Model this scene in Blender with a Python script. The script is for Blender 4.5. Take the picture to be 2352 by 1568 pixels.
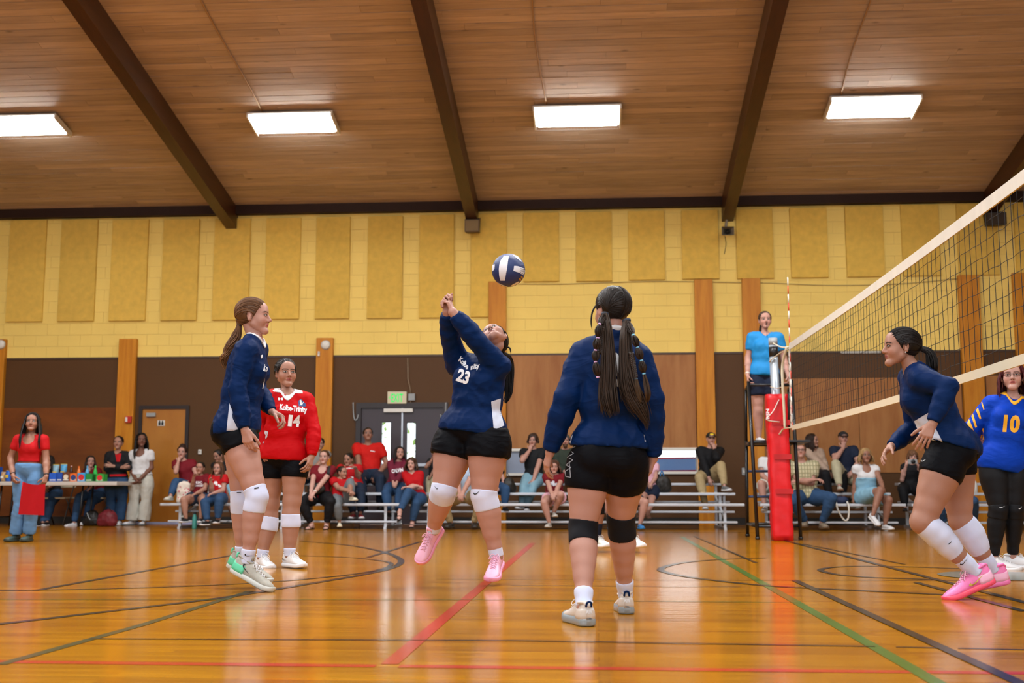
import bpy, bmesh, math, random
import numpy as np
from mathutils import Vector, Matrix
from mathutils.bvhtree import BVHTree

for _o in list(bpy.data.objects):
    bpy.data.objects.remove(_o, do_unlink=True)
SC = bpy.context.scene
COL = SC.collection
RNG = random.Random(7)

# ---------------------------------------------------------------- camera
FPX, CX, CY, CAMH = 2650.0, 1176.0, 784.0, 0.6
YAW, PIT = math.radians(4.2), math.atan((1122 - 784) / 2650.0)
cam = bpy.data.cameras.new('camera')
cam.sensor_width = 36.0
cam.lens = 36.0 * FPX / 2352.0
cam.clip_end = 200
cam.dof.use_dof = True
cam.dof.focus_distance = 6.9
cam.dof.aperture_fstop = 3.2
CAM = bpy.data.objects.new('camera', cam)
COL.objects.link(CAM)
CAM.location = (0, 0, CAMH)
CAM.rotation_euler = (math.pi / 2 + PIT, 0, YAW)
SC.camera = CAM

# ---------------------------------------------------------------- daylight, exposure
W = bpy.data.worlds.new('World'); SC.world = W; W.use_nodes = True
_bg = W.node_tree.nodes['Background']
_bg.inputs[0].default_value = (0.90, 0.95, 1.0, 1)
_bg.inputs[1].default_value = 3.2
W.cycles.sampling_method = 'NONE'          # the sky only shows through panes and window
SC.view_settings.view_transform = 'Standard'
SC.view_settings.look = 'None'
SC.view_settings.gamma = 1
SC.view_settings.use_curve_mapping = False
SC.view_settings.exposure = 0.12
SC.cycles.max_bounces = 4; SC.cycles.diffuse_bounces = 2; SC.cycles.glossy_bounces = 2; SC.cycles.transmission_bounces = 4; SC.cycles.transparent_max_bounces = 6
SC.cycles.use_adaptive_sampling = True; SC.cycles.adaptive_threshold = 0.15; SC.cycles.adaptive_min_samples = 16; SC.cycles.caustics_reflective = False; SC.cycles.caustics_refractive = False

def area(name, loc, rot, sx, sy, power, color=(.98, .99, 1.0)):
    l = bpy.data.lights.new(name, 'AREA'); l.shape = 'RECTANGLE'; l.size = sx; l.size_y = sy
    l.energy = power; l.color = color
    o = bpy.data.objects.new(name, l); COL.objects.link(o); o.location = loc; o.rotation_euler = rot
    return o
BAYX = (-8.6, -4.28, 0.12, 4.55)      # bay centres, one row of luminaires per roof slope strip
CEIL = lambda Y: 5.57 + 0.215 * (19.6 - Y)
SLOPE = math.atan(0.215)
for _x in BAYX:
    for _y, _p in ((11.0, 340), (4.5, 230), (-3.0, 130)):
        _z = CEIL(_y) - 0.15 if _y > 0 else CEIL(0) - 0.15 - 0.215 * -_y
        area('ceiling_lamp', (_x, _y, _z), (-SLOPE if _y > 0 else SLOPE, 0, 0), 1.2, 0.55, _p)

for _x in (-10.0, -4.0, 2.0, 8.0):          # daylight from the windows in the wall behind the camera
    area('window_daylight', (_x, -6.7, 3.2), (math.pi / 2, 0, 0), 4.2, 2.4, 210, (.74, .86, 1.0))

# ---------------------------------------------------------------- geometry of the place: pixels of the frame -> points in the gym
_cy, _sy, _cp, _sp = math.cos(YAW), math.sin(YAW), math.cos(PIT), math.sin(PIT)
FW = np.array([-_sy * _cp, _cy * _cp, _sp]); RT = np.array([_cy, _sy, 0.0]); UP = np.cross(RT, FW)
C0 = np.array([0, 0, CAMH])
def ray(x, y): return FW + RT * (x - CX) / FPX - UP * (y - CY) / FPX
def G(x, y, z=0.0):
    r = ray(x, y); return C0 + r * (z - CAMH) / r[2]
def AY(x, y, Y):
    r = ray(x, y); return C0 + r * Y / r[1]
def AX(x, y, X):
    r = ray(x, y); return C0 + r * X / r[0]
def PR(p):
    q = np.asarray(p, float) - C0; z = q @ FW
    return CX + FPX * (q @ RT) / z, CY - FPX * (q @ UP) / z, FPX / z

# ---------------------------------------------------------------- helpers: materials
def lin(c):
    return c / 12.92 if c <= 0.04045 else ((c + 0.055) / 1.055) ** 2.4
def hexc(h):
    h = h.lstrip('#'); return tuple(lin(int(h[i:i + 2], 16) / 255) for i in (0, 2, 4)) + (1,)
MATS = {}
def mat(name, color, rough=0.6, metal=0.0, var=0.0, vscale=(8, 8, 8), bump=0.0, bscale=60, spec=0.5, emit=None, estr=0, coat=0.0,
        rnd=0.0, alpha=1.0, trans=0.0, sub=0.0, sheen=0.0):
    """plain procedural material: colour with soft noise variation in world space, fine bump"""
    if name in MATS: return MATS[name]
    m = bpy.data.materials.new(name); m.use_nodes = True; nt = m.node_tree; N = nt.nodes; L = nt.links
    b = N['Principled BSDF']
    col = hexc(color) if isinstance(color, str) else tuple(color)
    b.inputs['Base Color'].default_value = col
    b.inputs['Roughness'].default_value = rough; b.inputs['Metallic'].default_value = metal
    b.inputs['Specular IOR Level'].default_value = spec
    if coat: b.inputs['Coat Weight'].default_value = coat; b.inputs['Coat Roughness'].default_value = .1
    if trans: b.inputs['Transmission Weight'].default_value = trans; b.inputs['IOR'].default_value = 1.05 if trans > .8 else 1.3
    if sheen: b.inputs['Sheen Weight'].default_value = sheen
    if emit:
        b.inputs['Emission Color'].default_value = hexc(emit); b.inputs['Emission Strength'].default_value = estr
    if var or bump:
        g = N.new('ShaderNodeNewGeometry')
        if var:
            mp = N.new('ShaderNodeMapping'); mp.inputs['Scale'].default_value = vscale
            L.new(g.outputs['Position'], mp.inputs['Vector'])
            no = N.new('ShaderNodeTexNoise'); no.inputs['Scale'].default_value = 1; no.inputs['Detail'].default_value = 4
            L.new(mp.outputs[0], no.inputs['Vector'])
            hs = N.new('ShaderNodeHueSaturation'); hs.inputs['Color'].default_value = col
            mr = N.new('ShaderNodeMapRange'); mr.inputs[1].default_value = .25; mr.inputs[2].default_value = .75
            mr.inputs[3].default_value = 1 - var; mr.inputs[4].default_value = 1 + var
            L.new(no.outputs[0], mr.inputs[0])
            src = mr.outputs[0]
            if rnd:
                oi = N.new('ShaderNodeObjectInfo'); m2 = N.new('ShaderNodeMapRange')
                m2.inputs[3].default_value = 1 - rnd; m2.inputs[4].default_value = 1 + rnd
                L.new(oi.outputs['Random'], m2.inputs[0])
                mu = N.new('ShaderNodeMath'); mu.operation = 'MULTIPLY'
                L.new(src, mu.inputs[0]); L.new(m2.outputs[0], mu.inputs[1]); src = mu.outputs[0]
            L.new(src, hs.inputs['Value']); L.new(hs.outputs[0], b.inputs['Base Color'])
        if bump:
            n2 = N.new('ShaderNodeTexNoise'); n2.inputs['Scale'].default_value = bscale; n2.inputs['Detail'].default_value = 3
            L.new(g.outputs['Position'], n2.inputs['Vector'])
            bp = N.new('ShaderNodeBump'); bp.inputs['Strength'].default_value = bump; bp.inputs['Distance'].default_value = .01
            L.new(n2.outputs[0], bp.inputs['Height']); L.new(bp.outputs[0], b.inputs['Normal'])
    MATS[name] = m
    return m

def wood(name, c1, c2, scale=(1.2, 14, 14), rough=.5, rnd=.0, knots=True, axis_swap=None, boards=False, spec=.5):
    """grain stretched along one axis, darker streaks and knots, optional per-object tone"""
    if name in MATS: return MATS[name]
    m = bpy.data.materials.new(name); m.use_nodes = True; nt = m.node_tree; N = nt.nodes; L = nt.links
    b = N['Principled BSDF']; b.inputs['Roughness'].default_value = rough; b.inputs['Specular IOR Level'].default_value = spec
    g = N.new('ShaderNodeNewGeometry'); mp = N.new('ShaderNodeMapping'); mp.inputs['Scale'].default_value = scale
    oi = N.new('ShaderNodeObjectInfo')
    ad = N.new('ShaderNodeVectorMath'); ad.operation = 'MULTIPLY_ADD'
    cb = N.new('ShaderNodeCombineXYZ')
    for i in range(3): L.new(oi.outputs['Random'], cb.inputs[i])
    ad.inputs[1].default_value = (37, 53, 71)
    L.new(cb.outputs[0], ad.inputs[0]); L.new(g.outputs['Position'], mp.inputs['Vector']); L.new(mp.outputs[0], ad.inputs[2])
    no = N.new('ShaderNodeTexNoise'); no.inputs['Scale'].default_value = 1; no.inputs['Detail'].default_value = 6; no.inputs['Roughness'].default_value = .62
    no.inputs['Distortion'].default_value = .35
    L.new(ad.outputs[0], no.inputs['Vector'])
    cr = N.new('ShaderNodeValToRGB'); cr.color_ramp.elements[0].position = .3; cr.color_ramp.elements[1].position = .72
    cr.color_ramp.elements[0].color = hexc(c1); cr.color_ramp.elements[1].color = hexc(c2)
    L.new(no.outputs[0], cr.inputs[0]); out = cr.outputs[0]
    if knots:
        vo = N.new('ShaderNodeTexVoronoi'); vo.inputs['Scale'].default_value = 1
        mp2 = N.new('ShaderNodeMapping'); mp2.inputs['Scale'].default_value = tuple(s * (.9 if s < 5 else .2) for s in scale)
        L.new(g.outputs['Position'], mp2.inputs['Vector'])
        ad2 = N.new('ShaderNodeVectorMath'); ad2.operation = 'ADD'
        L.new(mp2.outputs[0], ad2.inputs[0]); L.new(cb.outputs[0], ad2.inputs[1]); L.new(ad2.outputs[0], vo.inputs['Vector'])
        mr = N.new('ShaderNodeMapRange'); mr.inputs[1].default_value = .03; mr.inputs[2].default_value = .09
        mr.inputs[3].default_value = .5; mr.inputs[4].default_value = 1
        L.new(vo.outputs['Distance'], mr.inputs[0])
        mx = N.new('ShaderNodeMix'); mx.data_type = 'RGBA'; mx.blend_type = 'MULTIPLY'; mx.inputs[0].default_value = 1
        L.new(out, mx.inputs[6]); L.new(mr.outputs[0], mx.inputs[7]); out = mx.outputs[2]
    if rnd:
        hs = N.new('ShaderNodeHueSaturation'); m2 = N.new('ShaderNodeMapRange')
        m2.inputs[3].default_value = 1 - rnd; m2.inputs[4].default_value = 1 + rnd
        L.new(oi.outputs['Random'], m2.inputs[0]); L.new(m2.outputs[0], hs.inputs['Value']); L.new(out, hs.inputs['Color']); out = hs.outputs[0]
    L.new(out, b.inputs['Base Color'])
    bp = N.new('ShaderNodeBump'); bp.inputs['Strength'].default_value = .12; bp.inputs['Distance'].default_value = .004
    L.new(no.outputs[0], bp.inputs['Height']); L.new(bp.outputs[0], b.inputs['Normal'])
    MATS[name] = m
    return m

# ---------------------------------------------------------------- helpers: objects
WLOC = {}
def tag(o, label=None, cat=None, group=None, kind=None):
    if label: o['label'] = label
    if cat: o['category'] = cat
    if group: o['group'] = group
    if kind: o['kind'] = kind
    return o
def wl(o): return WLOC.get(o.name, (0, 0, 0)) if o else (0, 0, 0)
def thing(name, label, cat, loc, group=None):
    o = bpy.data.objects.new(name, None); COL.objects.link(o); o.location = loc; o.empty_display_size = .1
    WLOC[o.name] = tuple(loc); return tag(o, label, cat, group)
def link(name, me, parent=None, loc=None):
    o = bpy.data.objects.new(name, me); COL.objects.link(o)
    loc = loc if loc is not None else (wl(parent) if parent else (0, 0, 0))
    WLOC[o.name] = tuple(float(v) for v in loc)
    if parent: o.parent = parent
    pl = wl(parent) if parent else (0, 0, 0)
    o.location = [loc[i] - pl[i] for i in range(3)]
    return o
def mk_mesh(name, V, Fs, mat_, smooth=False, loc=(0, 0, 0)):
    me = bpy.data.meshes.new(name)
    V = np.asarray(V, float).reshape(-1, 3) - np.asarray(loc, float)
    if isinstance(Fs, np.ndarray) and Fs.ndim == 2:
        n, k = Fs.shape
        me.vertices.add(len(V)); me.vertices.foreach_set('co', V.astype(np.float32).ravel())
        me.loops.add(n * k); me.loops.foreach_set('vertex_index', Fs.astype(np.int32).ravel())
        me.polygons.add(n); me.polygons.foreach_set('loop_start', (np.arange(n) * k).astype(np.int32))
        try: me.polygons.foreach_set('loop_total', np.full(n, k, np.int32))
        except Exception: pass
        me.update(calc_edges=True)
    else:
        me.from_pydata([tuple(v) for v in V], [], [tuple(int(i) for i in f) for f in Fs]); me.update()
    if smooth: me.polygons.foreach_set('use_smooth', [True] * len(me.polygons))
    for m in (mat_ if isinstance(mat_, (list, tuple)) else [mat_]): me.materials.append(m)
    return me
class MB:
    """collects shapes (world coordinates) into one mesh"""
    def __init__(s): s.V = []; s.F = []; s.M = []; s.mi = 0
    def add(s, V, F):
        n = len(s.V); s.V += [tuple(map(float, v)) for v in V]; s.F += [tuple(i + n for i in f) for f in F]; s.M += [s.mi] * len(F); return s
    def box(s, lo, hi):
        x0, y0, z0 = lo; x1, y1, z1 = hi
        return s.add([(x0, y0, z0), (x1, y0, z0), (x1, y1, z0), (x0, y1, z0), (x0, y0, z1), (x1, y0, z1), (x1, y1, z1), (x0, y1, z1)],
                     [(0, 3, 2, 1), (4, 5, 6, 7), (0, 1, 5, 4), (1, 2, 6, 5), (2, 3, 7, 6), (3, 0, 4, 7)])
    def bbox(s, lo, hi, b=.004):
        """box with chamfered edges"""
        bm = bmesh.new(); bmesh.ops.create_cube(bm, size=1)
        for v in bm.verts: v.co = [lo[i] + (v.co[i] + .5) * (hi[i] - lo[i]) for i in range(3)]
        bmesh.ops.bevel(bm, geom=bm.edges[:], offset=b, segments=2, affect='EDGES', profile=.6)
        bm.verts.index_update(); s.add([v.co for v in bm.verts], [[v.index for v in f.verts] for f in bm.faces]); bm.free(); return s
    def obox(s, c, ax, half):
        """oriented box: centre, 3 axes, half sizes"""
        c = np.asarray(c, float); V = []
        for z in (-1, 1):
            for x, y in ((-1, -1), (1, -1), (1, 1), (-1, 1)):
                V.append(c + x * half[0] * np.asarray(ax[0]) + y * half[1] * np.asarray(ax[1]) + z * half[2] * np.asarray(ax[2]))
        return s.add(V, [(0, 3, 2, 1), (4, 5, 6, 7), (0, 1, 5, 4), (1, 2, 6, 5), (2, 3, 7, 6), (3, 0, 4, 7)])
    def tube(s, pts, r, n=8, cap=True, flat=None):
        P = [np.asarray(p, float) for p in pts]; m = len(P); R = r if hasattr(r, '__len__') else [r] * m
        V = []; F = []; up = None
        for i in range(m):
            t = P[min(i + 1, m - 1)] - P[max(i - 1, 0)]; t = t / (np.linalg.norm(t) + 1e-12)
            if up is None:
                a = np.array([0, 0, 1.]) if abs(t[2]) < .9 else np.array([1., 0, 0])
                up = np.cross(np.cross(t, a), t)
            up = up - t * (up @ t); up = up / (np.linalg.norm(up) + 1e-12); sd = np.cross(t, up)
            f = flat if flat else 1
            for k in range(n):
                a = 2 * math.pi * k / n; V.append(P[i] + R[i] * (math.cos(a) * up * f + math.sin(a) * sd))
        for i in range(m - 1):
            for k in range(n): F.append((i * n + k, i * n + (k + 1) % n, (i + 1) * n + (k + 1) % n, (i + 1) * n + k))
        if cap: F.append(tuple(range(n))[::-1]); F.append(tuple((m - 1) * n + k for k in range(n)))
        return s.add(V, F)
    def lathe(s, c, prof, n=20, axis=(0, 0, 1)):
        """profile [(r, h)...] about axis"""
        a = np.asarray(axis, float); a = a / np.linalg.norm(a); u = np.cross(a, (1, 0, 0) if abs(a[0]) < .9 else (0, 1, 0)); u = u / np.linalg.norm(u); w = np.cross(a, u)
        V = []; F = []; m = len(prof)
        for r, h in prof:
            for k in range(n):
                t = 2 * math.pi * k / n; V.append(np.asarray(c) + a * h + r * (math.cos(t) * u + math.sin(t) * w))
        for i in range(m - 1):
            for k in range(n): F.append((i * n + k, i * n + (k + 1) % n, (i + 1) * n + (k + 1) % n, (i + 1) * n + k))
        F.append(tuple(range(n))[::-1]); F.append(tuple((m - 1) * n + k for k in range(n)))
        return s.add(V, F)
    def build(s, name, mat_, parent=None, smooth=False, loc=None, label=None, kind=None):
        loc = loc if loc is not None else (wl(parent) if parent else (0, 0, 0))
        me = mk_mesh(name, s.V, s.F, mat_, smooth, loc)
        if any(s.M): me.polygons.foreach_set('material_index', s.M)
        o = link(name, me, parent, loc)
        return tag(o, label, kind=kind)
def struct(name, mb, m, smooth=False): return mb.build(name, m, smooth=smooth, kind='structure')
UNIT = {}
def unit_piece(name, m, parent, c, half, rx=0.0, kind=None):
    """alike small pieces share one unit box"""
    k = m.name
    if k not in UNIT: UNIT[k] = mk_mesh('unit_box', *(lambda b: (b.V, b.F))(MB().box((-1, -1, -1), (1, 1, 1))), m)
    o = bpy.data.objects.new(name, UNIT[k]); COL.objects.link(o); o.parent = parent
    pl = wl(parent); o.location = [c[i] - pl[i] for i in range(3)]; o.scale = half; o.rotation_euler = (rx, 0, 0)
    if kind: o['kind'] = kind
    return o
# ================================================================ THE GYM
WY = 19.7                                   # far wall plane
def wx(px, py=900): return AY(px, py, WY)[0]
def wz(px, py): return AY(px, py, WY)[2]

# ---- materials of the shell
def floor_mat():
    m = bpy.data.materials.new('varnished_maple'); m.use_nodes = True; nt = m.node_tree; N = nt.nodes; L = nt.links
    b = N['Principled BSDF']; g = N.new('ShaderNodeNewGeometry')
    br = N.new('ShaderNodeTexBrick'); br.inputs['Scale'].default_value = 1; br.offset = .37; br.offset_frequency = 3
    br.inputs['Brick Width'].default_value = 1.15; br.inputs['Row Height'].default_value = .057; br.inputs['Mortar Size'].default_value = .0011
    br.inputs['Color1'].default_value = hexc('#B87A0E'); br.inputs['Color2'].default_value = hexc('#9C6004'); br.inputs['Mortar'].default_value = hexc('#6A3E0C')
    br.inputs['Bias'].default_value = -.1
    L.new(g.outputs['Position'], br.inputs['Vector'])
    mp = N.new('ShaderNodeMapping'); mp.inputs['Scale'].default_value = (1.1, 26, 1); L.new(g.outputs['Position'], mp.inputs['Vector'])
    no = N.new('ShaderNodeTexNoise'); no.inputs['Scale'].default_value = 1; no.inputs['Detail'].default_value = 5; no.inputs['Roughness'].default_value = .6
    L.new(mp.outputs[0], no.inputs['Vector'])
    mr = N.new('ShaderNodeMapRange'); mr.inputs[1].default_value = .3; mr.inputs[2].default_value = .7; mr.inputs[3].default_value = .74; mr.inputs[4].default_value = 1.16
    L.new(no.outputs[0], mr.inputs[0])
    hs = N.new('ShaderNodeHueSaturation'); L.new(br.outputs['Color'], hs.inputs['Color']); L.new(mr.outputs[0], hs.inputs['Value'])
    hs.inputs['Saturation'].default_value = 1.08
    L.new(hs.outputs[0], b.inputs['Base Color'])
    b.inputs['Roughness'].default_value = .15; b.inputs['Specular IOR Level'].default_value = .5
    n2 = N.new('ShaderNodeTexNoise'); n2.inputs['Scale'].default_value = 1; n2.inputs['Detail'].default_value = 2
    mp2 = N.new('ShaderNodeMapping'); mp2.inputs['Scale'].default_value = (2.2, 17.5, 1); L.new(g.outputs['Position'], mp2.inputs['Vector']); L.new(mp2.outputs[0], n2.inputs['Vector'])
    bp = N.new('ShaderNodeBump'); bp.inputs['Strength'].default_value = .07; bp.inputs['Distance'].default_value = .01
    L.new(n2.outputs[0], bp.inputs['Height']); L.new(bp.outputs[0], b.inputs['Normal'])
    return m
M_FLOOR = floor_mat()
M_YEL = mat('yellow_paint', '#FADA78', .6, spec=.25, var=.05, vscale=(1.5, 1.5, 1.5), bump=.15, bscale=120)
M_PANEL = mat('mustard_fibre', '#EBC35C', .9, spec=.2, var=.10, vscale=(9, 9, 9), bump=.5, bscale=260, rnd=.05)
M_BROWN = mat('brown_paint', '#573A1E', .55, spec=.25, var=.07, vscale=(.8, .8, .8), bump=.12, bscale=40)
M_PLANK = wood('ceiling_cedar', '#AC9480', '#CDB49E', (1.4, 16, 16), .55, rnd=.16)
M_BEAM = wood('beam_brown', '#3A2010', '#4F2C16', (12, .9, 12), .38, knots=False)
M_LEDGER = mat('dark_trim', '#2E1A10', .6, var=.1, spec=.2)
M_POST = wood('orange_fir', '#BA7010', '#DA942A', (12, 12, 1.0), .45, spec=.3)
M_PLYD = wood('plywood_dark', '#66340E', '#824818', (1.1, 1, 4), .45, spec=.3, knots=False)
M_PLYL = wood('plywood_light', '#965E2C', '#B27C46', (5, 1, .8), .45, spec=.3, knots=False)
M_BASE = mat('black_rubber', '#15130F', .5)
M_WHITE = mat('white_paint', '#E6E4DC', .45)
M_BLACK = mat('black_metal', '#121316', .35)
M_STEEL = mat('brushed_aluminium', '#B9BEC4', .32, metal=.85)
M_BENCH = mat('bench_aluminium', '#C3C8CF', .38, metal=.35, var=.05, vscale=(.7, 9, 9))
M_GREY = mat('grey_plastic', '#9BA0A2', .5)

# ---- floor and its painted lines
FL = MB().box((-17, -7, -.12), (13, WY + .3, 0)); floor = struct('floor', FL, M_FLOOR)
def pl_mat(n, c): return mat(n, c, .19, var=.08, vscale=(3, 20, 1))
M_LK, M_LR, M_LG, M_LGG = pl_mat('line_black', '#2A2A26'), pl_mat('line_red', '#B5331C'), pl_mat('line_green', '#3F6B27'), pl_mat('line_greygreen', '#454A30')
_lz = [0.0008]
def court_line(pts, w, m):
    """painted strip on the floor along ground points; each lies a hair above the last so that crossings stay clean"""
    P = [np.array([p[0], p[1]]) for p in pts]; V = []; F = []; _lz[0] += .00012; z = _lz[0]
    for i, p in enumerate(P):
        t = P[min(i + 1, len(P) - 1)] - P[max(i - 1, 0)]; t = t / np.linalg.norm(t); n = np.array([-t[1], t[0]]) * w / 2
        V += [(p[0] + n[0], p[1] + n[1], z), (p[0] - n[0], p[1] - n[1], z)]
    for i in range(len(P) - 1): F.append((2 * i, 2 * i + 1, 2 * i + 3, 2 * i + 2))
    MB().add(V, F).build('court_line', m, floor)
def smooth_path(pts, n=12):
    """Catmull-Rom through points"""
    P = [np.asarray(p, float) for p in pts]; P = [2 * P[0] - P[1]] + P + [2 * P[-1] - P[-2]]; out = []
    for i in range(1, len(P) - 2):
        for k in range(n):
            t = k / n; a, b, c, d = P[i - 1:i + 3]
            out.append(.5 * ((2 * b) + (c - a) * t + (2 * a - 5 * b + 4 * c - d) * t * t + (3 * b - a - 3 * c + d) * t ** 3))
    out.append(P[-2]); return out
court_line([(-15, 4.0), (-.76, 4.0)], .062, M_LR); court_line([(-.68, 4.0), (11, 4.0)], .062, M_LR)
court_line([(-.72, 4.04), (-.72, 13.0)], .062, M_LR)
court_line([(1.05, 3.0), (1.05, 14.9)], .055, M_LG)
def gl(*px): return [G(x, y)[:2] for x, y in px]
court_line(gl((0, 1526), (330, 1434), (575, 1357)), .045, M_LGG)
court_line(gl((80, 1356), (300, 1317), (540, 1274)), .05, M_LK)
court_line(gl((845, 1280), (965, 1244)), .045, M_LK)
court_line(smooth_path(gl((690, 1242), (800, 1252), (875, 1266), (915, 1281), (919, 1294), (890, 1307), (820, 1322), (640, 1352), (500, 1374), (250, 1404), (-60, 1440))), .055, M_LK)
court_line(smooth_path(gl((690, 1276), (800, 1280), (870, 1287), (898, 1294), (880, 1306), (800, 1320), (640, 1335), (480, 1344), (250, 1352), (-60, 1357))), .04, M_LK)
court_line(gl((-200, 1377), (1176, 1377.5), (1830, 1384)), .016, M_LG)
court_line(gl((205, 1467), (1176, 1471), (2010, 1485)), .02, M_LK); court_line(gl((2058, 1486), (2155, 1488)), .02, M_LK); court_line(gl((2200, 1489), (2500, 1496)), .02, M_LK)
court_line(smooth_path(gl((1760, 1281), (1650, 1285), (1570, 1292), (1519, 1305), (1535, 1316), (1610, 1329), (1760, 1345), (1950, 1355), (2170, 1366))), .055, M_LK)
court_line(smooth_path(gl((2215, 1306), (2050, 1301), (1940, 1301), (1885, 1308), (1920, 1319), (2000, 1326), (2140, 1331))), .05, M_LK)
court_line(gl((1594, 1231), (1738, 1293)), .03, M_LK); court_line(gl((1826, 1333), (2340, 1568), (2500, 1640)), .05, M_LK)
court_line(gl((1790, 1238), (2000, 1292), (2352, 1383), (2600, 1446)), .05, M_LK)
court_line(gl((1845, 1249), (2078, 1296)), .03, M_LK); court_line(gl((2105, 1338), (2352, 1404)), .045, M_LK)
court_line(gl((-300, 1221), (1176, 1222), (2600, 1224)), .05, M_LK)
court_line(gl((1176, 1345), (1700, 1348)), .02, M_LK); court_line(gl((1000, 1330), (1176, 1331), (2352, 1334)), .018, M_LK)
_c = G(2300, 1322); _cm = MB().add([(_c[0] + .42 * math.cos(a), _c[1] + .42 * math.sin(a), .0032) for a in np.linspace(0, 2 * math.pi, 40)[:-1]], [tuple(range(39))])
_cm.build('centre_spot', pl_mat('line_grey', '#6E7066'), floor)

# ---- the other walls of the hall (behind and beside the camera)
struct('wall_left', MB().box((-17.2, -7, 0), (-17, WY, 8.5)), mat('hall_paint', '#BDB9AE', .6)); struct('wall_right', MB().box((13, -7, 0), (13.2, WY, 8.5)), mat('hall_paint', '#BDB9AE', .6)); struct('wall_back', MB().box((-17, -7.2, 0), (13, -7, 8.6)), mat('hall_paint', '#BDB9AE', .6))
# ---- far wall: brown plaster below, painted blocks above; openings for the doors' panes and the two windows
ZB = 2.90; ZT = 5.62
M_JOINT = mat('yellow_joint', '#E6C56A', .7)
wall = MB()
WIN = [(wx(1160, 1060), wx(1218, 1060), wz(1180, 1086), wz(1180, 1036)),      # small hinged window
       (wx(1470, 1060), wx(1600, 1060), wz(1530, 1082), wz(1530, 1034)),      # bright window
       (wx(826, 1060), wx(1018, 1060), 0.0, wz(920, 936)),                    # double door
       (wx(318, 1060), wx(428, 1060), 0.0, wz(370, 939))]                     # single door
def wall_with_holes(mb, x0, x1, z0, z1, holes, y0, y1):
    xs = sorted({x0, x1} | {h[i] for h in holes for i in (0, 1)}); zs = sorted({z0, z1} | {h[i] for h in holes for i in (2, 3)})
    for i in range(len(xs) - 1):
        for k in range(len(zs) - 1):
            cx, cz = (xs[i] + xs[i + 1]) / 2, (zs[k] + zs[k + 1]) / 2
            if not any(h[0] < cx < h[1] and h[2] < cz < h[3] for h in holes): mb.box((xs[i], y0, zs[k]), (xs[i + 1], y1, zs[k + 1]))
wall_with_holes(wall, -17, 13, 0, ZB, WIN, WY, WY + .2)
wall_far = struct('wall_far', wall, M_BROWN)
MB().box((-17, WY + .006, ZB), (13, WY + .2, ZT + .3)).build('joint_bed', M_JOINT, wall_far)
# painted concrete blocks
PAN = []                                     # acoustic panels: pixel x0, x1 at mid height, top y, bottom y
for a, b, t, q in ((21, 104, 506, 739), (139, 222, 505, 738), (256, 339, 505, 737), (374, 456, 504, 736), (492, 574, 503, 735), (611, 690, 501, 733),
                   (726, 804, 499, 732), (845, 925, 497, 731), (964, 1043, 494, 730), (1082, 1164, 491, 728), (1202, 1284, 489, 647), (1323, 1405, 487, 646),
                   (1443, 1526, 485, 643), (1566, 1650, 483, 641), (1691, 1775, 481, 640), (1815, 1900, 478, 638), (1942, 2029, 474, 636), (2070, 2157, 471, 634),
                   (2198, 2290, 468, 632), (2330, 2420, 465, 630)):
    PAN.append((wx((a), (t + q) / 2), wx(b, (t + q) / 2), wz((a + b) / 2, q), wz((a + b) / 2, t)))
blocks = []
BW, BH = .406, .2032
nc = int((ZT - ZB) / BH) + 1
for r in range(nc):
    z0 = ZB + r * BH; z1 = min(z0 + BH, ZT)
    if z1 - z0 < .03: continue
    for c in range(-45, 34):
        x0 = c * BW + (BW / 2 if r % 2 else 0); x1 = x0 + BW
        cover = max([0] + [min(x1, p[1]) - max(x0, p[0]) for p in PAN if p[2] < (z0 + z1) / 2 < p[3]])
        q = PR(((x0 + x1) / 2, WY, (z0 + z1) / 2)); inview = -60 < q[0] < 2412
        blocks.append((inview and cover < .75 * BW, q[2] * (1 - cover / BW), x0, x1, z0, z1))
blocks.sort(key=lambda b: (-int(b[0]), -b[1]))
_g = .0022
for b in blocks[:300]:
    unit_piece('block', M_YEL, wall_far, ((b[2] + b[3]) / 2, WY + .03, (b[4] + b[5]) / 2), (BW / 2 - _g, .03, (b[5] - b[4]) / 2 - _g))
mb = MB()
for b in blocks[300:]: mb.box((b[2] + _g, WY, b[4] + _g), (b[3] - _g, WY + .06, b[5] - _g))
mb.build('block_field', M_YEL, wall_far, kind='stuff')
struct('trim_1', MB().box((-17, WY - .012, ZB - .03), (13, WY + .01, ZB + .005)), mat('trim_brown', '#46301F', .5))
struct('baseboard_far', MB().box((-17, WY - .02, 0), (WIN[3][0] - .05, WY + .01, .12)).box((WIN[3][1] + .05, WY - .02, 0), (WIN[2][0] - .1, WY + .01, .12)).box((WIN[2][1] + .1, WY - .02, 0), (13, WY + .01, .12)), M_BASE)
# plywood sheets on the brown wall
def sheet(name, px0, px1, ytop, ybot, m, y=.015):
    x0, x1, z1, z0 = wx(px0), wx(px1), wz((px0 + px1) / 2, ytop), max(wz((px0 + px1) / 2, ybot), .12)
    return MB().bbox((x0, WY - y, z0), (x1, WY + .001, z1), .003).build(name, m, wall_far)
sheet('plywood_sheet', -260, 274, 937, 1300, M_PLYD); sheet('plywood_sheet', 1164, 1380, 816, 1033, M_PLYL); sheet('plywood_sheet', 1381, 1598, 815, 1032, M_PLYL)
sheet('plywood_sheet', 1752, 1970, 869, 1085, M_PLYL); sheet('plywood_sheet', 1971, 2208, 867, 1085, M_PLYL); sheet('plywood_sheet', 2265, 2480, 862, 1085, M_PLYL)
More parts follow.
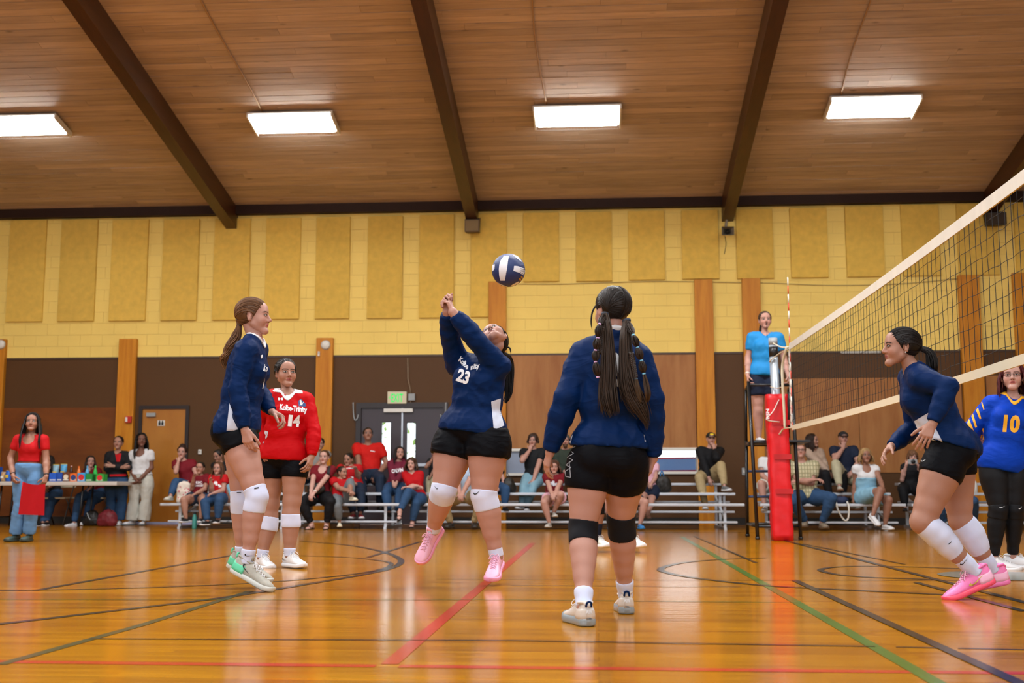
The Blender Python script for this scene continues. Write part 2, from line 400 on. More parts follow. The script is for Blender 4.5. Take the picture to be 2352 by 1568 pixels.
# fir posts against the wall
for i, (a, b, t) in enumerate(((-26, 14, 780), (275, 315, 779), (728, 766, 777), (1123, 1163, 648), (1598, 1640, 643), (1708, 1750, 641), (2208, 2256, 633), (2334, 2382, 628))):
    x0, x1, z1 = wx(a, 850), wx(b, 850), wz((a + b) / 2, t)
    lab = ('short fir wall post at the picture\'s left edge', 'short orange fir wall post beside the single door', 'short orange fir wall post carrying a round white fixture beside the double doors',
           'tall orange fir wall post directly below the airborne ball', 'tall orange fir wall post behind the person in the black hoodie', 'tall orange fir wall post behind the referee',
           'tall orange fir wall post seen through the net', 'tall orange fir wall post at the picture\'s right edge behind the net')[i]
    p = thing('wall_post', lab, 'post', ((x0 + x1) / 2, WY, 0), 'fir posts on the far wall')
    MB().bbox((x0, WY - .09, 0), (x1, WY, z1), .006).build('timber', M_POST, p)
# acoustic panels, each hung on the wall
ORD = 'first second third fourth fifth sixth seventh eighth ninth tenth'.split()
for i, (x0, x1, z0, z1) in enumerate(PAN):
    lab = (f'tall mustard acoustic panel, {ORD[i]} from the left end of the wall' if i < 10 else f'short mustard acoustic panel, {ORD[i - 10]} to the right of the airborne ball')
    p = thing('acoustic_panel', lab, 'wall panel', ((x0 + x1) / 2, WY, z0), 'acoustic panels')
    MB().bbox((x0, WY - .045, z0), (x1, WY - .002, z1), .006).build('panel_board', M_PANEL, p)

# ---- roof: cedar boards, ledger, glulam beams
ceiling = thing('ceiling', None, None, (0, WY, 5.5)); ceiling['kind'] = 'structure'
ca, sa = math.cos(SLOPE), math.sin(SLOPE)
def cpt(x, d, off): return (x, 19.6 - d * ca - off * sa, 5.57 + d * sa + off * ca)     # d: distance up the slope from the wall, off: outwards
PWD = .15; rows = int(7.4 / PWD); R2 = random.Random(3); planks = []
for r in range(-1, rows):
    x = -13 - R2.random() * 3
    while x < 10:
        ln = R2.uniform(2.0, 4.8); planks.append((r, x, x + ln)); x += ln
_vis = [p for p in planks if PR(cpt(p[2], (p[0] + .5) * PWD, 0))[0] > -100 and PR(cpt(p[1], (p[0] + .5) * PWD, 0))[0] < 2450]
_vis.sort(key=lambda p: -p[0]); _ind = set(_vis[:300])
mb = MB(); mback = MB()
for p in planks:
    r, a, b = p; off = R2.uniform(0, .004)
    if p in _ind:
        unit_piece('ceiling_plank', M_PLANK, ceiling, cpt((a + b) / 2, (r + .5) * PWD, .012 + off), ((b - a) / 2 - .0015, PWD / 2 - .0045, .012), -SLOPE)
    else:
        mb.obox(cpt((a + b) / 2, (r + .5) * PWD, .012 + off), [(1, 0, 0), (0, -ca, sa), (0, sa, ca)], ((b - a) / 2 - .0015, PWD / 2 - .0045, .012))
mb.build('plank_field', M_PLANK, ceiling, kind='stuff')
_e = cpt(0, 7.35, 0)
mback.add([cpt(-17, -.4, .03), cpt(13, -.4, .03), cpt(13, 20.3, .03), cpt(-17, 20.3, .03)], [(0, 1, 2, 3)])
mback.build('roof_deck', mat('roof_deck', '#5A3A26', .7), ceiling)
MB().add([cpt(-17, 7.3, 0), cpt(13, 7.3, 0), cpt(13, 20.3, 0), cpt(-17, 20.3, 0)], [(0, 1, 2, 3)]).build('upper_boarding', M_PLANK, ceiling)
MB().add([(-17, -.25, 9.84), (13, -.25, 9.84), (13, -7.2, 8.4), (-17, -7.2, 8.4)], [(0, 1, 2, 3)]).build('far_slope', M_PLANK, ceiling)
struct('trim_2', MB().box((-17, 19.55, 5.42), (13, WY + .02, 5.62)), M_LEDGER)
for i, bx in enumerate((-6.44, -2.13, 2.28, 6.66)):
    lab = ('dark brown roof beam, first from the left', 'dark brown roof beam above the speaker box, second from the left', 'dark brown roof beam above the grey horn loudspeaker, third from the left', 'dark brown roof beam at the right edge above the net')[i]
    b = thing('roof_beam', lab, 'beam', (bx, 19.6, 5.2), 'roof beams'); w = .098; bt = lambda Y: 5.19 + .215 * (19.6 - Y)
    V = []
    for Y in (WY, 19.2, 12.0, 0.0):
        for s in (-w, w): V += [(bx + s, Y, bt(Y)), (bx + s, Y, CEIL(Y) + .01)]
    F = [(0, 2, 3, 1), (13 + 1, 12, 13, 15)]
    for k in range(3):
        o = 4 * k; F += [(o, o + 4, o + 6, o + 2), (o, o + 1, o + 5, o + 4), (o + 2, o + 6, o + 7, o + 3)]
    mbm = MB().add(V, F); mbm.build('glulam', M_BEAM, b)
# ---- luminaires mounted under the boards
M_TUBE = mat('lamp_tube', '#FFFFFF', .4, emit='#FCFCF8', estr=38)
M_REFL = mat('lamp_white', '#EFEFEA', .35)
for i, (pxc, pyc) in enumerate(((52, 293), (675, 287), (1326, 272), (2003, 251))):
    # centre on a plane .1 m under the boards
    r = ray(pxc, pyc); off = -.12
    n = np.array([0, -sa * -1, ca]); n = np.array([0, sa, ca]); p0 = np.array(cpt(0, 0, off)); t = ((p0 - C0) @ n) / (r @ n); c = C0 + r * t
    lab = ('glowing four-tube ceiling light cut by the picture\'s left edge', 'glowing four-tube ceiling light between the first two beams', 'glowing four-tube ceiling light between the two middle beams', 'glowing four-tube ceiling light above the net, rightmost')[i]
    f = thing('ceiling_light', lab, 'light', tuple(c), 'ceiling lights')
    ax = [np.array([1., 0, 0]), np.array([0, -ca, sa]), np.array([0, sa, ca])]
    P = lambda u, v, w_: c + u * ax[0] + v * ax[1] + w_ * ax[2]
    MB().obox(P(0, 0, .05), ax, (.645, .29, .012)).build('reflector_tray', M_REFL, f)
    for s in (-1, 1):
        MB().obox(P(s * .64, 0, .02), ax, (.012, .29, .04)).build('end_rail', M_REFL, f)
    for k in range(4):
        v = -.2 + k * .133
        MB().tube([P(-.59, v, .0), P(.59, v, .0)], .017, 8).build('lamp_tube', M_TUBE, f, smooth=True)
    g = MB()
    for k in range(27): x = -.6 + k * 1.2 / 26; g.tube([P(x, -.28, -.03), P(x, .28, -.03)], .0016, 4)
    for v in (-.28, -.09, .09, .28): g.tube([P(-.62, v, -.03), P(.62, v, -.03)], .002, 4)
    g.build('wire_guard', M_STEEL, f)
    for s in (-1, 1):
        MB().tube([P(s * .6, .22, .05), P(s * .6, .22, .14)], .006, 6).build('hanger', M_STEEL, f)
    # conduit running up the boards from the light
    top = ((470 - 20, -40), (462, -40), (1222, -40), (2006, -40))[i] if i else None
    if i:
        q = {1: (466, 0), 2: (1224, 0), 3: (1997, 0)}[i]; q0 = {1: (601, 262), 2: (1252, 247), 3: (1930, 226)}[i]
        def onc(px, py, off=-.02):
            r = ray(px, py); p0 = np.array(cpt(0, 0, off)); return C0 + r * (((p0 - C0) @ n) / (r @ n))
        a, b = onc(*q0), onc(*q); b2 = b + (b - a) * .25
        mid = [a + (b2 - a) * t_ + np.array([.03 * math.sin(t_ * 5 + i), 0, 0]) for t_ in np.linspace(0, 1, 9)]
        tag(MB().tube(mid, .011, 6).build('light_cable', mat('tan_cable', '#B08A5E', .6), smooth=True, loc=tuple(a)),
            ('thin tan cable on the ceiling boards feeding the light left of the middle beam', 'thin tan cable on the ceiling boards feeding the middle light', 'thin tan cable on the ceiling boards feeding the rightmost light')[i - 1], 'cable', 'light cables')
# ================================================================ FIGURES: distance fields -> one continuous surface
def nrm(v): v = np.asarray(v, float); return v / (np.linalg.norm(v) + 1e-12)
def lerp(a, b, t): return np.asarray(a, float) * (1 - t) + np.asarray(b, float) * t
def seg(a, b, ra, rb, side=None, es=1., en=1., sg=1): return ('s', np.asarray(a, float), np.asarray(b, float), ra, rb, side, es, en, sg)
def ell(c, ax, r, sg=1): return ('e', np.asarray(c, float), np.asarray(ax, float), np.asarray(r, float), sg)
def grp(prims, k=.03, cuts=(), k0=.02): return dict(p=[q for q in prims if q is not None], k=k, cuts=list(cuts), k0=k0)
def chain(pts, rs, side=None, es=1., en=1.): return [seg(pts[i], pts[i + 1], rs[i], rs[i + 1], side, es, en) for i in range(len(pts) - 1)]
def pbox(p):
    if p[0] == 's':
        m = max(p[6], p[7], 1); ra, rb = p[3] * m, p[4] * m
        return np.minimum(p[1] - ra, p[2] - rb), np.maximum(p[1] + ra, p[2] + rb)
    R = np.sqrt(((p[2] * p[3][:, None]) ** 2).sum(0)); return p[1] - R, p[1] + R
def peval(p, X, Y, Z):
    if p[0] == 's':
        a, b, ra, rb = p[1:5]; d = b - a; L2 = d @ d + 1e-12
        x, y, z = X - a[0], Y - a[1], Z - a[2]
        t = np.clip((x * d[0] + y * d[1] + z * d[2]) / L2, 0, 1)
        x = x - t * d[0]; y = y - t * d[1]; z = z - t * d[2]
        if p[5] is None: return np.sqrt(x * x + y * y + z * z) - (ra + (rb - ra) * t)
        w = d / math.sqrt(L2); s = p[5] - w * (p[5] @ w); s = s / (np.linalg.norm(s) + 1e-9); n = np.cross(w, s)
        qs = (x * s[0] + y * s[1] + z * s[2]) / p[6]; qn = (x * n[0] + y * n[1] + z * n[2]) / p[7]; qw = x * w[0] + y * w[1] + z * w[2]
        return (np.sqrt(qs * qs + qn * qn + qw * qw) - (ra + (rb - ra) * t)) * min(p[6], p[7], 1)
    c, A, r = p[1:4]; x, y, z = X - c[0], Y - c[1], Z - c[2]
    k0 = 0; k1 = 0
    for i in range(3):
        q = x * A[i, 0] + y * A[i, 1] + z * A[i, 2]; k0 = k0 + (q / r[i]) ** 2; k1 = k1 + (q / r[i] ** 2) ** 2
    k0 = np.sqrt(k0); return k0 * (k0 - 1) / (np.sqrt(k1) + 1e-9)
def smin(a, b, k):
    h = np.clip(.5 + .5 * (b - a) / k, 0, 1); return b * (1 - h) + a * h - k * h * (1 - h)
BIG = .25
def field(groups, lo, hi, h):
    n = np.maximum(np.ceil((hi - lo) / h).astype(int) + 1, 2)
    F = np.full(n, BIG, np.float32); ax = [lo[i] + np.arange(n[i]) * h for i in range(3)]
    def rng_(a, b):
        i0 = np.clip(np.floor((a - lo) / h).astype(int), 0, n); i1 = np.clip(np.ceil((b - lo) / h).astype(int) + 1, 0, n); return i0, i1
    for g in groups:
        bx = [pbox(p) for p in g['p'] if p[-1] > 0]; mg = 2.2 * h + g['k']
        g0 = np.min([b[0] for b in bx], 0) - mg; g1 = np.max([b[1] for b in bx], 0) + mg
        i0, i1 = rng_(g0, g1)
        if (i1 <= i0).any(): continue
        S = np.full(i1 - i0, BIG, np.float32)
        for p in g['p']:
            b0, b1 = pbox(p); j0, j1 = rng_(b0 - mg, b1 + mg); j0 = np.maximum(j0, i0); j1 = np.minimum(j1, i1)
            if (j1 <= j0).any(): continue
            X = ax[0][j0[0]:j1[0], None, None]; Y = ax[1][None, j0[1]:j1[1], None]; Z = ax[2][None, None, j0[2]:j1[2]]
            d = peval(p, X, Y, Z); sl = tuple(slice(j0[i] - i0[i], j1[i] - i0[i]) for i in range(3))
            S[sl] = smin(S[sl], d, g['k']) if p[-1] > 0 else -smin(-S[sl], d, .006)
        if g['cuts']:
            X = ax[0][i0[0]:i1[0], None, None]; Y = ax[1][None, i0[1]:i1[1], None]; Z = ax[2][None, None, i0[2]:i1[2]]
            for pt, nn in g['cuts']:
                nn = nrm(nn); S = np.maximum(S, (X - pt[0]) * nn[0] + (Y - pt[1]) * nn[1] + (Z - pt[2]) * nn[2])
        sl = tuple(slice(i0[i], i1[i]) for i in range(3)); F[sl] = smin(F[sl], S, g['k0'])
    return F
CORN = [(a, b, c) for a in (0, 1) for b in (0, 1) for c in (0, 1)]
EDG = [(i, j) for i in range(8) for j in range(i + 1, 8) if sum(abs(CORN[i][q] - CORN[j][q]) for q in range(3)) == 1]
def surfnet(F, lo, h):
    n = np.array(F.shape); s = F < 0; m = n - 1
    sub = lambda A, c: A[c[0]:c[0] + m[0], c[1]:c[1] + m[1], c[2]:c[2] + m[2]]
    cnt = sum(sub(s, c).astype(np.int8) for c in CORN); mask = (cnt > 0) & (cnt < 8)
    I = np.argwhere(mask)
    if len(I) == 0: return np.zeros((0, 3)), np.zeros((0, 4), int)
    vals = [F[I[:, 0] + c[0], I[:, 1] + c[1], I[:, 2] + c[2]] for c in CORN]
    acc = np.zeros((len(I), 3)); num = np.zeros(len(I))
    for i, j in EDG:
        a, b = vals[i], vals[j]; x = (a < 0) != (b < 0); t = np.where(x, a / np.where(a == b, 1, a - b), 0)
        p = np.array(CORN[i]) + t[:, None] * (np.array(CORN[j]) - np.array(CORN[i])); acc += np.where(x[:, None], p, 0); num += x
    V = np.asarray(lo) + (I + acc / num[:, None]) * h
    vid = np.full(tuple(m), -1, np.int64); vid[mask] = np.arange(len(I)); Q = []
    for a in range(3):
        b, c = (a + 1) % 3, (a + 2) % 3
        sl0 = [slice(None)] * 3; sl1 = [slice(None)] * 3; sl0[a] = slice(0, -1); sl1[a] = slice(1, None)
        for q in (b, c): sl0[q] = slice(1, -1); sl1[q] = slice(1, -1)
        A, B = s[tuple(sl0)], s[tuple(sl1)]
        E = np.argwhere(A != B)
        if len(E) == 0: continue
        inside = A[E[:, 0], E[:, 1], E[:, 2]]
        base = E.copy(); base[:, b] += 1; base[:, c] += 1
        def cell(db, dc):
            k = base.copy(); k[:, b] -= db; k[:, c] -= dc; return vid[k[:, 0], k[:, 1], k[:, 2]]
        q = np.stack([cell(1, 1), cell(0, 1), cell(0, 0), cell(1, 0)], 1); q[~inside] = q[~inside][:, ::-1]; Q.append(q)
    return V, np.concatenate(Q)
def vnormals(V, Q):
    a = np.cross(V[Q[:, 2]] - V[Q[:, 0]], V[Q[:, 3]] - V[Q[:, 1]]); N = np.zeros_like(V)
    for i in range(4): np.add.at(N, Q[:, i], a)
    return N / (np.linalg.norm(N, axis=1, keepdims=True) + 1e-12)
def relax(V, Q, it=1, lam=.5):
    for _ in range(it):
        S = np.zeros_like(V); c = np.zeros(len(V))
        for i in range(4):
            for j in (1, 3): np.add.at(S, Q[:, i], V[Q[:, (i + j) % 4]]); np.add.at(c, Q[:, i], 1)
        V = V + lam * (S / np.maximum(c, 1)[:, None] - V)
    return V
def gbounds(groups):
    bx = [pbox(p) for g in groups for p in g['p'] if p[-1] > 0]
    return np.min([b[0] for b in bx], 0) - .03, np.max([b[1] for b in bx], 0) + .03
def solid(groups, h, patches=(), it=1):
    """mesh a field; patches = [(lo, hi, finer h)] are meshed finer in the same surface"""
    lo, hi = gbounds(groups); V, Q = surfnet(field(groups, lo, hi, h), lo, h)
    Vs, Qs, n = [], [], 0
    if len(patches):
        C = V[Q].mean(1); keep = np.ones(len(Q), bool)
        for a, b, hh in patches: keep &= ~((C > a + hh * 2 + h) & (C < b - hh * 2 - h)).all(1)
        Q = Q[keep]
    Vs.append(relax(V, Q, it)); Qs.append(Q); n = len(V)
    for i, (a, b, hh) in enumerate(patches):
        v, q = surfnet(field(groups, np.asarray(a), np.asarray(b), hh), np.asarray(a), hh)
        if len(v) == 0: continue
        if i:
            C = v[q].mean(1); keep = np.ones(len(q), bool)
            for a2, b2, h2 in patches[:i]: keep &= ~((C > a2 + h2 * 2 + hh) & (C < b2 - h2 * 2 - hh)).all(1)
            q = q[keep]
        Vs.append(v); Qs.append(q + n); n += len(v)
    V = np.concatenate(Vs); Q = np.concatenate(Qs)
    use = np.unique(Q); mp = np.full(len(V), -1); mp[use] = np.arange(len(use)); return V[use], mp[Q]
def creases(V, seed, f):
    a = Waves(seed + 50, f, 5)(V) / 1.2; b = Waves(seed + 51, f * 1.7, 5)(V) / 1.2
    return (.9 - np.abs(a) ** .8) * .6 + (.8 - np.abs(b) ** .8) * .4
class Waves:
    """smooth pseudo-random folds"""
    def __init__(s, seed, f, n=9, aniso=(1, 1, 1)):
        r = np.random.RandomState(seed); k = r.normal(size=(n, 3)); k /= np.linalg.norm(k, axis=1, keepdims=True)
        s.k = k * f * r.uniform(.6, 1.6, (n, 1)) * np.asarray(aniso); s.p = r.uniform(0, 6.28, n); s.n = n
    def __call__(s, P):
        w = P + .02 * np.sin(P[:, [1, 2, 0]] * 17); return np.sin(w @ s.k.T + s.p).sum(1) / math.sqrt(s.n)
def ik(a, c, l1, l2, pole):
    a, c = np.asarray(a, float), np.asarray(c, float); d = c - a; D = np.linalg.norm(d)
    if D > l1 + l2 - .003: return lerp(a, c, l1 / (l1 + l2))
    x = (l1 * l1 - l2 * l2 + D * D) / (2 * D); y = math.sqrt(max(l1 * l1 - x * x, 0)); u = d / D; p = np.asarray(pole, float); p = nrm(p - u * (p @ u))
    return a + u * x + p * y

# ---------------------------------------------------------------- hands
FL_ = ((.043, .026, .020), (.047, .030, .021), (.044, .028, .021), (.034, .021, .018))
def rotv(v, ax, a): ax = nrm(ax); return v * math.cos(a) + np.cross(ax, v) * math.sin(a) + ax * (ax @ v) * (1 - math.cos(a))
def hand_groups(w, d, n, ts, s=1., curl=(.35, .5, .3), spread=.06, thumb=(.7, .35), rs=1.0):
    """w wrist, d direction to the knuckles, n palm normal, ts thumb side (+1/-1: along cross(d,n)); curls in radians towards the palm"""
    d = nrm(d); n = nrm(n - d * (n @ d)); t = np.cross(d, n) * ts; G_ = []
    offs = (.027, .0092, -.0088, -.0255); ml = (.088, .091, .086, .078)
    palm = []
    for i in range(4):
        palm.append(seg(w + t * offs[i] * .45 * s + d * .012 * s, w + d * ml[i] * .94 * s + t * offs[i] * s, .0135 * s * rs, .0115 * s * rs))
    palm.append(seg(w - d * .02 * s, w + d * .02 * s, .021 * s * rs, .019 * s * rs, t, 1.2, .85))
    palm.append(ell(w + d * .04 * s + t * .016 * s + n * .008 * s, np.array([d, t, n]), np.array([.032, .018, .014]) * s * rs))
    G_.append(grp(palm, .012 * s, k0=.006))
    for i in range(4):
        c = curl[i] if hasattr(curl[0], '__len__') else curl
        p = w + d * ml[i] * .94 * s + t * offs[i] * s; v = rotv(d, n, (1.5 - i) * spread * (-ts if True else 1)); axis = np.cross(d, n); pr = []; r = (.0088, .0092, .0088, .0078)[i] * s * rs
        for j in range(3):
            v = rotv(v, axis, c[j]); q = p + v * FL_[i][j] * s
            pr.append(seg(p, q, r * (1, .93, .87)[j], r * (.93, .87, .74)[j])); p = q
        G_.append(grp(pr, .003, k0=.004 * s))
    b = w + d * .022 * s + t * .02 * s + n * .006 * s; v = nrm(d * .75 + t * thumb[0] + n * .35); p = b; pr = []
    for j, (L, r) in enumerate(((.046, .0135), (.033, .0108), (.026, .0095))):
        q = p + v * L * s; pr.append(seg(p, q, r * s * rs, (.0108, .0098, .0078)[j] * s * rs)); p = q; v = nrm(rotv(v, np.cross(t, d) * (1 if True else 1), thumb[1]) if False else nrm(v + (n * .4 - t * .55 + d * .2) * thumb[1]))
    G_.append(grp(pr, .004, k0=.009 * s))
    return G_

# ---------------------------------------------------------------- head
def head_groups(c, A, s, male=False, chub=0.0, nose=1.0):
    """c centre of the head, A rows = right, front, up"""
    r_, f_, u_ = A; P = lambda x, y, z: c + (r_ * x + f_ * y + u_ * z) * s
    E = lambda p, r: ell(P(*p), A, np.array(r) * s)
    j = 1.06 if male else 1.0; cb = chub
    base = [E((0, -.012, .030), (.075, .094, .084)), E((0, .029, -.026), (.057 + cb * .7, .058, .068)), seg(P(-.007, .075, -.094), P(.007, .075, -.094), .0165 * s * j, .0165 * s * j),
            seg(P(-.047 - cb, .006, -.050), P(-.014, .064, -.093), .0150 * s * j, .0150 * s), seg(P(.047 + cb, .006, -.050), P(.014, .064, -.093), .0150 * s * j, .0150 * s),
            E((-.036 - cb, .056, -.028), (.025, .026, .03)), E((.036 + cb, .056, -.028), (.025, .026, .03)),
            seg(P(-.034, .072, .021), P(.034, .072, .021), .0155 * s, .0155 * s), E((0, .046, .05), (.055, .046, .045))]
    g = grp(base, .026 * s, k0=.010 * s)
    g['p'] += [ell(P(sx * .032, .1035, .002), A, np.array([.0185, .0165, .0115]) * s, -1) for sx in (-1, 1)]
    feat = [seg(P(0, .087, .010), P(0, .106 * nose, -.027), .0072 * s, .0105 * s), seg(P(-.0105, .097, -.032), P(.0105, .097, -.032), .0078 * s, .0078 * s), seg(P(0, .088, -.034), P(0, .086, -.048), .008 * s, .008 * s)]
    lips = [seg(P(-.019, .0815, -.0555), P(0, .0895, -.0535), .0045 * s, .0064 * s), seg(P(.019, .0815, -.0555), P(0, .0895, -.0535), .0045 * s, .0064 * s),
            seg(P(-.015, .082, -.063), P(.015, .082, -.063), .0065 * s, .0065 * s), seg(P(-.004, .0855, -.064), P(.004, .0855, -.064), .0074 * s, .0078 * s)]
    eyes = [ell(P(sx * .032, .0785, .002), A, np.array([.0145, .0122, .0112]) * s) for sx in (-1, 1)]
    ears = []
    for sx in (-1, 1):
        e = nrm(r_ * sx * .93 - f_ * .35); ea = np.array([e, np.cross(u_, e), u_])
        ears.append(grp([ell(P(sx * .0755, -.010, .0), ea, np.array([.006, .0155, .027]) * s), ell(P(sx * .074, -.008, -.022), ea, np.array([.009, .011, .013]) * s)], .006, k0=.008))
    return [g, grp(feat, .010 * s, k0=.012 * s), grp(lips, .004 * s, k0=.006 * s), grp(eyes, .002, k0=.003 * s)] + ears
def head_colors(V, col, c, A, s, skin, brow, lip, iris, mouth=0.0):
    L = (V - c) @ A.T / s; x, y, z = L.T; ax = np.abs(x); near = (y > .045) & (ax < .062) & (z > -.1) & (z < .06)
    def blend(m, cc):
        m = np.clip(m, 0, 1)[:, None] * near[:, None]; col[:, :3] = col[:, :3] * (1 - m) + np.array(cc)[None, :3] * m
    ck = np.clip(1 - ((ax - .042) ** 2 + (z + .03) ** 2) / .026 ** 2, 0, 1) * .35; blend(ck, np.array(skin[:3]) * np.array([1.08, .78, .74]))
    lp = 1.3 - np.maximum(ax / .021, np.abs(z + .0585) / (.0105 * (1.15 - (ax / .026) ** 2).clip(.25, 1))); blend((lp - .25) * 5, lip)
    if mouth: blend((1.2 - np.maximum(ax / .013, np.abs(z + .0585) / (.006 * mouth))) * 4, (.06, .015, .012))
    else: blend((1.2 - np.maximum(ax / .019, np.abs(z + .0592) / .0018)) * 2, (.12, .03, .025))
    ex, ez = (ax - .032) / .0148, (z - .002) / .0047; e = 1 - ex ** 2 - ez ** 2
    blend((1.35 - (ex / 1.12) ** 2 - ((z - .0035) / .0085) ** 2) * 3 * ((ez > .2) | (e < .1)), np.array(brow) * .8)
    blend(e * 4, (.50, .47, .45)); blend((1.15 - np.hypot(ax - .032, z - .0028) / .0062) * 5 * (e > -.05), iris)
    bz = .0245 - ((ax - .030) / .024) ** 2 * .0055 + (ax - .03) * .04
    blend((1.25 - np.maximum(np.abs(z - bz) / .0033, np.abs(ax - .0315) / .0205)) * 4, brow)
    blend((1.2 - np.hypot((ax - .0075) / .0042, (z + .0395) / .003)) * 3 * (y > .08), np.array(skin[:3]) * .25)
    return col

# ---------------------------------------------------------------- skeleton -> skin
def frame(r, u):
    u = nrm(u); r = nrm(r - u * (r @ u)); return np.array([r, np.cross(u, r), u])     # right, front, up
def limb(a, b, ts, rs): return [lerp(a, b, t) for t in ts], list(rs)
def fig(J, S=1., g=1., fem=True, headS=None, arm=1., leg=1., bust=1., belly=0., chub=0., neck=1., calf=1.):
    """J: joint dict -> adds frames, radii; S overall size against a 1.68 m adult"""
    J = {k: np.asarray(v, float) for k, v in J.items()}
    J['A_ch'] = frame(J['shR'] - J['shL'], J['neck'] - J['pelvis']); J['A_pe'] = frame(J['hipR'] - J['hipL'], lerp(J['neck'], (J['neck'] + J['pelvis']) / 2, .5) - J['pelvis'] if 'waist' not in J else J['waist'] - J['pelvis'])
    if 'face' in J:
        f = nrm(J['face']); u = J.get('hup', np.array([0, 0, 1.])); u = nrm(u - f * (u @ f)); J['A_hd'] = np.array([np.cross(f, u), f, u])
    B = dict(S=S, g=g, fem=fem, hs=headS or S ** .5 * .97, arm=arm, leg=leg, bust=bust if fem else 0, belly=belly, chub=chub, neck=neck, calf=calf)
    return J, B
ARM_T = (0, .35, 1.); ARM_R = (.053, .046, .038); FOR_T = (0, .28, .7, 1.); FOR_R = (.038, .0405, .030, .0245)
TH_T = (0, .3, .75, 1.); TH_R = (.098, .092, .066, .056); CA_T = (0, .28, .6, .8, 1.); CA_R = (.053, .0575, .043, .0335, .032)
def arm_prims(J, B, s, off=0., t0=0., t1=2., mul=1.):
    S, k = B['S'], B['arm'] * B['S'] ** .5 * (1 if B['fem'] else 1.14) * mul
    a, b, c = J['sh' + s], J['el' + s], J['wr' + s]; pr = []
    pr += chain(*limb(a, b, ARM_T, [r * k + off for r in ARM_R]))
    if t1 > 1:
        e = 1.02 if t1 >= 2 else t1 - 1
        rr = [(np.interp(q * e, FOR_T, FOR_R)) * k + off for q in (0, .33, .66, 1)]; pr += chain([lerp(b, c, q * e) for q in (0, .33, .66, 1)], rr)
    return pr
def leg_prims(J, B, s, off=0., ta=0., tb=2., mul=1., flare=0., k_=None):
    """leg between parameters ta..tb (0 hip, 1 knee, 2 ankle)"""
    k = B['leg'] * B['g'] * B['S'] ** .5 * (1 if B['fem'] else .97) * mul; a, b, c = J['hip' + s], J['kn' + s], J['an' + s]; side = J['A_pe'][0]
    bk = nrm((a + c) / 2 - b + 1e-6) if np.linalg.norm((a + c) / 2 - b) > .02 else -J['A_pe'][1]
    if bk @ J['A_pe'][1] > .3: bk = -J['A_pe'][1]
    def pos(t): return lerp(a, b, t) if t <= 1 else lerp(b, c, t - 1) + bk * .010 * S_ * math.sin(min((t - 1) / .55, 1) * math.pi)
    S_ = B['S']
    def rad(t): return (np.interp(t, TH_T, TH_R) if t <= 1 else np.interp(t - 1, CA_T, CA_R)) * k * (1 + (B['calf'] - 1) * np.clip((t - .5) / .5, 0, 1)) + off + flare * max(t - .9, 0)
    ts = sorted({ta, tb} | {t for t in (.15, .3, .5, .75, 1., 1.14, 1.28, 1.45, 1.62, 1.82) if ta < t < tb})
    return chain([pos(t) for t in ts], [rad(t) for t in ts]), pos
def torso_prims(J, B, off=0., drape=0.):
    S, g = B['S'], B['g']; ch, pe = J['A_ch'], J['A_pe']; N, P = J['neck'], J['pelvis']; sw = np.linalg.norm(J['shR'] - J['shL']) / 2
    w = J['waist'] if 'waist' in J else lerp(P, N, .42) + pe[1] * .0; up = N - P
    m = 1 if B['fem'] else 1.08; hw = np.linalg.norm(J['hipR'] - J['hipL']) / 2
    pr = [ell(P + pe[2] * .03 * S, pe, np.array([(hw + .075 * S * g) , .112 * S * g, .125 * S]) + off),
          ell(w, lerp(pe, ch, .5), np.array([.128 * S * g * m + drape, .098 * S * g + drape * .8 + B['belly'] * .5, .13 * S]) + off),
          ell(lerp(w, N, .45) - ch[1] * .005, ch, np.array([max(.138 * S * g * m, sw * .86), .108 * S * (g * .7 + .3) * m, .155 * S]) + off),
          seg(J['shL'] * .88 + J['shR'] * .12 - ch[2] * .012 * S, J['shR'] * .88 + J['shL'] * .12 - ch[2] * .012 * S, .052 * S * m + off, .052 * S * m + off),
          seg(N - ch[2] * .012 * S, lerp(N, J['shL'], .72) + ch[2] * .004, .034 * S + off * .7, .037 * S + off), seg(N - ch[2] * .012 * S, lerp(N, J['shR'], .72) + ch[2] * .004, .034 * S + off * .7, .037 * S + off)]
    if B['bust']:
        for q in (-1, 1): pr.append(ell(lerp(w, N, .42) + ch[1] * .083 * S * (g * .6 + .4) + ch[0] * q * .066 * S * (g * .5 + .5), ch, np.array([.062, .052, .06]) * S * B['bust'] * (g * .5 + .5) + off))
    if B['belly']: pr.append(ell(lerp(P, w, .6) + pe[1] * .055 * S, pe, np.array([.115, .075, .12]) * S * g + B['belly'] + off))
    return pr
def glutes(J, B, off=0.):
    pe, S, g = J['A_pe'], B['S'], B['g']; hw = np.linalg.norm(J['hipR'] - J['hipL']) / 2
    return [ell(J['pelvis'] - pe[1] * .06 * S * g + pe[0] * q * (hw * .78) - pe[2] * .03 * S, pe, np.array([.082, .082, .09]) * S * g + off) for q in (-1, 1)]
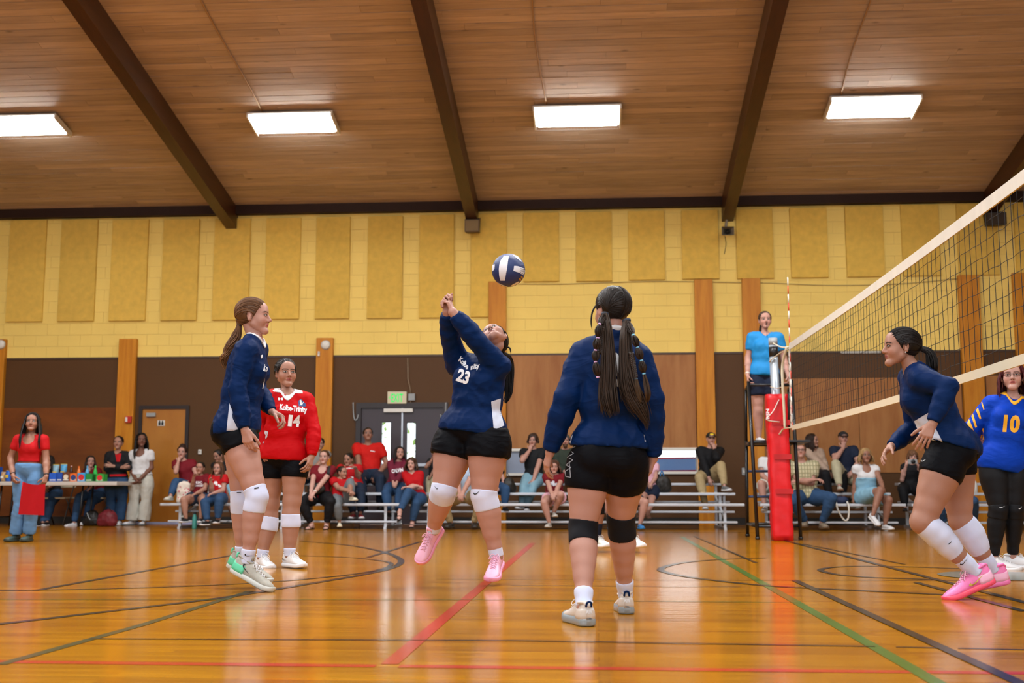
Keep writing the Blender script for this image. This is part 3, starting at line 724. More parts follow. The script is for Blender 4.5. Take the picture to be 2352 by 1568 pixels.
def skin_groups(J, B, hands=True, hres=1., feet=True):
    S = B['S']; G_ = [grp(torso_prims(J, B) + glutes(J, B), .045, k0=.012)]
    hd = J['head']; A = J['A_hd']; hs = B['hs']
    nk = .038 * S * B['neck'] * (1 if B['fem'] else 1.17)
    G_.append(grp([seg(J['neck'] - J['A_ch'][2] * .01, hd - A[1] * .028 * hs - A[2] * .045 * hs, nk * 1.08, nk), seg(J['neck'] - J['A_ch'][2] * .04, J['neck'] + J['A_ch'][2] * .01, nk * 1.12, nk * 1.0)], .015, k0=.012))
    G_ += head_groups(hd, A, hs, not B['fem'], B['chub'])
    for s in 'LR':
        G_.append(grp(arm_prims(J, B, s), .02, k0=.025))
        if hands:
            hd_ = J.get('hand' + s); d = J['wr' + s] - J['el' + s]
        lp, _ = leg_prims(J, B, s); k = B['leg'] * B['g'] * S ** .5
        lp.append(ell(J['kn' + s] + nrm(J['kn' + s] - (J['hip' + s] + J['an' + s]) / 2 + J['A_pe'][1] * .02) * .004, np.eye(3), np.array([.049, .049, .054]) * k * S ** .2))
        G_.append(grp(lp, .025, k0=.02))
        if feet:
            f, u = J['foot' + s], J.get('fup' + s, np.array([0, 0, 1.])); f = nrm(f); u = nrm(u - f * (u @ f)); a = J['an' + s]; fs = S ** .8
            G_.append(grp([seg(a, a - u * .045 * fs - f * .03 * fs, .033 * fs, .03 * fs), seg(a - u * .03 * fs + f * .02 * fs, a - u * .062 * fs + f * .125 * fs, .034 * fs, .021 * fs, np.cross(f, u), 1.25, .9),
                           seg(a - u * .06 * fs - f * .035 * fs, a - u * .066 * fs + f * .12 * fs, .027 * fs, .02 * fs, np.cross(f, u), 1.3, .8), seg(a - u * .068 * fs + f * .12 * fs, a - u * .07 * fs + f * .17 * fs, .02 * fs, .014 * fs, np.cross(f, u), 1.9, .8)], .02, k0=.02))
    return G_
# ---------------------------------------------------------------- figure materials
def attr_mat(name, rough=.5, spec=.4, sheen=0., bump=0., bscale=200, sub=0.):
    if name in MATS: return MATS[name]
    m = bpy.data.materials.new(name); m.use_nodes = True; N = m.node_tree.nodes; L = m.node_tree.links; b = N['Principled BSDF']
    a = N.new('ShaderNodeAttribute'); a.attribute_name = 'col'; L.new(a.outputs['Color'], b.inputs['Base Color'])
    b.inputs['Roughness'].default_value = rough; b.inputs['Specular IOR Level'].default_value = spec
    if sub: b.inputs['Subsurface Weight'].default_value = sub; b.inputs['Subsurface Radius'].default_value = (.012, .005, .003); b.inputs['Subsurface Scale'].default_value = 1
    if bump:
        g = N.new('ShaderNodeNewGeometry'); n2 = N.new('ShaderNodeTexNoise'); n2.inputs['Scale'].default_value = bscale
        L.new(g.outputs['Position'], n2.inputs['Vector']); bp = N.new('ShaderNodeBump'); bp.inputs['Strength'].default_value = bump; bp.inputs['Distance'].default_value = .002
        L.new(n2.outputs[0], bp.inputs['Height']); L.new(bp.outputs[0], b.inputs['Normal'])
    MATS[name] = m; return m
M_SKIN = attr_mat('skin', .48, .35, bump=.15, bscale=260)
M_HAIR = attr_mat('hair', .46, .28)
def cloth(name, color, rough=.75, var=.05, bump=.12): return mat('cloth_' + name, color, rough, var=var, vscale=(14, 14, 14), bump=bump, bscale=420, spec=.25)
def jersey(name, color, rough=.6, strength=.3):
    """knit with soft creases"""
    if 'cloth_' + name in MATS: return MATS['cloth_' + name]
    m = bpy.data.materials.new('cloth_' + name); m.use_nodes = True; N = m.node_tree.nodes; L = m.node_tree.links; b = N['Principled BSDF']
    b.inputs['Base Color'].default_value = hexc(color); b.inputs['Roughness'].default_value = rough; b.inputs['Specular IOR Level'].default_value = .1
    g = N.new('ShaderNodeNewGeometry'); mp = N.new('ShaderNodeMapping'); mp.inputs['Rotation'].default_value = (.5, .45, .2); mp.inputs['Scale'].default_value = (5, 5, 11); L.new(g.outputs['Position'], mp.inputs['Vector'])
    n = N.new('ShaderNodeTexNoise'); n.inputs['Scale'].default_value = 1; n.inputs['Detail'].default_value = 1.5; n.inputs['Distortion'].default_value = 1.2; L.new(mp.outputs[0], n.inputs['Vector'])
    s_ = N.new('ShaderNodeMath'); s_.operation = 'SUBTRACT'; s_.inputs[1].default_value = .5; L.new(n.outputs[0], s_.inputs[0]); a = N.new('ShaderNodeMath'); a.operation = 'ABSOLUTE'; L.new(s_.outputs[0], a.inputs[0])
    q = N.new('ShaderNodeMath'); q.operation = 'POWER'; q.inputs[1].default_value = .75; L.new(a.outputs[0], q.inputs[0])
    bp = N.new('ShaderNodeBump'); bp.invert = True; bp.inputs['Strength'].default_value = strength; bp.inputs['Distance'].default_value = .02; L.new(q.outputs[0], bp.inputs['Height']); L.new(bp.outputs[0], b.inputs['Normal'])
    MATS['cloth_' + name] = m; return m
def set_col(me, col):
    a = me.color_attributes.new('col', 'FLOAT_COLOR', 'POINT'); c = np.ones((len(me.vertices), 4), np.float32); c[:, :col.shape[1]] = col; a.data.foreach_set('color', c.ravel())

class Person: pass
SKIN = {'fair': '#C2978A', 'light': '#B6897A', 'olive': '#A67A67', 'tan': '#956A57', 'brown': '#785040'}
def make_person(label, J, B, skin='light', hands=None, res=(.010, .0034, .003), brow='#2A1A12', lip=None, iris='#1B120C', mouth=0., group=None, feet=True, eyes_res=True):
    P = Person(); P.J, P.B = J, B; P.h = res[0]; gs = skin_groups(J, B, feet=feet); pat = []
    hd, hs = J['head'], B['hs']; pat.append((hd - .15 * hs, hd + .15 * hs, res[1]))
    for s in 'LR':
        h = dict((hands or {}).get(s, {})); d = nrm(h.pop('d', J['wr' + s] - J['el' + s])); n = h.pop('n', None)
        if n is None: n = -J['A_ch'][0] * (1 if s == 'R' else -1)
        sc = h.pop('s', 1.) * .93 * B['S'] * (1 if B['fem'] else 1.08)
        gs += hand_groups(J['wr' + s], d, np.asarray(n, float), 1 if s == 'R' else -1, sc, **h)
        c = J['wr' + s] + d * .085 * sc; pat.append((c - .125 * sc, c + .125 * sc, res[2]))
    V, Q = solid(gs, res[0], pat)
    base = np.array([J['pelvis'][0], J['pelvis'][1], max(0., V[:, 2].min())]); P.base = base
    me = mk_mesh('person', V, Q, M_SKIN, True, base); sk = np.array(hexc(SKIN.get(skin, skin)))
    col = np.tile(sk, (len(V), 1)); w = Waves(5, 30); col[:, :3] *= (1 + .02 * w(V))[:, None]
    lp = hexc(lip) if lip else tuple(sk[:3] * np.array([.86, .52, .5])); head_colors(V, col, hd, J['A_hd'], hs, sk, hexc(brow), lp, hexc(iris), mouth)
    set_col(me, col); P.o = link('person', me, None, tuple(base)); tag(P.o, label, 'person', group); P.V, P.Q = V, Q; P.surf = {}
    P.sk = sk; return P
def fold_(V, a, ff, seed): return (Waves(seed, ff, aniso=(1, 1, .6))(V) * .4 + creases(V, seed, ff * 1.6) * 1.2) * a
def bvh(V, Q): return BVHTree.FromPolygons(V.tolist(), Q.tolist())
def garment(P, name, groups, m, h, folds=0., ff=28, aniso=(1, 1, .6), seed=1, parent=None, it=1, label=None, col=None):
    V, Q = solid(groups, h, it=it)
    if folds:
        N = vnormals(V, Q); V = V + N * fold_(V, folds, ff, seed)[:, None]
    me = mk_mesh(name, V, Q, m, True, P.base); o = link(name, me, parent or P.o, tuple(P.base))
    if label: o['label'] = label
    P.surf.setdefault(name, []).append((V, Q, o)); return o
def shirt(P, m, hem=-.06, sleeve=2., off=.011, drape=.012, neck='crew', folds=.004, h=None, name='shirt', mul=1.05, seed=1, nr=.066, vd=.085, boff=0., ff=26, hemtilt=None):
    J, B = P.J, P.B; S = B['S']; pe, ch = J['A_pe'], J['A_ch']
    tp = torso_prims(J, B, off, drape) + [ell(J['pelvis'] + pe[2] * .0, pe, np.array([np.linalg.norm(J['hipR'] - J['hipL']) / 2 + .08 * S * B['g'], .12 * S * B['g'], .16 * S]) + off + drape * .5)]
    if hem < .02: tp += glutes(J, B, off + boff)
    tp.append(seg(J['neck'] + ch[2] * .02 + ch[1] * .012, J['neck'] + ch[2] * .2 + ch[1] * .05, nr * S * .92, nr * S * 1.3, sg=-1))
    if neck == 'v': tp.append(seg(J['neck'] + ch[1] * .06 * S + ch[2] * .045 * S, J['neck'] + ch[1] * .145 * S - ch[2] * vd * S, .074 * S, .004 * S, sg=-1))
    if neck == 'scoop': tp.append(ell(J['neck'] + ch[1] * .09 * S - ch[2] * .03 * S, ch, np.array([.085, .07, .085]) * S, -1))
    P.neckcut = ([q for q in tp if q[-1] < 0], (J['neck'] + ch[2] * .022 * S, nrm(ch[2] + .3 * ch[1]))); P.shirt_t = [q for q in tp if q[-1] > 0]
    gs = [grp(tp, .05, [(J['pelvis'] + pe[2] * hem * S, -pe[2] if hemtilt is None else hemtilt), (J['neck'] + ch[2] * .022 * S, ch[2] + .3 * ch[1])], k0=.03)]
    for s in 'LR':
        a, b, c = J['sh' + s], J['el' + s], J['wr' + s]
        if sleeve <= 0: continue
        if sleeve <= 1: gs.append(grp(arm_prims(J, B, s, off * 1.15, t1=1., mul=mul), .02, [(lerp(a, b, sleeve), b - a)], k0=.022))
        else:
            e = sleeve - 1; k = B['arm'] * S ** .5 * (1 if B['fem'] else 1.14) * mul
            gs.append(grp(arm_prims(J, B, s, off, t1=1., mul=mul), .02, k0=.035))
            q = [0, .33, .66, 1]; gs.append(grp(chain([lerp(b, c, x * e) for x in q], [np.interp(x * e, FOR_T, FOR_R) * k + off * (1 if x < 1 else .8) for x in q]), .02, [(lerp(b, c, e), c - b)], k0=.02))
    hh = h or P.h; o = garment(P, name, gs, m, hh, folds, ff=ff, seed=seed)
    if hh < .0115:
        V, Q = solid(gs[:1], hh); N = vnormals(V, Q); V = V + N * fold_(V, folds, ff, seed)[:, None]; P.surf['torso'] = [(V, Q, o)]
    return o
def collar(P, m, w=.014, h=.0045, parent=None):
    lo = P.J['neck'] - .17; hi = P.J['neck'] + .17; pr, (pt, n) = P.neckcut; g = grp([tuple(list(q[:3]) + [q[3] + .0055, q[4] + .0055] + list(q[5:])) if q[0] == 's' else ell(q[1], q[2], q[3] + .0055) for q in P.shirt_t], .05)
    S = field([g], lo, hi, h); k = S.shape; X = (lo[0] + np.arange(k[0]) * h)[:, None, None]; Y = (lo[1] + np.arange(k[1]) * h)[None, :, None]; Z = (lo[2] + np.arange(k[2]) * h)[None, None, :]
    N = -((X - pt[0]) * n[0] + (Y - pt[1]) * n[1] + (Z - pt[2]) * n[2]) + 0 * S
    for q in pr: N = np.minimum(N, peval(q, X, Y, Z))
    F = np.maximum(np.maximum(S, -N - .001), N - w); V, Q = surfnet(F, lo, h); V = relax(V, Q, 1)
    return link('collar', mk_mesh('collar', V, Q, m, True, P.base), parent or P.o, tuple(P.base))
def pants(P, m, tb=2., off=.010, flare=0., waist=.10, folds=.003, h=None, name='trousers', seed=2, mul=1.03, tbR=None):
    J, B = P.J, P.B; S = B['S']; pe = J['A_pe']
    tp = [ell(J['pelvis'] + pe[2] * .03 * S, pe, np.array([np.linalg.norm(J['hipR'] - J['hipL']) / 2 + .075 * S * B['g'], .112 * S * B['g'], .13 * S]) + off), ell(lerp(J['pelvis'], J['neck'], .25), pe, np.array([.13 * S * B['g'], .1 * S * B['g'] + B['belly'] * .6, .12 * S]) + off)] + glutes(J, B, off)
    if B['belly']: tp.append(ell(lerp(J['pelvis'], J['neck'], .25) + pe[1] * .05 * S, pe, np.array([.115, .075, .12]) * S * B['g'] + B['belly'] + off))
    gs = [grp(tp, .05, [(J['pelvis'] + pe[2] * waist * S, pe[2])], k0=.03)]
    for s in 'LR':
        t_ = tb if s == 'L' or tbR is None else tbR
        a, b, c = J['hip' + s], J['kn' + s], J['an' + s]
        lp, pos = leg_prims(J, B, s, off, 0., min(t_, 1.), mul=mul)
        gs.append(grp(lp, .03, [(lerp(a, b, t_), b - a)] if t_ < 1 else [], k0=.014))
        if t_ > 1:
            lp, pos = leg_prims(J, B, s, off, 1., t_, mul=mul, flare=flare); gs.append(grp(lp, .02, [(lerp(b, c, t_ - 1), c - b)], k0=.012))
    return garment(P, name, gs, m, h or P.h, folds, seed=seed)
def band(P, s, ta, tb, off, m, name, h=.0045, bulge=0., label=None, folds=0.):
    J, B = P.J, P.B; lp, pos = leg_prims(J, B, s, off, ta, tb); a, b, c = J['hip' + s], J['kn' + s], J['an' + s]
    if bulge:
        f = nrm(b - (a + c) / 2 + J['A_pe'][1] * .03); q = pos(min(max((ta + tb) / 2, .9), 1.35)); lp.append(ell(q + f * .028, np.eye(3), np.array([.04, .04, .05]) * bulge + off * .5))
    d0 = (b - a) if ta < 1 else (c - b); d1 = (b - a) if tb <= 1 else (c - b)
    cuts = [(pos(ta), -d0), (pos(min(tb, 2.)) + nrm(d1) * max(tb - 2, 0) * .4, d1)]
    return garment(P, name, [grp(lp, .02, cuts)], m, h, folds, ff=60, label=label, it=3)

# ---------------------------------------------------------------- hair
def tubes(paths, radii, sides=4, seed=0):
    """(n, m, 3) paths, (m,) or (n, m) radii -> V, Q"""
    paths = np.asarray(paths, float); n, m, _ = paths.shape; R = np.broadcast_to(np.asarray(radii, float), (n, m))
    T = np.gradient(paths, axis=1); T /= np.linalg.norm(T, axis=2, keepdims=True) + 1e-12
    ref = np.array([.31, .52, .79]); U = np.cross(T, ref); U /= np.linalg.norm(U, axis=2, keepdims=True) + 1e-12; W_ = np.cross(T, U)
    a = np.arange(sides) * 2 * np.pi / sides
    V = paths[:, :, None, :] + R[:, :, None, None] * (np.cos(a)[None, None, :, None] * U[:, :, None, :] + np.sin(a)[None, None, :, None] * W_[:, :, None, :])
    idx = np.arange(n * m * sides).reshape(n, m, sides); i0, i1 = idx[:, :-1], idx[:, 1:]
    Q = np.stack([i0, np.roll(i0, -1, 2), np.roll(i1, -1, 2), i1], -1).reshape(-1, 4); return V.reshape(-1, 3), Q
def hair_obj(P, V, Q, color, seed=0, name='hair', parent=None, per=None, var=.22):
    me = mk_mesh(name, V, Q, M_HAIR, True, P.base); r = np.random.RandomState(seed); c = np.array(hexc(color))
    k = np.repeat(1 + var * r.normal(size=len(V) // per + 1), per)[:len(V)] if per else 1 + .12 * Waves(seed, 120)(V)
    col = np.tile(c, (len(V), 1)); col[:, :3] *= np.clip(k, .35, 2)[:, None]; set_col(me, col); return link(name, me, parent or P.o, tuple(P.base))
def hl(P): c, A, s = P.J['head'], P.J['A_hd'], P.B['hs']; return lambda x, y, z: c + (A[0] * x + A[1] * y + A[2] * z) * s
SK_C, SK_R = np.array([0, -.014, .034]), np.array([.081, .100, .089])
def hair_cap(P, color, thick=.006, F=(.075, .083), E=(.022, .0), E2=(.0, -.03), Np=(-.09, -.072), ear=True, h=None, extra=(), seed=0, lump=0., parent=None):
    A, s, L = P.J['A_hd'], P.B['hs'], hl(P); h = h or max(.004, P.h * .45)
    def cut(p, n2): n = nrm(A[1] * n2[0] + A[2] * n2[1]); return (L(0, p[0], p[1]), n)
    pr = [ell(L(*SK_C), A, (SK_R + thick) * s)]
    if ear: pr += [ell(L(q * .09, -.006, -.006), A, np.array([.03, .024, .036]) * s, -1) for q in (-1, 1)]
    cuts = [cut(F, (F[1] - E[1], -(F[0] - E[0]))), cut(E2, ((E2[1] - Np[1]), (Np[0] - E2[0])))]
    gs = [grp(pr, .01, cuts, k0=.008)] + list(extra)
    V, Q = solid(gs, h)
    if lump: V = V + vnormals(V, Q) * (Waves(seed, 55)(V) * lump)[:, None]
    return hair_obj(P, V, Q, color, seed, parent=parent)
def scalp_strands(P, color, tie, n=170, r=.0022, F=(.075, .083), E=(.022, .0), lift=.0075, seed=0, side=None, parent=None, m=12):
    """combed strands from the hairline over the skull to the tie (head-local point)"""
    rs = np.random.RandomState(seed); L = hl(P); A, c, s = P.J['A_hd'], P.J['head'], P.B['hs']; paths = []
    q1 = nrm(np.array(tie) - SK_C)
    for i in range(n):
        t = rs.uniform(); x = rs.uniform(-1, 1) if side is None else side * rs.uniform(.02, 1) 
        yy = F[0] + (E[0] - F[0]) * abs(x) ** 1.5 - rs.uniform(0, .10) * rs.uniform(); zz = F[1] + (E[1] - F[1]) * abs(x) ** 1.5
        d0 = nrm(np.array([x * .085, yy - SK_C[1], zz - SK_C[2]])); wm = nrm(np.array([x * 1.1, -.3 + .3 * abs(x), .9 - .75 * abs(x)])) * 1.1
        if side is None and i % 3 == 0:
            x = rs.uniform(-1, 1); d0 = nrm(np.array([x * .072, -.02 - .065 * (1 - abs(x)), -.022 - .045 * (1 - abs(x))]) - SK_C + rs.normal(size=3) * .004); wm = nrm(d0 + q1)
        if side is not None and i % 2:
            ph = math.radians(rs.uniform(40, 238)); d0 = nrm(np.array([side * .03, math.cos(ph), math.sin(ph)])); wm = nrm(d0 + q1 + np.array([side * .7, 0, .25]))
        ts = np.linspace(0, 1, m)[:, None]; D = (1 - ts) ** 2 * d0 + 2 * ts * (1 - ts) * wm + ts ** 2 * q1; D /= np.linalg.norm(D, axis=1, keepdims=True)
        rad = 1 / np.linalg.norm(D / (SK_R + lift - .001 + rs.uniform(-.002, .0015)), axis=1)
        X = SK_C + D * rad[:, None]; paths.append(np.array([L(*p) for p in X]))
    V, Q = tubes(paths, np.array([.5] + [1] * (m - 2) + [.8]) * r * s, 4); return hair_obj(P, V, Q, color, seed, 'hair_strands', parent or P.o, per=m * 4)
def lock(P, color, path, rad, n=70, r=.0028, seed=0, name='ponytail', parent=None, wav=.0, m=16, flat=1., tipspread=0.):
    """bundle of strands along a world path with radius profile rad (list)"""
    rs = np.random.RandomState(seed); C = np.array(smooth_path(path, 8)); L_ = np.r_[0, np.cumsum(np.linalg.norm(np.diff(C, axis=0), axis=1))]; L_ /= L_[-1]
    ts = np.linspace(0, 1, m); C = np.stack([np.interp(ts, L_, C[:, i]) for i in range(3)], 1); R = np.interp(ts, np.linspace(0, 1, len(rad)), rad)
    T = np.gradient(C, axis=0); T /= np.linalg.norm(T, axis=1, keepdims=True); U = np.cross(T, [.1, 1, .2]); U /= np.linalg.norm(U, axis=1, keepdims=True); W_ = np.cross(T, U); paths = []
    for i in range(n):
        a = rs.uniform(0, 6.28); q = math.sqrt(rs.uniform()) ; end = 1 - rs.uniform(0, .18); tt = ts * end
        tw = a + rs.normal() * .25 * ts + wav * np.sin(ts * 9 + a) * 12; ex = 1 + tipspread * ts ** 2 * rs.normal()
        c_ = np.stack([np.interp(tt, ts, C[:, k]) for k in range(3)], 1); rr = np.interp(tt, ts, R) * q * ex
        u = np.stack([np.interp(tt, ts, U[:, k]) for k in range(3)], 1); w_ = np.stack([np.interp(tt, ts, W_[:, k]) for k in range(3)], 1)
        paths.append(c_ + (rr * np.cos(tw))[:, None] * u + (rr * flat * np.sin(tw))[:, None] * w_)
    pr = np.array([.7] + [1] * (m - 3) + [.8, .25]); V, Q = tubes(paths, pr * r, 4); return hair_obj(P, V, Q, color, seed, name, parent or P.o, per=m * 4)
def long_hair(P, color, length=.25, n=170, r=.0034, seed=0, back=True, part=0.0, spread=.02, fwd=.02, m=14, name='long_hair', minang=35):
    """strands from the parting over the skull, hanging down the sides and the back"""
    rs = np.random.RandomState(seed); L = hl(P); paths = []
    for i in range(n):
        a = math.radians(rs.uniform(minang, 180)) * rs.choice([-1, 1]); ln = length * rs.uniform(.8, 1.05); dx, dy = math.sin(a), math.cos(a)
        y0 = rs.uniform(-.07, .05) if abs(a) < 2 else rs.uniform(-.09, -.03); p = [np.array([part + .004 * np.sign(dx), y0, 0])]
        pts = []
        for t in np.linspace(0, 1, 6):
            e = t * math.pi * .52; d = np.array([dx * math.sin(e), dy * math.sin(e) * (1 if dy < 0 else .55) + (y0 + .014) / .1 * math.cos(e), math.cos(e)]); rr = 1 / np.linalg.norm(d / (SK_R + .010 + rs.uniform(-.002, .003))); pts.append(SK_C + d * rr)
        q = pts[-1]; out = nrm(np.array([dx, dy * .6 if dy < 0 else dy * .3, 0])); w = rs.uniform(-1, 1)
        for t in np.linspace(.18, 1, m - 6): pts.append(q + np.array([0, 0, -ln * t]) + out * spread * math.sin(t * 2.2) + np.array([w * .008 * math.sin(t * 6), fwd * t * (1 if dy > -.3 else -.6), 0]))
        paths.append(np.array([L(*p_) for p_ in pts]))
    V, Q = tubes(paths, np.array([.6] + [1] * (m - 3) + [.7, .25]) * r * P.B['hs'], 4); return hair_obj(P, V, Q, color, seed, name, per=m * 4)
def ringband(P, c, axis, r, m, name='hair_tie', parent=None, w=.008):
    a = nrm(axis); o = MB().lathe(c, [(r * .8, -w), (r, -w * .6), (r * 1.08, 0), (r, w * .6), (r * .8, w)], 14, a); return o.build(name, m, parent or P.o, True)

# ---------------------------------------------------------------- shoes
SH_X = np.array([-.062, -.054, -.03, .0, .04, .08, .12, .15, .175, .192, .2]); SH_W = np.array([.012, .027, .034, .034, .034, .038, .044, .044, .037, .023, .008])
SH_T = np.array([.076, .098, .106, .102, .092, .076, .061, .053, .046, .038, .03])
def crom(xs, ys, q):
    """smooth curve through (xs, ys)"""
    m = np.gradient(ys, xs); i = np.clip(np.searchsorted(xs, q) - 1, 0, len(xs) - 2); h = xs[i + 1] - xs[i]; t = (q - xs[i]) / h
    return (2 * t ** 3 - 3 * t ** 2 + 1) * ys[i] + (t ** 3 - 2 * t ** 2 + t) * h * m[i] + (-2 * t ** 3 + 3 * t ** 2) * ys[i + 1] + (t ** 3 - t ** 2) * h * m[i + 1]
def shoe(P, s, upper, sole, lace=None, accent=None, h0=.084, L=1., low=False, name='shoe', th=.024, panel=None, fine=True, collar_m=None):
    J = P.J; f = nrm(J['foot' + s]); u = J.get('fup' + s, np.array([0, 0, 1.])); u = nrm(u - f * (u @ f)); sd = np.cross(f, u); fs = P.B['S'] ** .8 * L
    o = J['an' + s] - u * h0 * P.B['S'] ** .8; T = lambda x, y, z: o + (f * x + sd * y + u * z) * fs
    X = SH_X if not fine else np.concatenate([[-.062, -.060, -.056, -.05], np.linspace(-.04, .17, 20), [.18, .188, .194, .198, .2]])
    Wd = np.maximum(crom(SH_X, SH_W, X), .006); top = SH_T * (.8 if low else 1.); top = crom(SH_X, np.where(SH_X > .1, SH_T, top), X)
    V = []; F = []; K = 20 if fine else 12; n = len(X)
    spring = lambda x: .012 * max(0, (x - .13) / .07) ** 2 + .004 * max(0, (-.03 - x) / .03)
    for i in range(n):
        w, t, b = Wd[i], top[i], th * .7 + spring(X[i])
        for k in range(K):
            a = math.pi * 2 * k / K; cy_, cz_ = math.cos(a), math.sin(a)
            y = w * np.sign(cy_) * abs(cy_) ** .75; z = b + (t - b) * (.5 + .5 * np.sign(cz_) * abs(cz_) ** .8); y *= 1 - .34 * max(0, (z - b) / (t - b + 1e-6)) ** 1.6
            V.append(T(X[i], y, z))
    for i in range(n - 1):
        for k in range(K): F.append((i * K + k, i * K + (k + 1) % K, (i + 1) * K + (k + 1) % K, (i + 1) * K + k))
    F += [tuple(range(K))[::-1], tuple((n - 1) * K + k for k in range(K))]
    so = MB().add(V, F).build(name, upper, P.o, True); P.surf['upper' + s] = (np.array(V), F)
    def slab(zs, m_, nm, x0=-1., x1=1.):
        """band around the foot outline: zs = [(height, extra width)...]"""
        V = []; F = []; R = len(zs); idx = [i for i in range(n) if x0 <= X[i] <= x1]
        for i in idx:
            z0 = spring(X[i]); x = X[i] * 1.015
            for (z, e) in zs: V.append(T(x, -(Wd[i] + e), z + z0))
            for (z, e) in reversed(zs): V.append(T(x, Wd[i] + e, z + z0))
        Q = 2 * R
        for i in range(len(idx) - 1):
            for k in range(Q): F.append((i * Q + k, i * Q + (k + 1) % Q, (i + 1) * Q + (k + 1) % Q, (i + 1) * Q + k))
        F += [tuple(range(Q))[::-1], tuple((len(idx) - 1) * Q + k for k in range(Q))]
        return MB().add(V, F).build(nm, m_, so, True)
    slab([(0, -.006), (.002, .0), (.007, .0035), (th * .75, .003), (th, .0005), (th + .003, -.004)], sole, 'sole')
    if panel: slab([(th * .8, .0012), (th + .012, .0012), (th + .03, -.001), (th + .04, -.005)], panel, 'heel_panel', -.07, .02)
    zt = lambda x: float(np.interp(x, X, top)) + .002
    if fine:
        ring = []
        for k in range(19):
            a = 2 * math.pi * k / 18; x = -.012 + .046 * math.cos(a); ring.append(T(x, .0275 * math.sin(a), float(np.interp(x, X, top)) - .002 - .006 * abs(math.sin(a))))
        MB().tube(ring, .0065 * fs, 6, cap=False).build('collar_pad', collar_m or upper, so, True)
        MB().add([T(.02, -.017, zt(.02) - .001), T(.02, .017, zt(.02) - .001), T(.012, .016, zt(.02) + .026), T(.012, -.016, zt(.02) + .026), T(.027, -.017, zt(.02) + .002), T(.027, .017, zt(.02) + .002), T(.02, .016, zt(.02) + .028), T(.02, -.016, zt(.02) + .028)], [(0, 1, 2, 3), (7, 6, 5, 4), (0, 4, 5, 1), (1, 5, 6, 2), (2, 6, 7, 3), (3, 7, 4, 0)]).build('tongue', upper, so, True)
    if lace:
        for j, x in enumerate((.045, .062, .079, .096, .113)):
            for q in (-1, 1): MB().tube([T(x, -.017 * q, zt(x) - .004), T(x + .008, 0, zt(x + .008) + .003), T(x + .016, .017 * q, zt(x + .016) - .004)], .0022 * fs, 5).build('lace', lace, so, True)
        for q in (-1, 1):
            MB().tube(smooth_path([T(.042, 0, zt(.042) + .005), T(.05, q * .018, zt(.04) + .014), T(.066, q * .032, zt(.05) + .0), T(.055, q * .03, zt(.05) - .008), T(.044, q * .01, zt(.042) + .003)], 4), .0019 * fs, 5).build('lace', lace, so, True)
            MB().tube(smooth_path([T(.044, 0, zt(.044) + .004), T(.06, q * .012, zt(.06) + .006), T(.082, q * .03, zt(.082) - .008)], 4), .0019 * fs, 5).build('lace', lace, so, True)
    if accent: MB().tube(smooth_path([T(-.06, -.012, .083), T(-.066, -.008, .102), T(-.066, .008, .102), T(-.06, .012, .083)], 4), .0045 * fs, 6).build('heel_tab', accent, so, True)
    P.surf.setdefault('shoeT', {})[s] = (T, so); P.surf['spring' + s] = slab; return so
def shoe_mark(P, s, p0, p1, hgt, m, flip=False):
    v, f = P.surf['upper' + s]; tr = BVHTree.FromPolygons(v.tolist(), [list(x) for x in f]); V, F = tess([SWOOSH]); V = np.array(V)
    if flip: V[:, 0] = 1 - V[:, 0]
    p0, p1 = np.array(p0, float), np.array(p1, float); d = p1 - p0; n = np.array([d[1], -d[0]]) / np.linalg.norm(d); return decal(P, None, p0 + V[:, :1] * d + V[:, 1:] * n * hgt, F, m, 'swoosh', P.surf['shoeT'][s][1], .004, 5., [tr])

# ---------------------------------------------------------------- flat print laid onto cloth
def tess(outlines):
    from mathutils.geometry import tessellate_polygon
    pts = [Vector((x, y, 0)) for o in outlines for x, y in o]; tr = tessellate_polygon([[Vector((x, y, 0)) for x, y in o] for o in outlines]); return [(p.x, p.y) for p in pts], [tuple(t) for t in tr]
def glyphs(s, bold=.02, sp=1.0):
    """text as filled 2D triangles, height of capitals = 1"""
    cu = bpy.data.curves.new('print', 'FONT'); cu.body = s; cu.size = 1; cu.offset = bold; cu.space_character = sp; cu.resolution_u = 3
    ob = bpy.data.objects.new('print', cu); COL.objects.link(ob); dg = bpy.context.evaluated_depsgraph_get(); me = ob.evaluated_get(dg).to_mesh()
    V = np.array([v.co[:2] for v in me.vertices]); F = []
    for p in me.polygons:
        v = list(p.vertices)
        for i in range(1, len(v) - 1): F.append((v[0], v[i], v[i + 1]))
    ob.evaluated_get(dg).to_mesh_clear(); bpy.data.objects.remove(ob, do_unlink=True); bpy.data.curves.remove(cu)
    V = V - np.array([V[:, 0].min(), 0]); V = V / .72; return V, F
def refine(V, F, maxlen):
    bm = bmesh.new(); vs = [bm.verts.new((v[0], v[1], 0)) for v in V]
    for f in F:
        try: bm.faces.new([vs[i] for i in f])
        except ValueError: pass
    for _ in range(5):
        es = [e for e in bm.edges if e.calc_length() > maxlen]
        if not es: break
        bmesh.ops.subdivide_edges(bm, edges=es, cuts=1); bmesh.ops.triangulate(bm, faces=bm.faces[:])
    bm.verts.index_update(); V = np.array([v.co[:2] for v in bm.verts]); F = [tuple(v.index for v in f.verts) for f in bm.faces]; bm.free(); return V, F
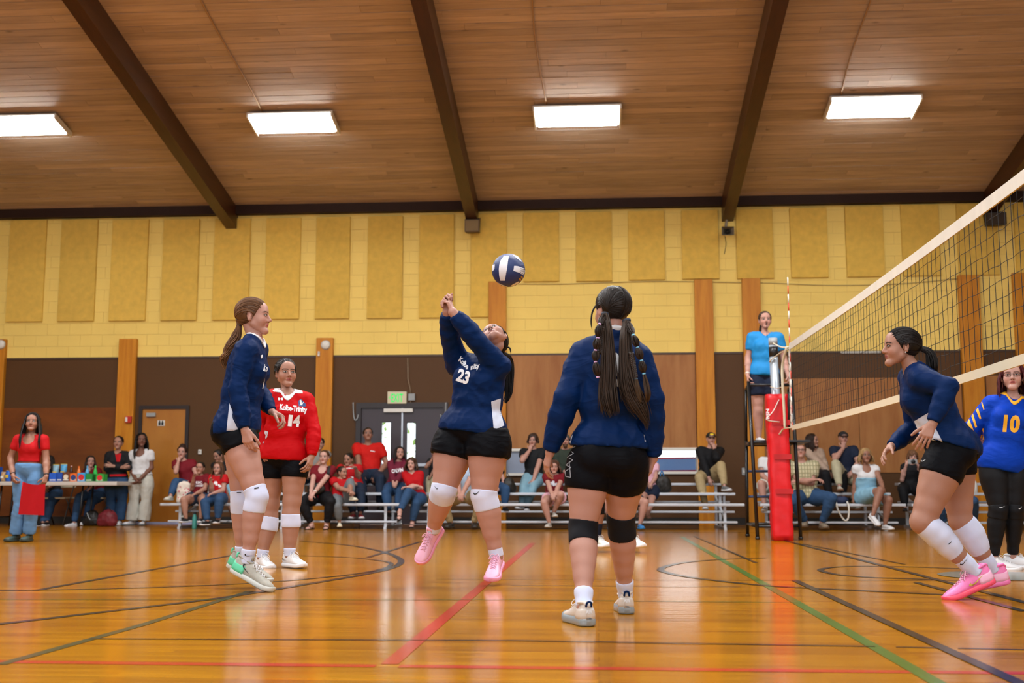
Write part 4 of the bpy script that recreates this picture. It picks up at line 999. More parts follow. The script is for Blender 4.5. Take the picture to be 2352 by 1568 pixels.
def decal(P, on, V2, F, m, name, parent, lift=.0025, maxlen=7., trees=None):
    """2D shape in frame pixels -> carried along the sight lines onto the cloth `on` and laid there"""
    V2, F = refine(np.asarray(V2, float), F, maxlen); tr = [bvh(v, q) for v, q, _ in P.surf[on]] if trees is None else trees
    out = []; ok = []
    o0 = Vector(C0)
    for x, y in V2:
        d = Vector(ray(x, y)).normalized(); best = None
        for t in tr:
            hit = t.ray_cast(o0, d, 40)
            if hit[0] is not None and (best is None or hit[3] < best[3]): best = hit
        if best is None: out.append((0, 0, 0)); ok.append(False)
        else: n = best[1] if best[1].dot(d) < 0 else -best[1]; out.append(tuple(best[0] + (n * .5 - d * .5).normalized() * lift)); ok.append(True)
    F = [f for f in F if all(ok[i] for i in f)]
    if F:
        X = np.array(out); F = [f for f in F if max(np.linalg.norm(X[f[i]] - X[f[i - 1]]) for i in range(3)) < .12]
    if not F: return None
    use = sorted({i for f in F for i in f}); mp = {a: b for b, a in enumerate(use)}
    me = mk_mesh(name, [out[i] for i in use], [tuple(mp[i] for i in f) for f in F], m, True, P.base); return link(name, me, parent, tuple(P.base))
def place2(V, p0, p1, hgt, up=None, arc=0.):
    """map text (width w, cap height 1) so its baseline runs p0 -> p1 in pixels, cap height hgt px, optional upward vector"""
    V = np.asarray(V); w = V[:, 0].max(); p0, p1 = np.array(p0, float), np.array(p1, float); d = p1 - p0; n = np.array(up, float) if up is not None else np.array([d[1], -d[0]]) / np.linalg.norm(d)
    t = V[:, 0:1] / w; return p0 + t * d + V[:, 1:2] * hgt * n + (4 * t * (1 - t)) * arc * n
SWOOSH = [(0, .42), (.03, .2), (.12, .05), (.25, .0), (.4, .06), (1, .62), (.38, .25), (.25, .22), (.17, .27), (.13, .42), (.15, .62), (.04, .55)]
def swoosh(P, on, p0, p1, hgt, m, parent, flip=False, name='swoosh', maxlen=5.):
    V, F = tess([SWOOSH]); V = np.array(V)
    if flip: V[:, 0] = 1 - V[:, 0]
    p0, p1 = np.array(p0, float), np.array(p1, float); d = p1 - p0; n = np.array([d[1], -d[0]]) / np.linalg.norm(d)
    return decal(P, on, p0 + V[:, 0:1] * d + V[:, 1:2] * n * hgt, F, m, name, parent, maxlen=maxlen)
def poly(P, on, pts, m, name, parent, lift=.0025, maxlen=8., trees=None):
    V, F = tess([pts]); return decal(P, on, V, F, m, name, parent, lift, maxlen, trees)
# ================================================================ PLAYERS
M_NAVY = jersey('navy_jersey', '#01214F'); M_WPRINT = mat('white_print', '#E9EBEF', .6); M_WPANEL = cloth('white_panel', '#C9D2E4', .6)
M_BLKS = jersey('black_shorts', '#07090F', .6, .35); M_WPAD = cloth('white_knit', '#D2DCF8', .8, bump=.1); M_BPAD = cloth('black_knit', '#0E1016', .8, bump=.1)
M_RED = jersey('red_jersey', '#B8060F'); M_LOGO = mat('black_print', '#0C0D10', .5)
M_SWH = mat('shoe_white', '#E6E7EA', .5); M_SGY = mat('shoe_grey', '#A9A79C', .6, var=.12, vscale=(60, 60, 60)); M_SMINT = mat('shoe_mint', '#5FD0A4', .45); M_SPK = mat('shoe_pink', '#F0B6D2', .45); M_SPK2 = mat('shoe_hotpink', '#F07CB8', .45, var=.1, vscale=(25, 25, 25)); M_SRED = mat('sole_coral', '#F2506E', .4); M_SBG = mat('shoe_bone', '#CFC6BC', .5); M_GEL = mat('sole_gel', '#8E9AA0', .15, spec=.7)
M_GOLD = mat('gold_print', '#C9A24A', .3, metal=.6); M_TIE = mat('black_elastic', '#101014', .6)
def jp(px, py, Y): return AY(px, py, Y)

def player_A():
    Y = 6.92
    J = dict(head=jp(582, 728, Y), neck=jp(586, 776, Y), pelvis=jp(545, 983, Y), waist=jp(556, 905, Y), shR=jp(563, 806, Y - .15), shL=jp(592, 804, Y + .19), elR=jp(545, 894, Y - .2), elL=jp(592, 896, Y + .24),
             wrR=jp(562, 985, Y - .2), wrL=jp(626, 946, Y + .12), hipR=jp(548, 1010, Y - .09), hipL=jp(552, 1010, Y + .09), knR=jp(591, 1141, Y - .13), knL=jp(555, 1150, Y + .07), anR=jp(566, 1294, Y - .12), anL=jp(556, 1281, Y + .12),
             face=(1, .06, .05), footR=(.88, -.14, -.42), fupR=(.4, 0, .9), footL=(.93, .05, -.36), fupL=(.36, 0, .93))
    J, B = fig(J, S=1.02, g=.93, arm=.84, leg=1.05, bust=.55, headS=.97)
    P = make_person('player in navy long-sleeved jersey standing on tiptoe in profile beside number 14', J, B, 'light', dict(
        R=dict(d=jp(573, 1030, Y - .2) - J['wrR'], n=(.15, .75, 0), curl=(.5, .6, .35), thumb=(.35, .3), spread=.02), L=dict(d=jp(652, 958, Y + .1) - J['wrL'], n=(.35, -.3, -.85), curl=(.75, .8, .5), thumb=(.5, .4))),
        res=(.009, .0032, .003), brow='#4A2F1E', iris='#2A1C12', lip='#B5625C', feet=False)
    sh = shirt(P, M_NAVY, hem=-.035, sleeve=1.96, off=.013, drape=.02, folds=.006, neck='v', seed=4, mul=1.12, hemtilt=(.1, 0, -1))
    pants(P, M_BLKS, tb=.15, off=.014, folds=.004, name='shorts', mul=1.04)
    for s in 'RL':
        band(P, s, .84, 1.22, .008, M_WPAD, 'knee_pad', bulge=.75); band(P, s, 1.78, 2.0, .0045, M_WPAD, 'sock')
        so = shoe(P, s, M_SGY, mat('sole_pale', '#C9CCC6', .45), M_SWH, M_SMINT, L=1.12, panel=M_SMINT)
    shoe_mark(P, 'R', (556, 1296), (566, 1322), 12, M_LOGO)
    hair_cap(P, '#5A3E28', .004); tie = (-.0, -.112, -.002); scalp_strands(P, '#6B4A30', tie, 230, .0020, seed=2)
    L = hl(P); t0 = jp(550, 747, Y); ringband(P, t0, (.6, 0, .8), .017, M_TIE)
    lock(P, '#6A4A30', [L(0, -.1, .0), t0, jp(541, 775, Y), jp(527, 800, Y - .01), jp(520, 825, Y), jp(510, 842, Y)], [.014, .016, .028, .032, .03, .024, .012], 130, .0026, seed=5, wav=.03, tipspread=.3)
    lock(P, '#7A5636', [t0, jp(537, 785, Y), jp(520, 812, Y - .03), jp(508, 825, Y - .02), jp(516, 850, Y - .01)], [.01, .016, .016, .014, .006], 40, .0026, seed=6, wav=.05, tipspread=.4)
    poly(P, 'torso', [(527, 926), (519, 1003), (552, 1002), (540, 960)], M_WPANEL, 'side_panel', sh)
    V, F = glyphs('Ko', .03); decal(P, 'shirt', place2(V, (604, 851), (613, 853), 15), F, M_WPRINT, 'lettering', sh)
    poly(P, 'shirt', [(602, 892), (607, 868), (607, 875), (604, 893)], M_WPRINT, 'number', sh)
    collar(P, M_WPRINT, .009, parent=sh)
    poly(P, 'shirt', [(598, 816), (603, 814), (602, 822), (599, 823)], M_WPRINT, 'emblem', sh)
    tr = [bvh(v, q) for v, q, _ in P.surf['sock']]; sk = P.surf['sock'][0][2]; swoosh(P, 'sock', (561, 1276), (581, 1281), 9, M_LOGO, sk)
    kp = P.surf['knee_pad'][0][2]; poly(P, 'knee_pad', [(584, 1120), (594, 1118), (594, 1121), (584, 1123)], M_LOGO, 'brand_mark', kp); poly(P, 'knee_pad', [(544, 1130), (554, 1130), (554, 1132), (544, 1132)], M_LOGO, 'brand_mark', P.surf['knee_pad'][1][2])
    v, q = P.surf['upperR']; swoosh(P, None, (553, 1292), (565, 1318), 12, M_LOGO, so) if False else None
    return P

def player_D():
    Y = 5.45
    J = dict(head=jp(1406, 715, Y + .02), neck=jp(1414, 762, Y), pelvis=jp(1397, 1040, Y), waist=jp(1402, 925, Y), shL=jp(1343, 816, Y + .02), shR=jp(1467, 828, Y + .02), elL=jp(1301, 912, Y - .04), elR=jp(1497, 918, Y), wrL=jp(1264, 1036, Y + .02), wrR=jp(1500, 1050, Y + .05),
             hipL=jp(1356, 1062, Y), hipR=jp(1436, 1062, Y), knL=jp(1339, 1212, Y - .02), knR=jp(1426, 1194, Y + .14), anL=jp(1341, 1394, 5.24), anR=jp(1437, 1370, 5.76), face=(-.5, .86, .0), hup=(.06, 0, 1), footL=(-.35, .93, .0), footR=(-.06, 1, -.02), fupR=(0, .05, 1))
    J, B = fig(J, S=.93, g=1.04, arm=.98, leg=1.02, bust=.9, headS=.93)
    P = make_person('player number 2 in navy jersey and black knee pads walking away from the camera', J, B, 'light', dict(
        L=dict(d=jp(1252, 1080, Y + .06) - J['wrL'], n=(.75, .35, -.1), curl=(.3, .45, .3), thumb=(.35, .3)), R=dict(d=jp(1490, 1098, Y + .08) - J['wrR'], n=(-.8, .1, -.1), curl=(.35, .5, .35), thumb=(.4, .3))), res=(.0085, .0036, .0028), feet=False)
    sh = shirt(P, M_NAVY, hem=.03, sleeve=1.97, off=.014, drape=.016, folds=.007, seed=9, mul=1.16, ff=24)
    pants(P, M_BLKS, tb=.43, off=.006, folds=.0015, name='shorts', mul=1.02)
    for s in 'LR':
        band(P, s, .88, 1.2, .007, M_BPAD, 'knee_pad', bulge=.6); band(P, s, 1.78, 2.0, .0045, M_WPAD, 'sock'); so = shoe(P, s, M_SBG, M_GEL, M_SWH, M_NAVY, L=1.1, th=.032, panel=M_SBG)
        T, so = P.surf['shoeT'][s]
        hm = MB(); hm.tube([T(-.05, 0, .014), T(-.02, 0, .013), T(.03, 0, .012)], [.026 * 1.0, .034, .03], 16, flat=.45); hm.build('air_heel', M_GEL, so, True)
        V, F = glyphs('AIR', .02); V = np.asarray(V); w_ = V[:, 0].max(); MB().add([T(-.0655 + v[1] * .002, (v[0] / w_ - .5) * .03, .056 + v[1] * .014) for v in V], F).build('heel_lettering', M_WPRINT, so)
    hair_cap(P, '#17120F', .006, ear=True, F=(.07, .09), E2=(0, -.04), Np=(-.085, -.10)); L = hl(P)
    tl, tr_ = (-.045, -.085, -.035), (.05, -.08, -.05)
    rs = scalp_strands
    c1, c2 = jp(1390, 722, Y - .10), jp(1439, 737, Y - .08); lo_ = lambda c: tuple((P.J['A_hd'] @ (c - P.J['head'])) / P.B['hs'])
    scalp_strands(P, '#1E1713', lo_(c1), 420, .0020, seed=3, side=-1); scalp_strands(P, '#1E1713', lo_(c2), 420, .0020, seed=4, side=1)
    c1, c2 = jp(1390, 722, Y - .10), jp(1439, 737, Y - .08)
    M_T = mat('navy_elastic', '#142032', .6); ringband(P, c1, (.2, .1, 1), .018, M_T, w=.01); ringband(P, c2, (-.3, .1, 1), .02, M_T, w=.01)
    f = Y - .155
    HB = '#33251A'
    lock(P, HB, [c1, jp(1394, 760, f), jp(1397, 830, f), jp(1398, 890, f), jp(1402, 925, f - .01), jp(1410, 958, f - .01)], [.016, .026, .032, .036, .042, .03], 190, .0024, seed=11, name='pigtail', tipspread=.35)
    lock(P, HB, [c1, jp(1392, 800, f - .02), jp(1390, 880, f - .02), jp(1384, 930, f - .01), jp(1382, 953, f)], [.01, .016, .022, .024, .012], 70, .0024, seed=12, name='pigtail', tipspread=.4)
    lock(P, HB, [c2, jp(1436, 780, f + .01), jp(1440, 850, f), jp(1448, 900, f), jp(1470, 940, f), jp(1490, 978, f)], [.016, .026, .032, .036, .036, .014], 190, .0024, seed=13, name='pigtail', tipspread=.35)
    lock(P, HB, [c2, jp(1446, 850, f - .02), jp(1462, 905, f - .02), jp(1480, 950, f), jp(1487, 990, f)], [.012, .018, .022, .022, .008], 70, .0024, seed=14, name='pigtail', tipspread=.4)
    def bubbles(pts, m, seed):
        pts = [np.array(p) for p in pts]
        for i in range(len(pts) - 1):
            a, b = pts[i], pts[i + 1]; lock(P, '#2A1E16', [a, lerp(a, b, .3), lerp(a, b, .7), b], [.006, .0155, .019, .014, .006], 60, .0022, seed=seed + i, name='bubble_braid', m=10)
            ringband(P, b, b - a, .0075, m, 'hair_band', w=.004)
    g = f - .035
    M_LIL, M_AQ = mat('band_lilac', '#E3B8E6', .4), mat('band_aqua', '#7CC8EA', .4)
    bubbles([c1, jp(1377, 745, g), jp(1373, 776, g), jp(1368, 804, g), jp(1368, 831, g), jp(1373, 866, g)], M_LIL, 30)
    bubbles([c2, jp(1455, 770, g), jp(1464, 798, g), jp(1473, 828, g), jp(1479, 858, g)], M_AQ, 40)
    lock(P, '#3A2A1C', [jp(1479, 858, g), jp(1484, 880, g), jp(1488, 905, g), jp(1486, 925, g + .02)], [.006, .014, .016, .006], 50, .0022, seed=50, name='pigtail')
    # plaits
    def plait(p0, p1, seed, n=9):
        for k in range(3):
            path = []
            for i in range(n * 6 + 1):
                t = i / (n * 6); a = t * n * math.pi * 2 / 2 + k * 2 * math.pi / 3; path.append(lerp(p0, p1, t) + RT * .008 * math.sin(a) + np.array([0, -1, 0]) * .005 * math.sin(2 * a))
            MB().tube(path, .006, 6).build('plait', mat('plait_hair', '#2C2018', .45), P.o, True)
    plait(jp(1450, 810, g + .01), jp(1459, 868, g + .01), 1); ringband(P, jp(1460, 870, g + .01), (0, 0, 1), .009, M_AQ, 'hair_band', w=.004)
    plait(jp(1383, 752, g + .02), jp(1380, 812, g + .02), 2)
    lock(P, '#4A3620', [jp(1460, 870, g), jp(1464, 895, g), jp(1472, 925, g)], [.007, .013, .01, .004], 40, .0022, seed=51, name='pigtail')
    lock(P, '#1E1713', [L(-.06, .03, .05), L(-.085, .05, .0), L(-.09, .055, -.06), L(-.085, .05, -.1)], [.003, .004, .003, .001], 10, .0016, seed=60, name='loose_wisp')
    V, F = glyphs('2', .035); decal(P, 'torso', place2(V, (1388, 884), (1430, 884), 76), F, M_WPRINT, 'number', sh)
    poly(P, 'torso', [(1311, 1018), (1306, 1022), (1318, 960), (1324, 930), (1331, 932), (1322, 975)], M_WPANEL, 'side_panel', sh); poly(P, 'torso', [(1473, 968), (1478, 972), (1487, 1016), (1482, 1022)], M_WPANEL, 'side_panel', sh)
    collar(P, M_WPRINT, .008, parent=sh)
    # outlined letters down the hip
    zz = [(1322, 1025), (1308, 1033), (1318, 1041), (1303, 1050), (1316, 1056), (1300, 1068), (1312, 1073), (1299, 1082), (1300, 1094), (1311, 1096), (1308, 1060)]
    for a, b in zip(zz, zz[1:]):
        d = np.array(b, float) - a; n = np.array([-d[1], d[0]]) / np.linalg.norm(d) * .7; poly(P, 'shorts', [tuple(a + n), tuple(b + n), tuple(b - n), tuple(a - n)], mat('grey_print', '#9CA0A8', .5), 'outline_print', P.surf['shorts'][0][2])
    return P
def player_B():
    Y = 8.9
    J = dict(head=jp(656, 858, Y), neck=jp(660, 899, Y), pelvis=jp(650, 1050, Y), waist=jp(655, 990, Y), shR=jp(619, 915, Y - .05), shL=jp(703, 921, Y + .04), elR=jp(600, 970, Y + .1), elL=jp(722, 989, Y - .03), wrR=jp(602, 1030, Y), wrL=jp(716, 1048, Y - .1),
             hipR=jp(626, 1066, Y + .04), hipL=jp(678, 1066, Y - .03), knR=jp(619, 1186, Y + .05), knL=jp(668, 1180, Y - .06), anR=jp(601, 1281, Y + .02), anL=jp(665, 1277, Y - .06), face=(.55, -.83, .06), footR=(.62, -.78, 0), footL=(.72, -.69, 0))
    J, B = fig(J, S=.95, g=1.03, arm=.95, leg=.92, bust=.95, headS=.97, chub=.006, calf=1.2)
    P = make_person('player number 14 in red long-sleeved jersey standing on the court', J, B, 'olive', dict(L=dict(d=jp(708, 1078, Y - .16) - J['wrL'], n=(-.7, .4, 0), curl=(.4, .6, .4), thumb=(.6, .4)), R=dict(curl=(.4, .6, .4))), res=(.010, .0034, .0034), brow='#1C120E', lip='#A0524A', feet=False)
    sh = shirt(P, M_RED, hem=-.02, sleeve=1.95, off=.012, drape=.02, folds=.0055, neck='v', seed=12, mul=1.1)
    pants(P, M_BLKS, tb=.27, off=.010, folds=.002, name='shorts')
    for s in 'RL': band(P, s, 1.0, 1.34, .008, M_WPAD, 'knee_pad', bulge=.7); band(P, s, 1.80, 2.0, .0045, M_WPAD, 'sock'); shoe(P, s, M_SWH, M_SWH, M_SWH, M_LOGO, L=1.12)
    hair_cap(P, '#120D0B', .005, ear=True); scalp_strands(P, '#1B1411', (-.01, -.11, -.02), 150, .0024, seed=7); L = hl(P)
    ringband(P, L(-.015, -.112, -.03), (0, .3, 1), .015, M_TIE); lock(P, '#17110E', [L(-.01, -.105, -.02), L(-.03, -.13, -.06), L(-.05, -.125, -.11), L(-.05, -.11, -.16)], [.015, .026, .028, .012], 80, .003, seed=8)
    MB().lathe(L(-.079, -.004, -.034), [(.0, -.004), (.005, 0), (0, .004)], 8).build('earring', M_WPRINT, P.o, True)
    V, F = glyphs('Kolbe-Trinity', .035, .95); decal(P, 'shirt', place2(V, (642, 940), (705, 947), 12.5, up=(.06, -1)), F, M_WPRINT, 'lettering', sh)
    for a, t in (((661, 977), '1'), ((672, 978), '4')):
        V, F = glyphs(t, .04); decal(P, 'shirt', place2(V, a, (a[0] + (9 if t == '1' else 16), a[1] + 1), 25, up=(.1, -1)), F, M_WPRINT, 'number', sh)
    collar(P, M_WPRINT, .016, parent=sh)
    for q in ((639, 913), (646, 913)): poly(P, 'shirt', [(q[0], q[1]), (q[0] + 4, q[1]), (q[0] + 4, q[1] + 6), (q[0], q[1] + 6)], M_WPRINT, 'emblem', sh, maxlen=4)
    poly(P, 'shirt', [(643, 915), (646, 915), (646, 917), (643, 917)], M_WPRINT, 'emblem', sh, maxlen=4)
    poly(P, 'shirt', [(685, 920), (692, 916), (697, 922), (702, 927), (702, 934), (686, 932)], mat('crest_blue', '#274A86', .5), 'crest', sh, maxlen=4); poly(P, 'shirt', [(688, 919), (692, 918), (694, 930), (690, 930)], M_WPRINT, 'crest', sh, .004, 4); poly(P, 'shirt', [(696, 923), (698, 923), (693, 931), (691, 930)], M_WPRINT, 'crest', sh, .004, 4)
    poly(P, 'torso', [(601, 986), (616, 991), (614, 1003), (601, 1024), (597, 1012)], M_WPANEL, 'side_panel', sh)
    swoosh(P, 'knee_pad', (677, 1180), (686, 1176), 6, M_LOGO, P.surf['knee_pad'][1][2]); swoosh(P, 'knee_pad', (610, 1181), (621, 1181), 5, M_LOGO, P.surf['knee_pad'][0][2])
    shoe_mark(P, 'L', (648, 1284), (657, 1290), 6, M_LOGO)
    return P

def player_C():
    Y = 7.45
    J = dict(head=jp(1137, 779, Y + .03), neck=jp(1117, 822, Y + .02), pelvis=jp(1084, 992, Y), waist=jp(1095, 920, Y), shR=jp(1052, 838, Y + .12), shL=jp(1146, 842, Y - .07), elR=jp(1036, 780, Y - .02), elL=jp(1094, 782, Y - .2), wrR=jp(1027, 716, Y - .2), wrL=jp(1041, 718, Y - .27),
             hipR=jp(1047, 1018, Y + .06), hipL=jp(1122, 1014, Y - .05), knR=jp(1019, 1126, Y + .02), knL=jp(1111, 1138, Y - .07), anR=jp(994, 1218, Y + .2), anL=jp(1141, 1278, Y - .03), face=(-.33, -.50, .80), hup=(-.35, .62, .70),
             footR=(-.42, -.42, -.80), fupR=(-.15, -.85, .5), footL=(-.10, -.93, -.34), fupL=(0, -.34, .94))
    J, B = fig(J, S=.99, g=1.15, arm=1.22, leg=1.13, bust=1.0, headS=.98, chub=.008, neck=1.1)
    hd = jp(1021, 690, Y - .26) - J['wrL']
    P = make_person('player number 23 passing the ball with outstretched clasped arms', J, B, 'light', dict(L=dict(d=jp(1027, 682, Y - .25) - J['wrL'], n=(-.9, .3, -.3), curl=(.85, 1.35, .8), thumb=(.25, .3), spread=.0), R=dict(d=jp(1019, 682, Y - .22) - J['wrR'], n=(.6, -.6, .2), curl=(.9, 1.4, .9), thumb=(.2, .3), spread=.0)),
        res=(.0095, .0033, .0032), brow='#1C120E', lip='#8A4640', mouth=.5, feet=False)
    sh = shirt(P, M_NAVY, hem=-.005, sleeve=1.93, off=.012, drape=.02, folds=.0055, neck='crew', seed=21, mul=1.04)
    pants(P, M_BLKS, tb=.30, off=.015, folds=.005, name='shorts', mul=1.04)
    for s in 'RL': band(P, s, .90, 1.22, .008, M_WPAD, 'knee_pad', bulge=.7); band(P, s, 1.84, 2.0, .0045, M_WPAD, 'sock'); shoe(P, s, M_SPK, mat('sole_pink', '#EFA3C8', .4), M_SPK, None, L=1.14)
    hair_cap(P, '#0F0B0A', .006, ear=True); scalp_strands(P, '#17110F', (0, -.11, -.03), 130, .0024, seed=17); L = hl(P)
    c = jp(1160, 880, Y + .16); lock(P, '#0F0B0A', [L(0, -.105, -.02), jp(1168, 830, Y + .2), jp(1168, 880, Y + .2), jp(1166, 912, Y + .18), jp(1157, 926, Y + .17)], [.02, .03, .034, .03, .012], 130, .003, seed=18, tipspread=.2)
    lock(P, '#0F0B0A', [L(.04, -.07, -.03), jp(1163, 798, Y + .06), jp(1171, 800, Y + .06), jp(1174, 815, Y + .05)], [.004, .006, .004, .001], 16, .0018, seed=19, name='loose_wisp', tipspread=.5)
    V, F = glyphs('Kolbe', .035, .95); decal(P, 'shirt', place2(V, (1053, 828), (1073, 849), 12, up=(.45, -.9)), F, M_WPRINT, 'lettering', sh)
    V, F = glyphs('nity', .035, .95); decal(P, 'shirt', place2(V, (1081, 849), (1102, 844), 12, up=(.05, -1)), F, M_WPRINT, 'lettering', sh)
    V, F = glyphs('23', .045); decal(P, 'torso', place2(V, (1047, 872), (1074, 882), 28, up=(.3, -.95)), F, M_WPRINT, 'number', sh)
    poly(P, 'torso', [(1128, 922), (1150, 915), (1148, 940), (1158, 977), (1134, 988)], M_WPANEL, 'side_panel', sh)
    swoosh(P, 'knee_pad', (1089, 1137), (1105, 1131), 9, M_LOGO, P.surf['knee_pad'][1][2]); swoosh(P, 'knee_pad', (995, 1116), (1004, 1124), 5, M_LOGO, P.surf['knee_pad'][0][2], flip=True)
    return P

def player_E():
    Y = 6.68
    J = dict(head=jp(2070, 799, Y), neck=jp(2092, 843, Y), pelvis=jp(2180, 1030, Y), waist=jp(2150, 955, Y), shL=jp(2118, 872, Y - .16), shR=jp(2092, 868, Y + .2), elL=jp(2178, 888, Y - .26), elR=jp(2098, 985, Y + .28), wrL=jp(2142, 973, Y - .28), wrR=jp(2046, 1026, Y + .12),
             hipL=jp(2172, 1058, Y - .09), hipR=jp(2190, 1052, Y + .1), knL=jp(2118, 1198, Y - .12), knR=jp(2206, 1194, Y + .12), anL=jp(2244, 1316, Y - .08), anR=jp(2282, 1312, Y + .17), face=(-1, -.04, .06), hup=(0, 0, 1), footL=(-.9, -.1, -.36), fupL=(-.34, 0, .94), footR=(-.97, .05, -.2), fupR=(-.2, 0, .97))
    J, B = fig(J, S=1.0, g=1.0, arm=.93, leg=1.08, bust=.85, headS=.95)
    P = make_person('player in navy jersey and pink shoes crouching forward at the net', J, B, 'olive', dict(L=dict(d=jp(2116, 1020, Y - .3) - J['wrL'], n=(.3, .85, .1), curl=(.3, .35, .2), thumb=(.6, .2), spread=.1), R=dict(d=jp(2022, 1050, Y + .05) - J['wrR'], n=(.4, -.5, -.7), curl=(.25, .4, .3), thumb=(.5, .3))), res=(.0088, .0032, .0028), brow='#16100D', lip='#9A5248', feet=False)
    sh = shirt(P, M_NAVY, hem=.01, sleeve=1.94, off=.012, drape=.014, folds=.0055, neck='v', seed=31, mul=1.06, hemtilt=(-.25, 0, -.97))
    pants(P, M_BLKS, tb=.27, off=.007, folds=.0015, name='shorts')
    for s in 'LR': band(P, s, 1.03, 1.62, .009, M_WPAD, 'knee_pad', bulge=.8); band(P, s, 1.70, 2.0, .005, M_WPAD, 'sock'); shoe(P, s, M_SPK2, M_SRED if s == 'L' else M_SPK2, M_SPK, None, L=1.16, panel=M_SPK)
    hair_cap(P, '#0E0A09', .005, ear=True); scalp_strands(P, '#171110', (0, -.112, .0), 220, .002, seed=27); L = hl(P)
    t0 = jp(2119, 801, Y); ringband(P, t0, (.9, 0, .4), .017, M_TIE); lock(P, '#15100E', [L(0, -.1, .01), t0, jp(2134, 808, Y), jp(2141, 828, Y), jp(2143, 845, Y), jp(2151, 858, Y)], [.014, .017, .026, .03, .026, .008], 110, .0028, seed=28, tipspread=.25)
    MB().lathe(L(-.078, -.002, -.034), [(.0, -.004), (.0055, 0), (0, .004)], 8).build('earring', M_WPRINT, P.o, True)
    poly(P, 'torso', [(2100, 967), (2135, 946), (2150, 985), (2173, 1030), (2128, 1043), (2118, 1010)], M_WPANEL, 'side_panel', sh)
    V, F = glyphs('ty', .04); decal(P, 'torso', place2(V, (2041, 909), (2049, 905), 13), F, M_WPRINT, 'lettering', sh, maxlen=3)
    swoosh(P, 'shorts', (2116, 1060), (2128, 1058), 6, M_WPRINT, P.surf['shorts'][0][2])
    swoosh(P, 'sock', (2207, 1299), (2226, 1285), 8, M_LOGO, P.surf['sock'][0][2]); poly(P, 'knee_pad', [(2177, 1249), (2185, 1243), (2186, 1244), (2179, 1250)], M_LOGO, 'brand_mark', P.surf['knee_pad'][0][2])
    shoe_mark(P, 'L', (2229, 1349), (2267, 1321), 14, M_GOLD)
    return P

def player_F():
    Y = 9.1
    M_BLU = jersey('royal_jersey', '#083CB0'); M_YL = mat('yellow_print', '#F0B01E', .55); M_LEG = cloth('black_leggings', '#0A0D12', .6)
    J = dict(head=jp(2325, 866, Y), neck=jp(2326, 910, Y), pelvis=jp(2302, 1062, Y), waist=jp(2312, 1000, Y), shR=jp(2276, 930, Y + .03), shL=jp(2378, 930, Y), elR=jp(2232, 982, Y + .06), elL=jp(2400, 1000, Y), wrR=jp(2248, 1006, Y + .22), wrL=jp(2392, 1060, Y - .05),
             hipR=jp(2282, 1075, Y), hipL=jp(2332, 1075, Y), knR=jp(2294, 1170, Y - .05), knL=jp(2330, 1170, Y - .03), anR=jp(2281, 1285, Y), anL=jp(2326, 1281, Y + .05), face=(-.32, -.93, .12), footR=(.75, -.66, 0), footL=(.9, -.42, 0))
    J, B = fig(J, S=.97, g=1.02, arm=.98, leg=1.0, bust=.85, headS=.98)
    P = make_person('player number 10 in royal blue and yellow jersey with glasses and black leggings', J, B, 'fair', None, res=(.011, .0036, .006), brow='#6A4034', lip='#B05A55', mouth=.55, feet=False)
    sh = shirt(P, M_BLU, hem=-.07, sleeve=1.9, off=.013, drape=.022, folds=.005, neck='v', seed=41, mul=1.14); pants(P, M_LEG, tb=1.92, off=.004, folds=.001, name='leggings')
    for s in 'RL': band(P, s, .9, 1.16, .011, M_LEG, 'knee_pad', bulge=.7); shoe(P, s, M_SWH, M_SWH, M_SWH, M_GOLD, L=1.1)
    HC = '#4A1216'; hair_cap(P, HC, .006, ear=False, E=(.04, -.03)); scalp_strands(P, HC, (0, -.1, -.05), 90, .0026, seed=33); L = hl(P)
    long_hair(P, HC, .22, 190, .0034, seed=35)
    g = MB()
    for q in (-1, 1):
        pts = [L(q * .033 + .024 * math.cos(a), .106, .0 + .018 * math.sin(a)) for a in np.linspace(0, 2 * math.pi, 17)]; g.tube(pts, .0016, 5, cap=False); g.tube([L(q * .057, .104, .006), L(q * .074, .06, .006), L(q * .078, -.01, .004)], .0016, 5)
    g.tube([L(-.010, .108, .004), L(.010, .108, .004)], .0016, 5); g.build('glasses', M_BLACK, P.o, True)
    V, F = glyphs('10', .05); decal(P, 'shirt', place2(V, (2303, 989), (2341, 991), 36, up=(.1, -1)), F, M_YL, 'number', sh)
    collar(P, M_YL, .016, parent=sh)
    for a in ([(2239, 934), (2244, 928), (2254, 961), (2250, 962)], [(2230, 952), (2234, 946), (2244, 980), (2240, 982)], [(2222, 970), (2226, 962), (2238, 992), (2234, 997), (2224, 984)], [(2251, 914), (2253, 912), (2261, 940), (2259, 941)]): poly(P, 'shirt', a, M_YL, 'sleeve_stripe', sh, maxlen=5)
    for a in ((2253, 998), (2249, 1009), (2244, 1021)): poly(P, 'shirt', [(a[0], a[1]), (a[0] + 6, a[1]), (a[0] + 5, a[1] + 8), (a[0] - 2, a[1] + 8)], M_YL, 'side_stripe', sh, maxlen=5)
    swoosh(P, 'knee_pad', (2296, 1167), (2309, 1165), 6, M_WPRINT, P.surf['knee_pad'][0][2]); swoosh(P, 'knee_pad', (2341, 1170), (2351, 1163), 6, M_WPRINT, P.surf['knee_pad'][1][2])
    return P

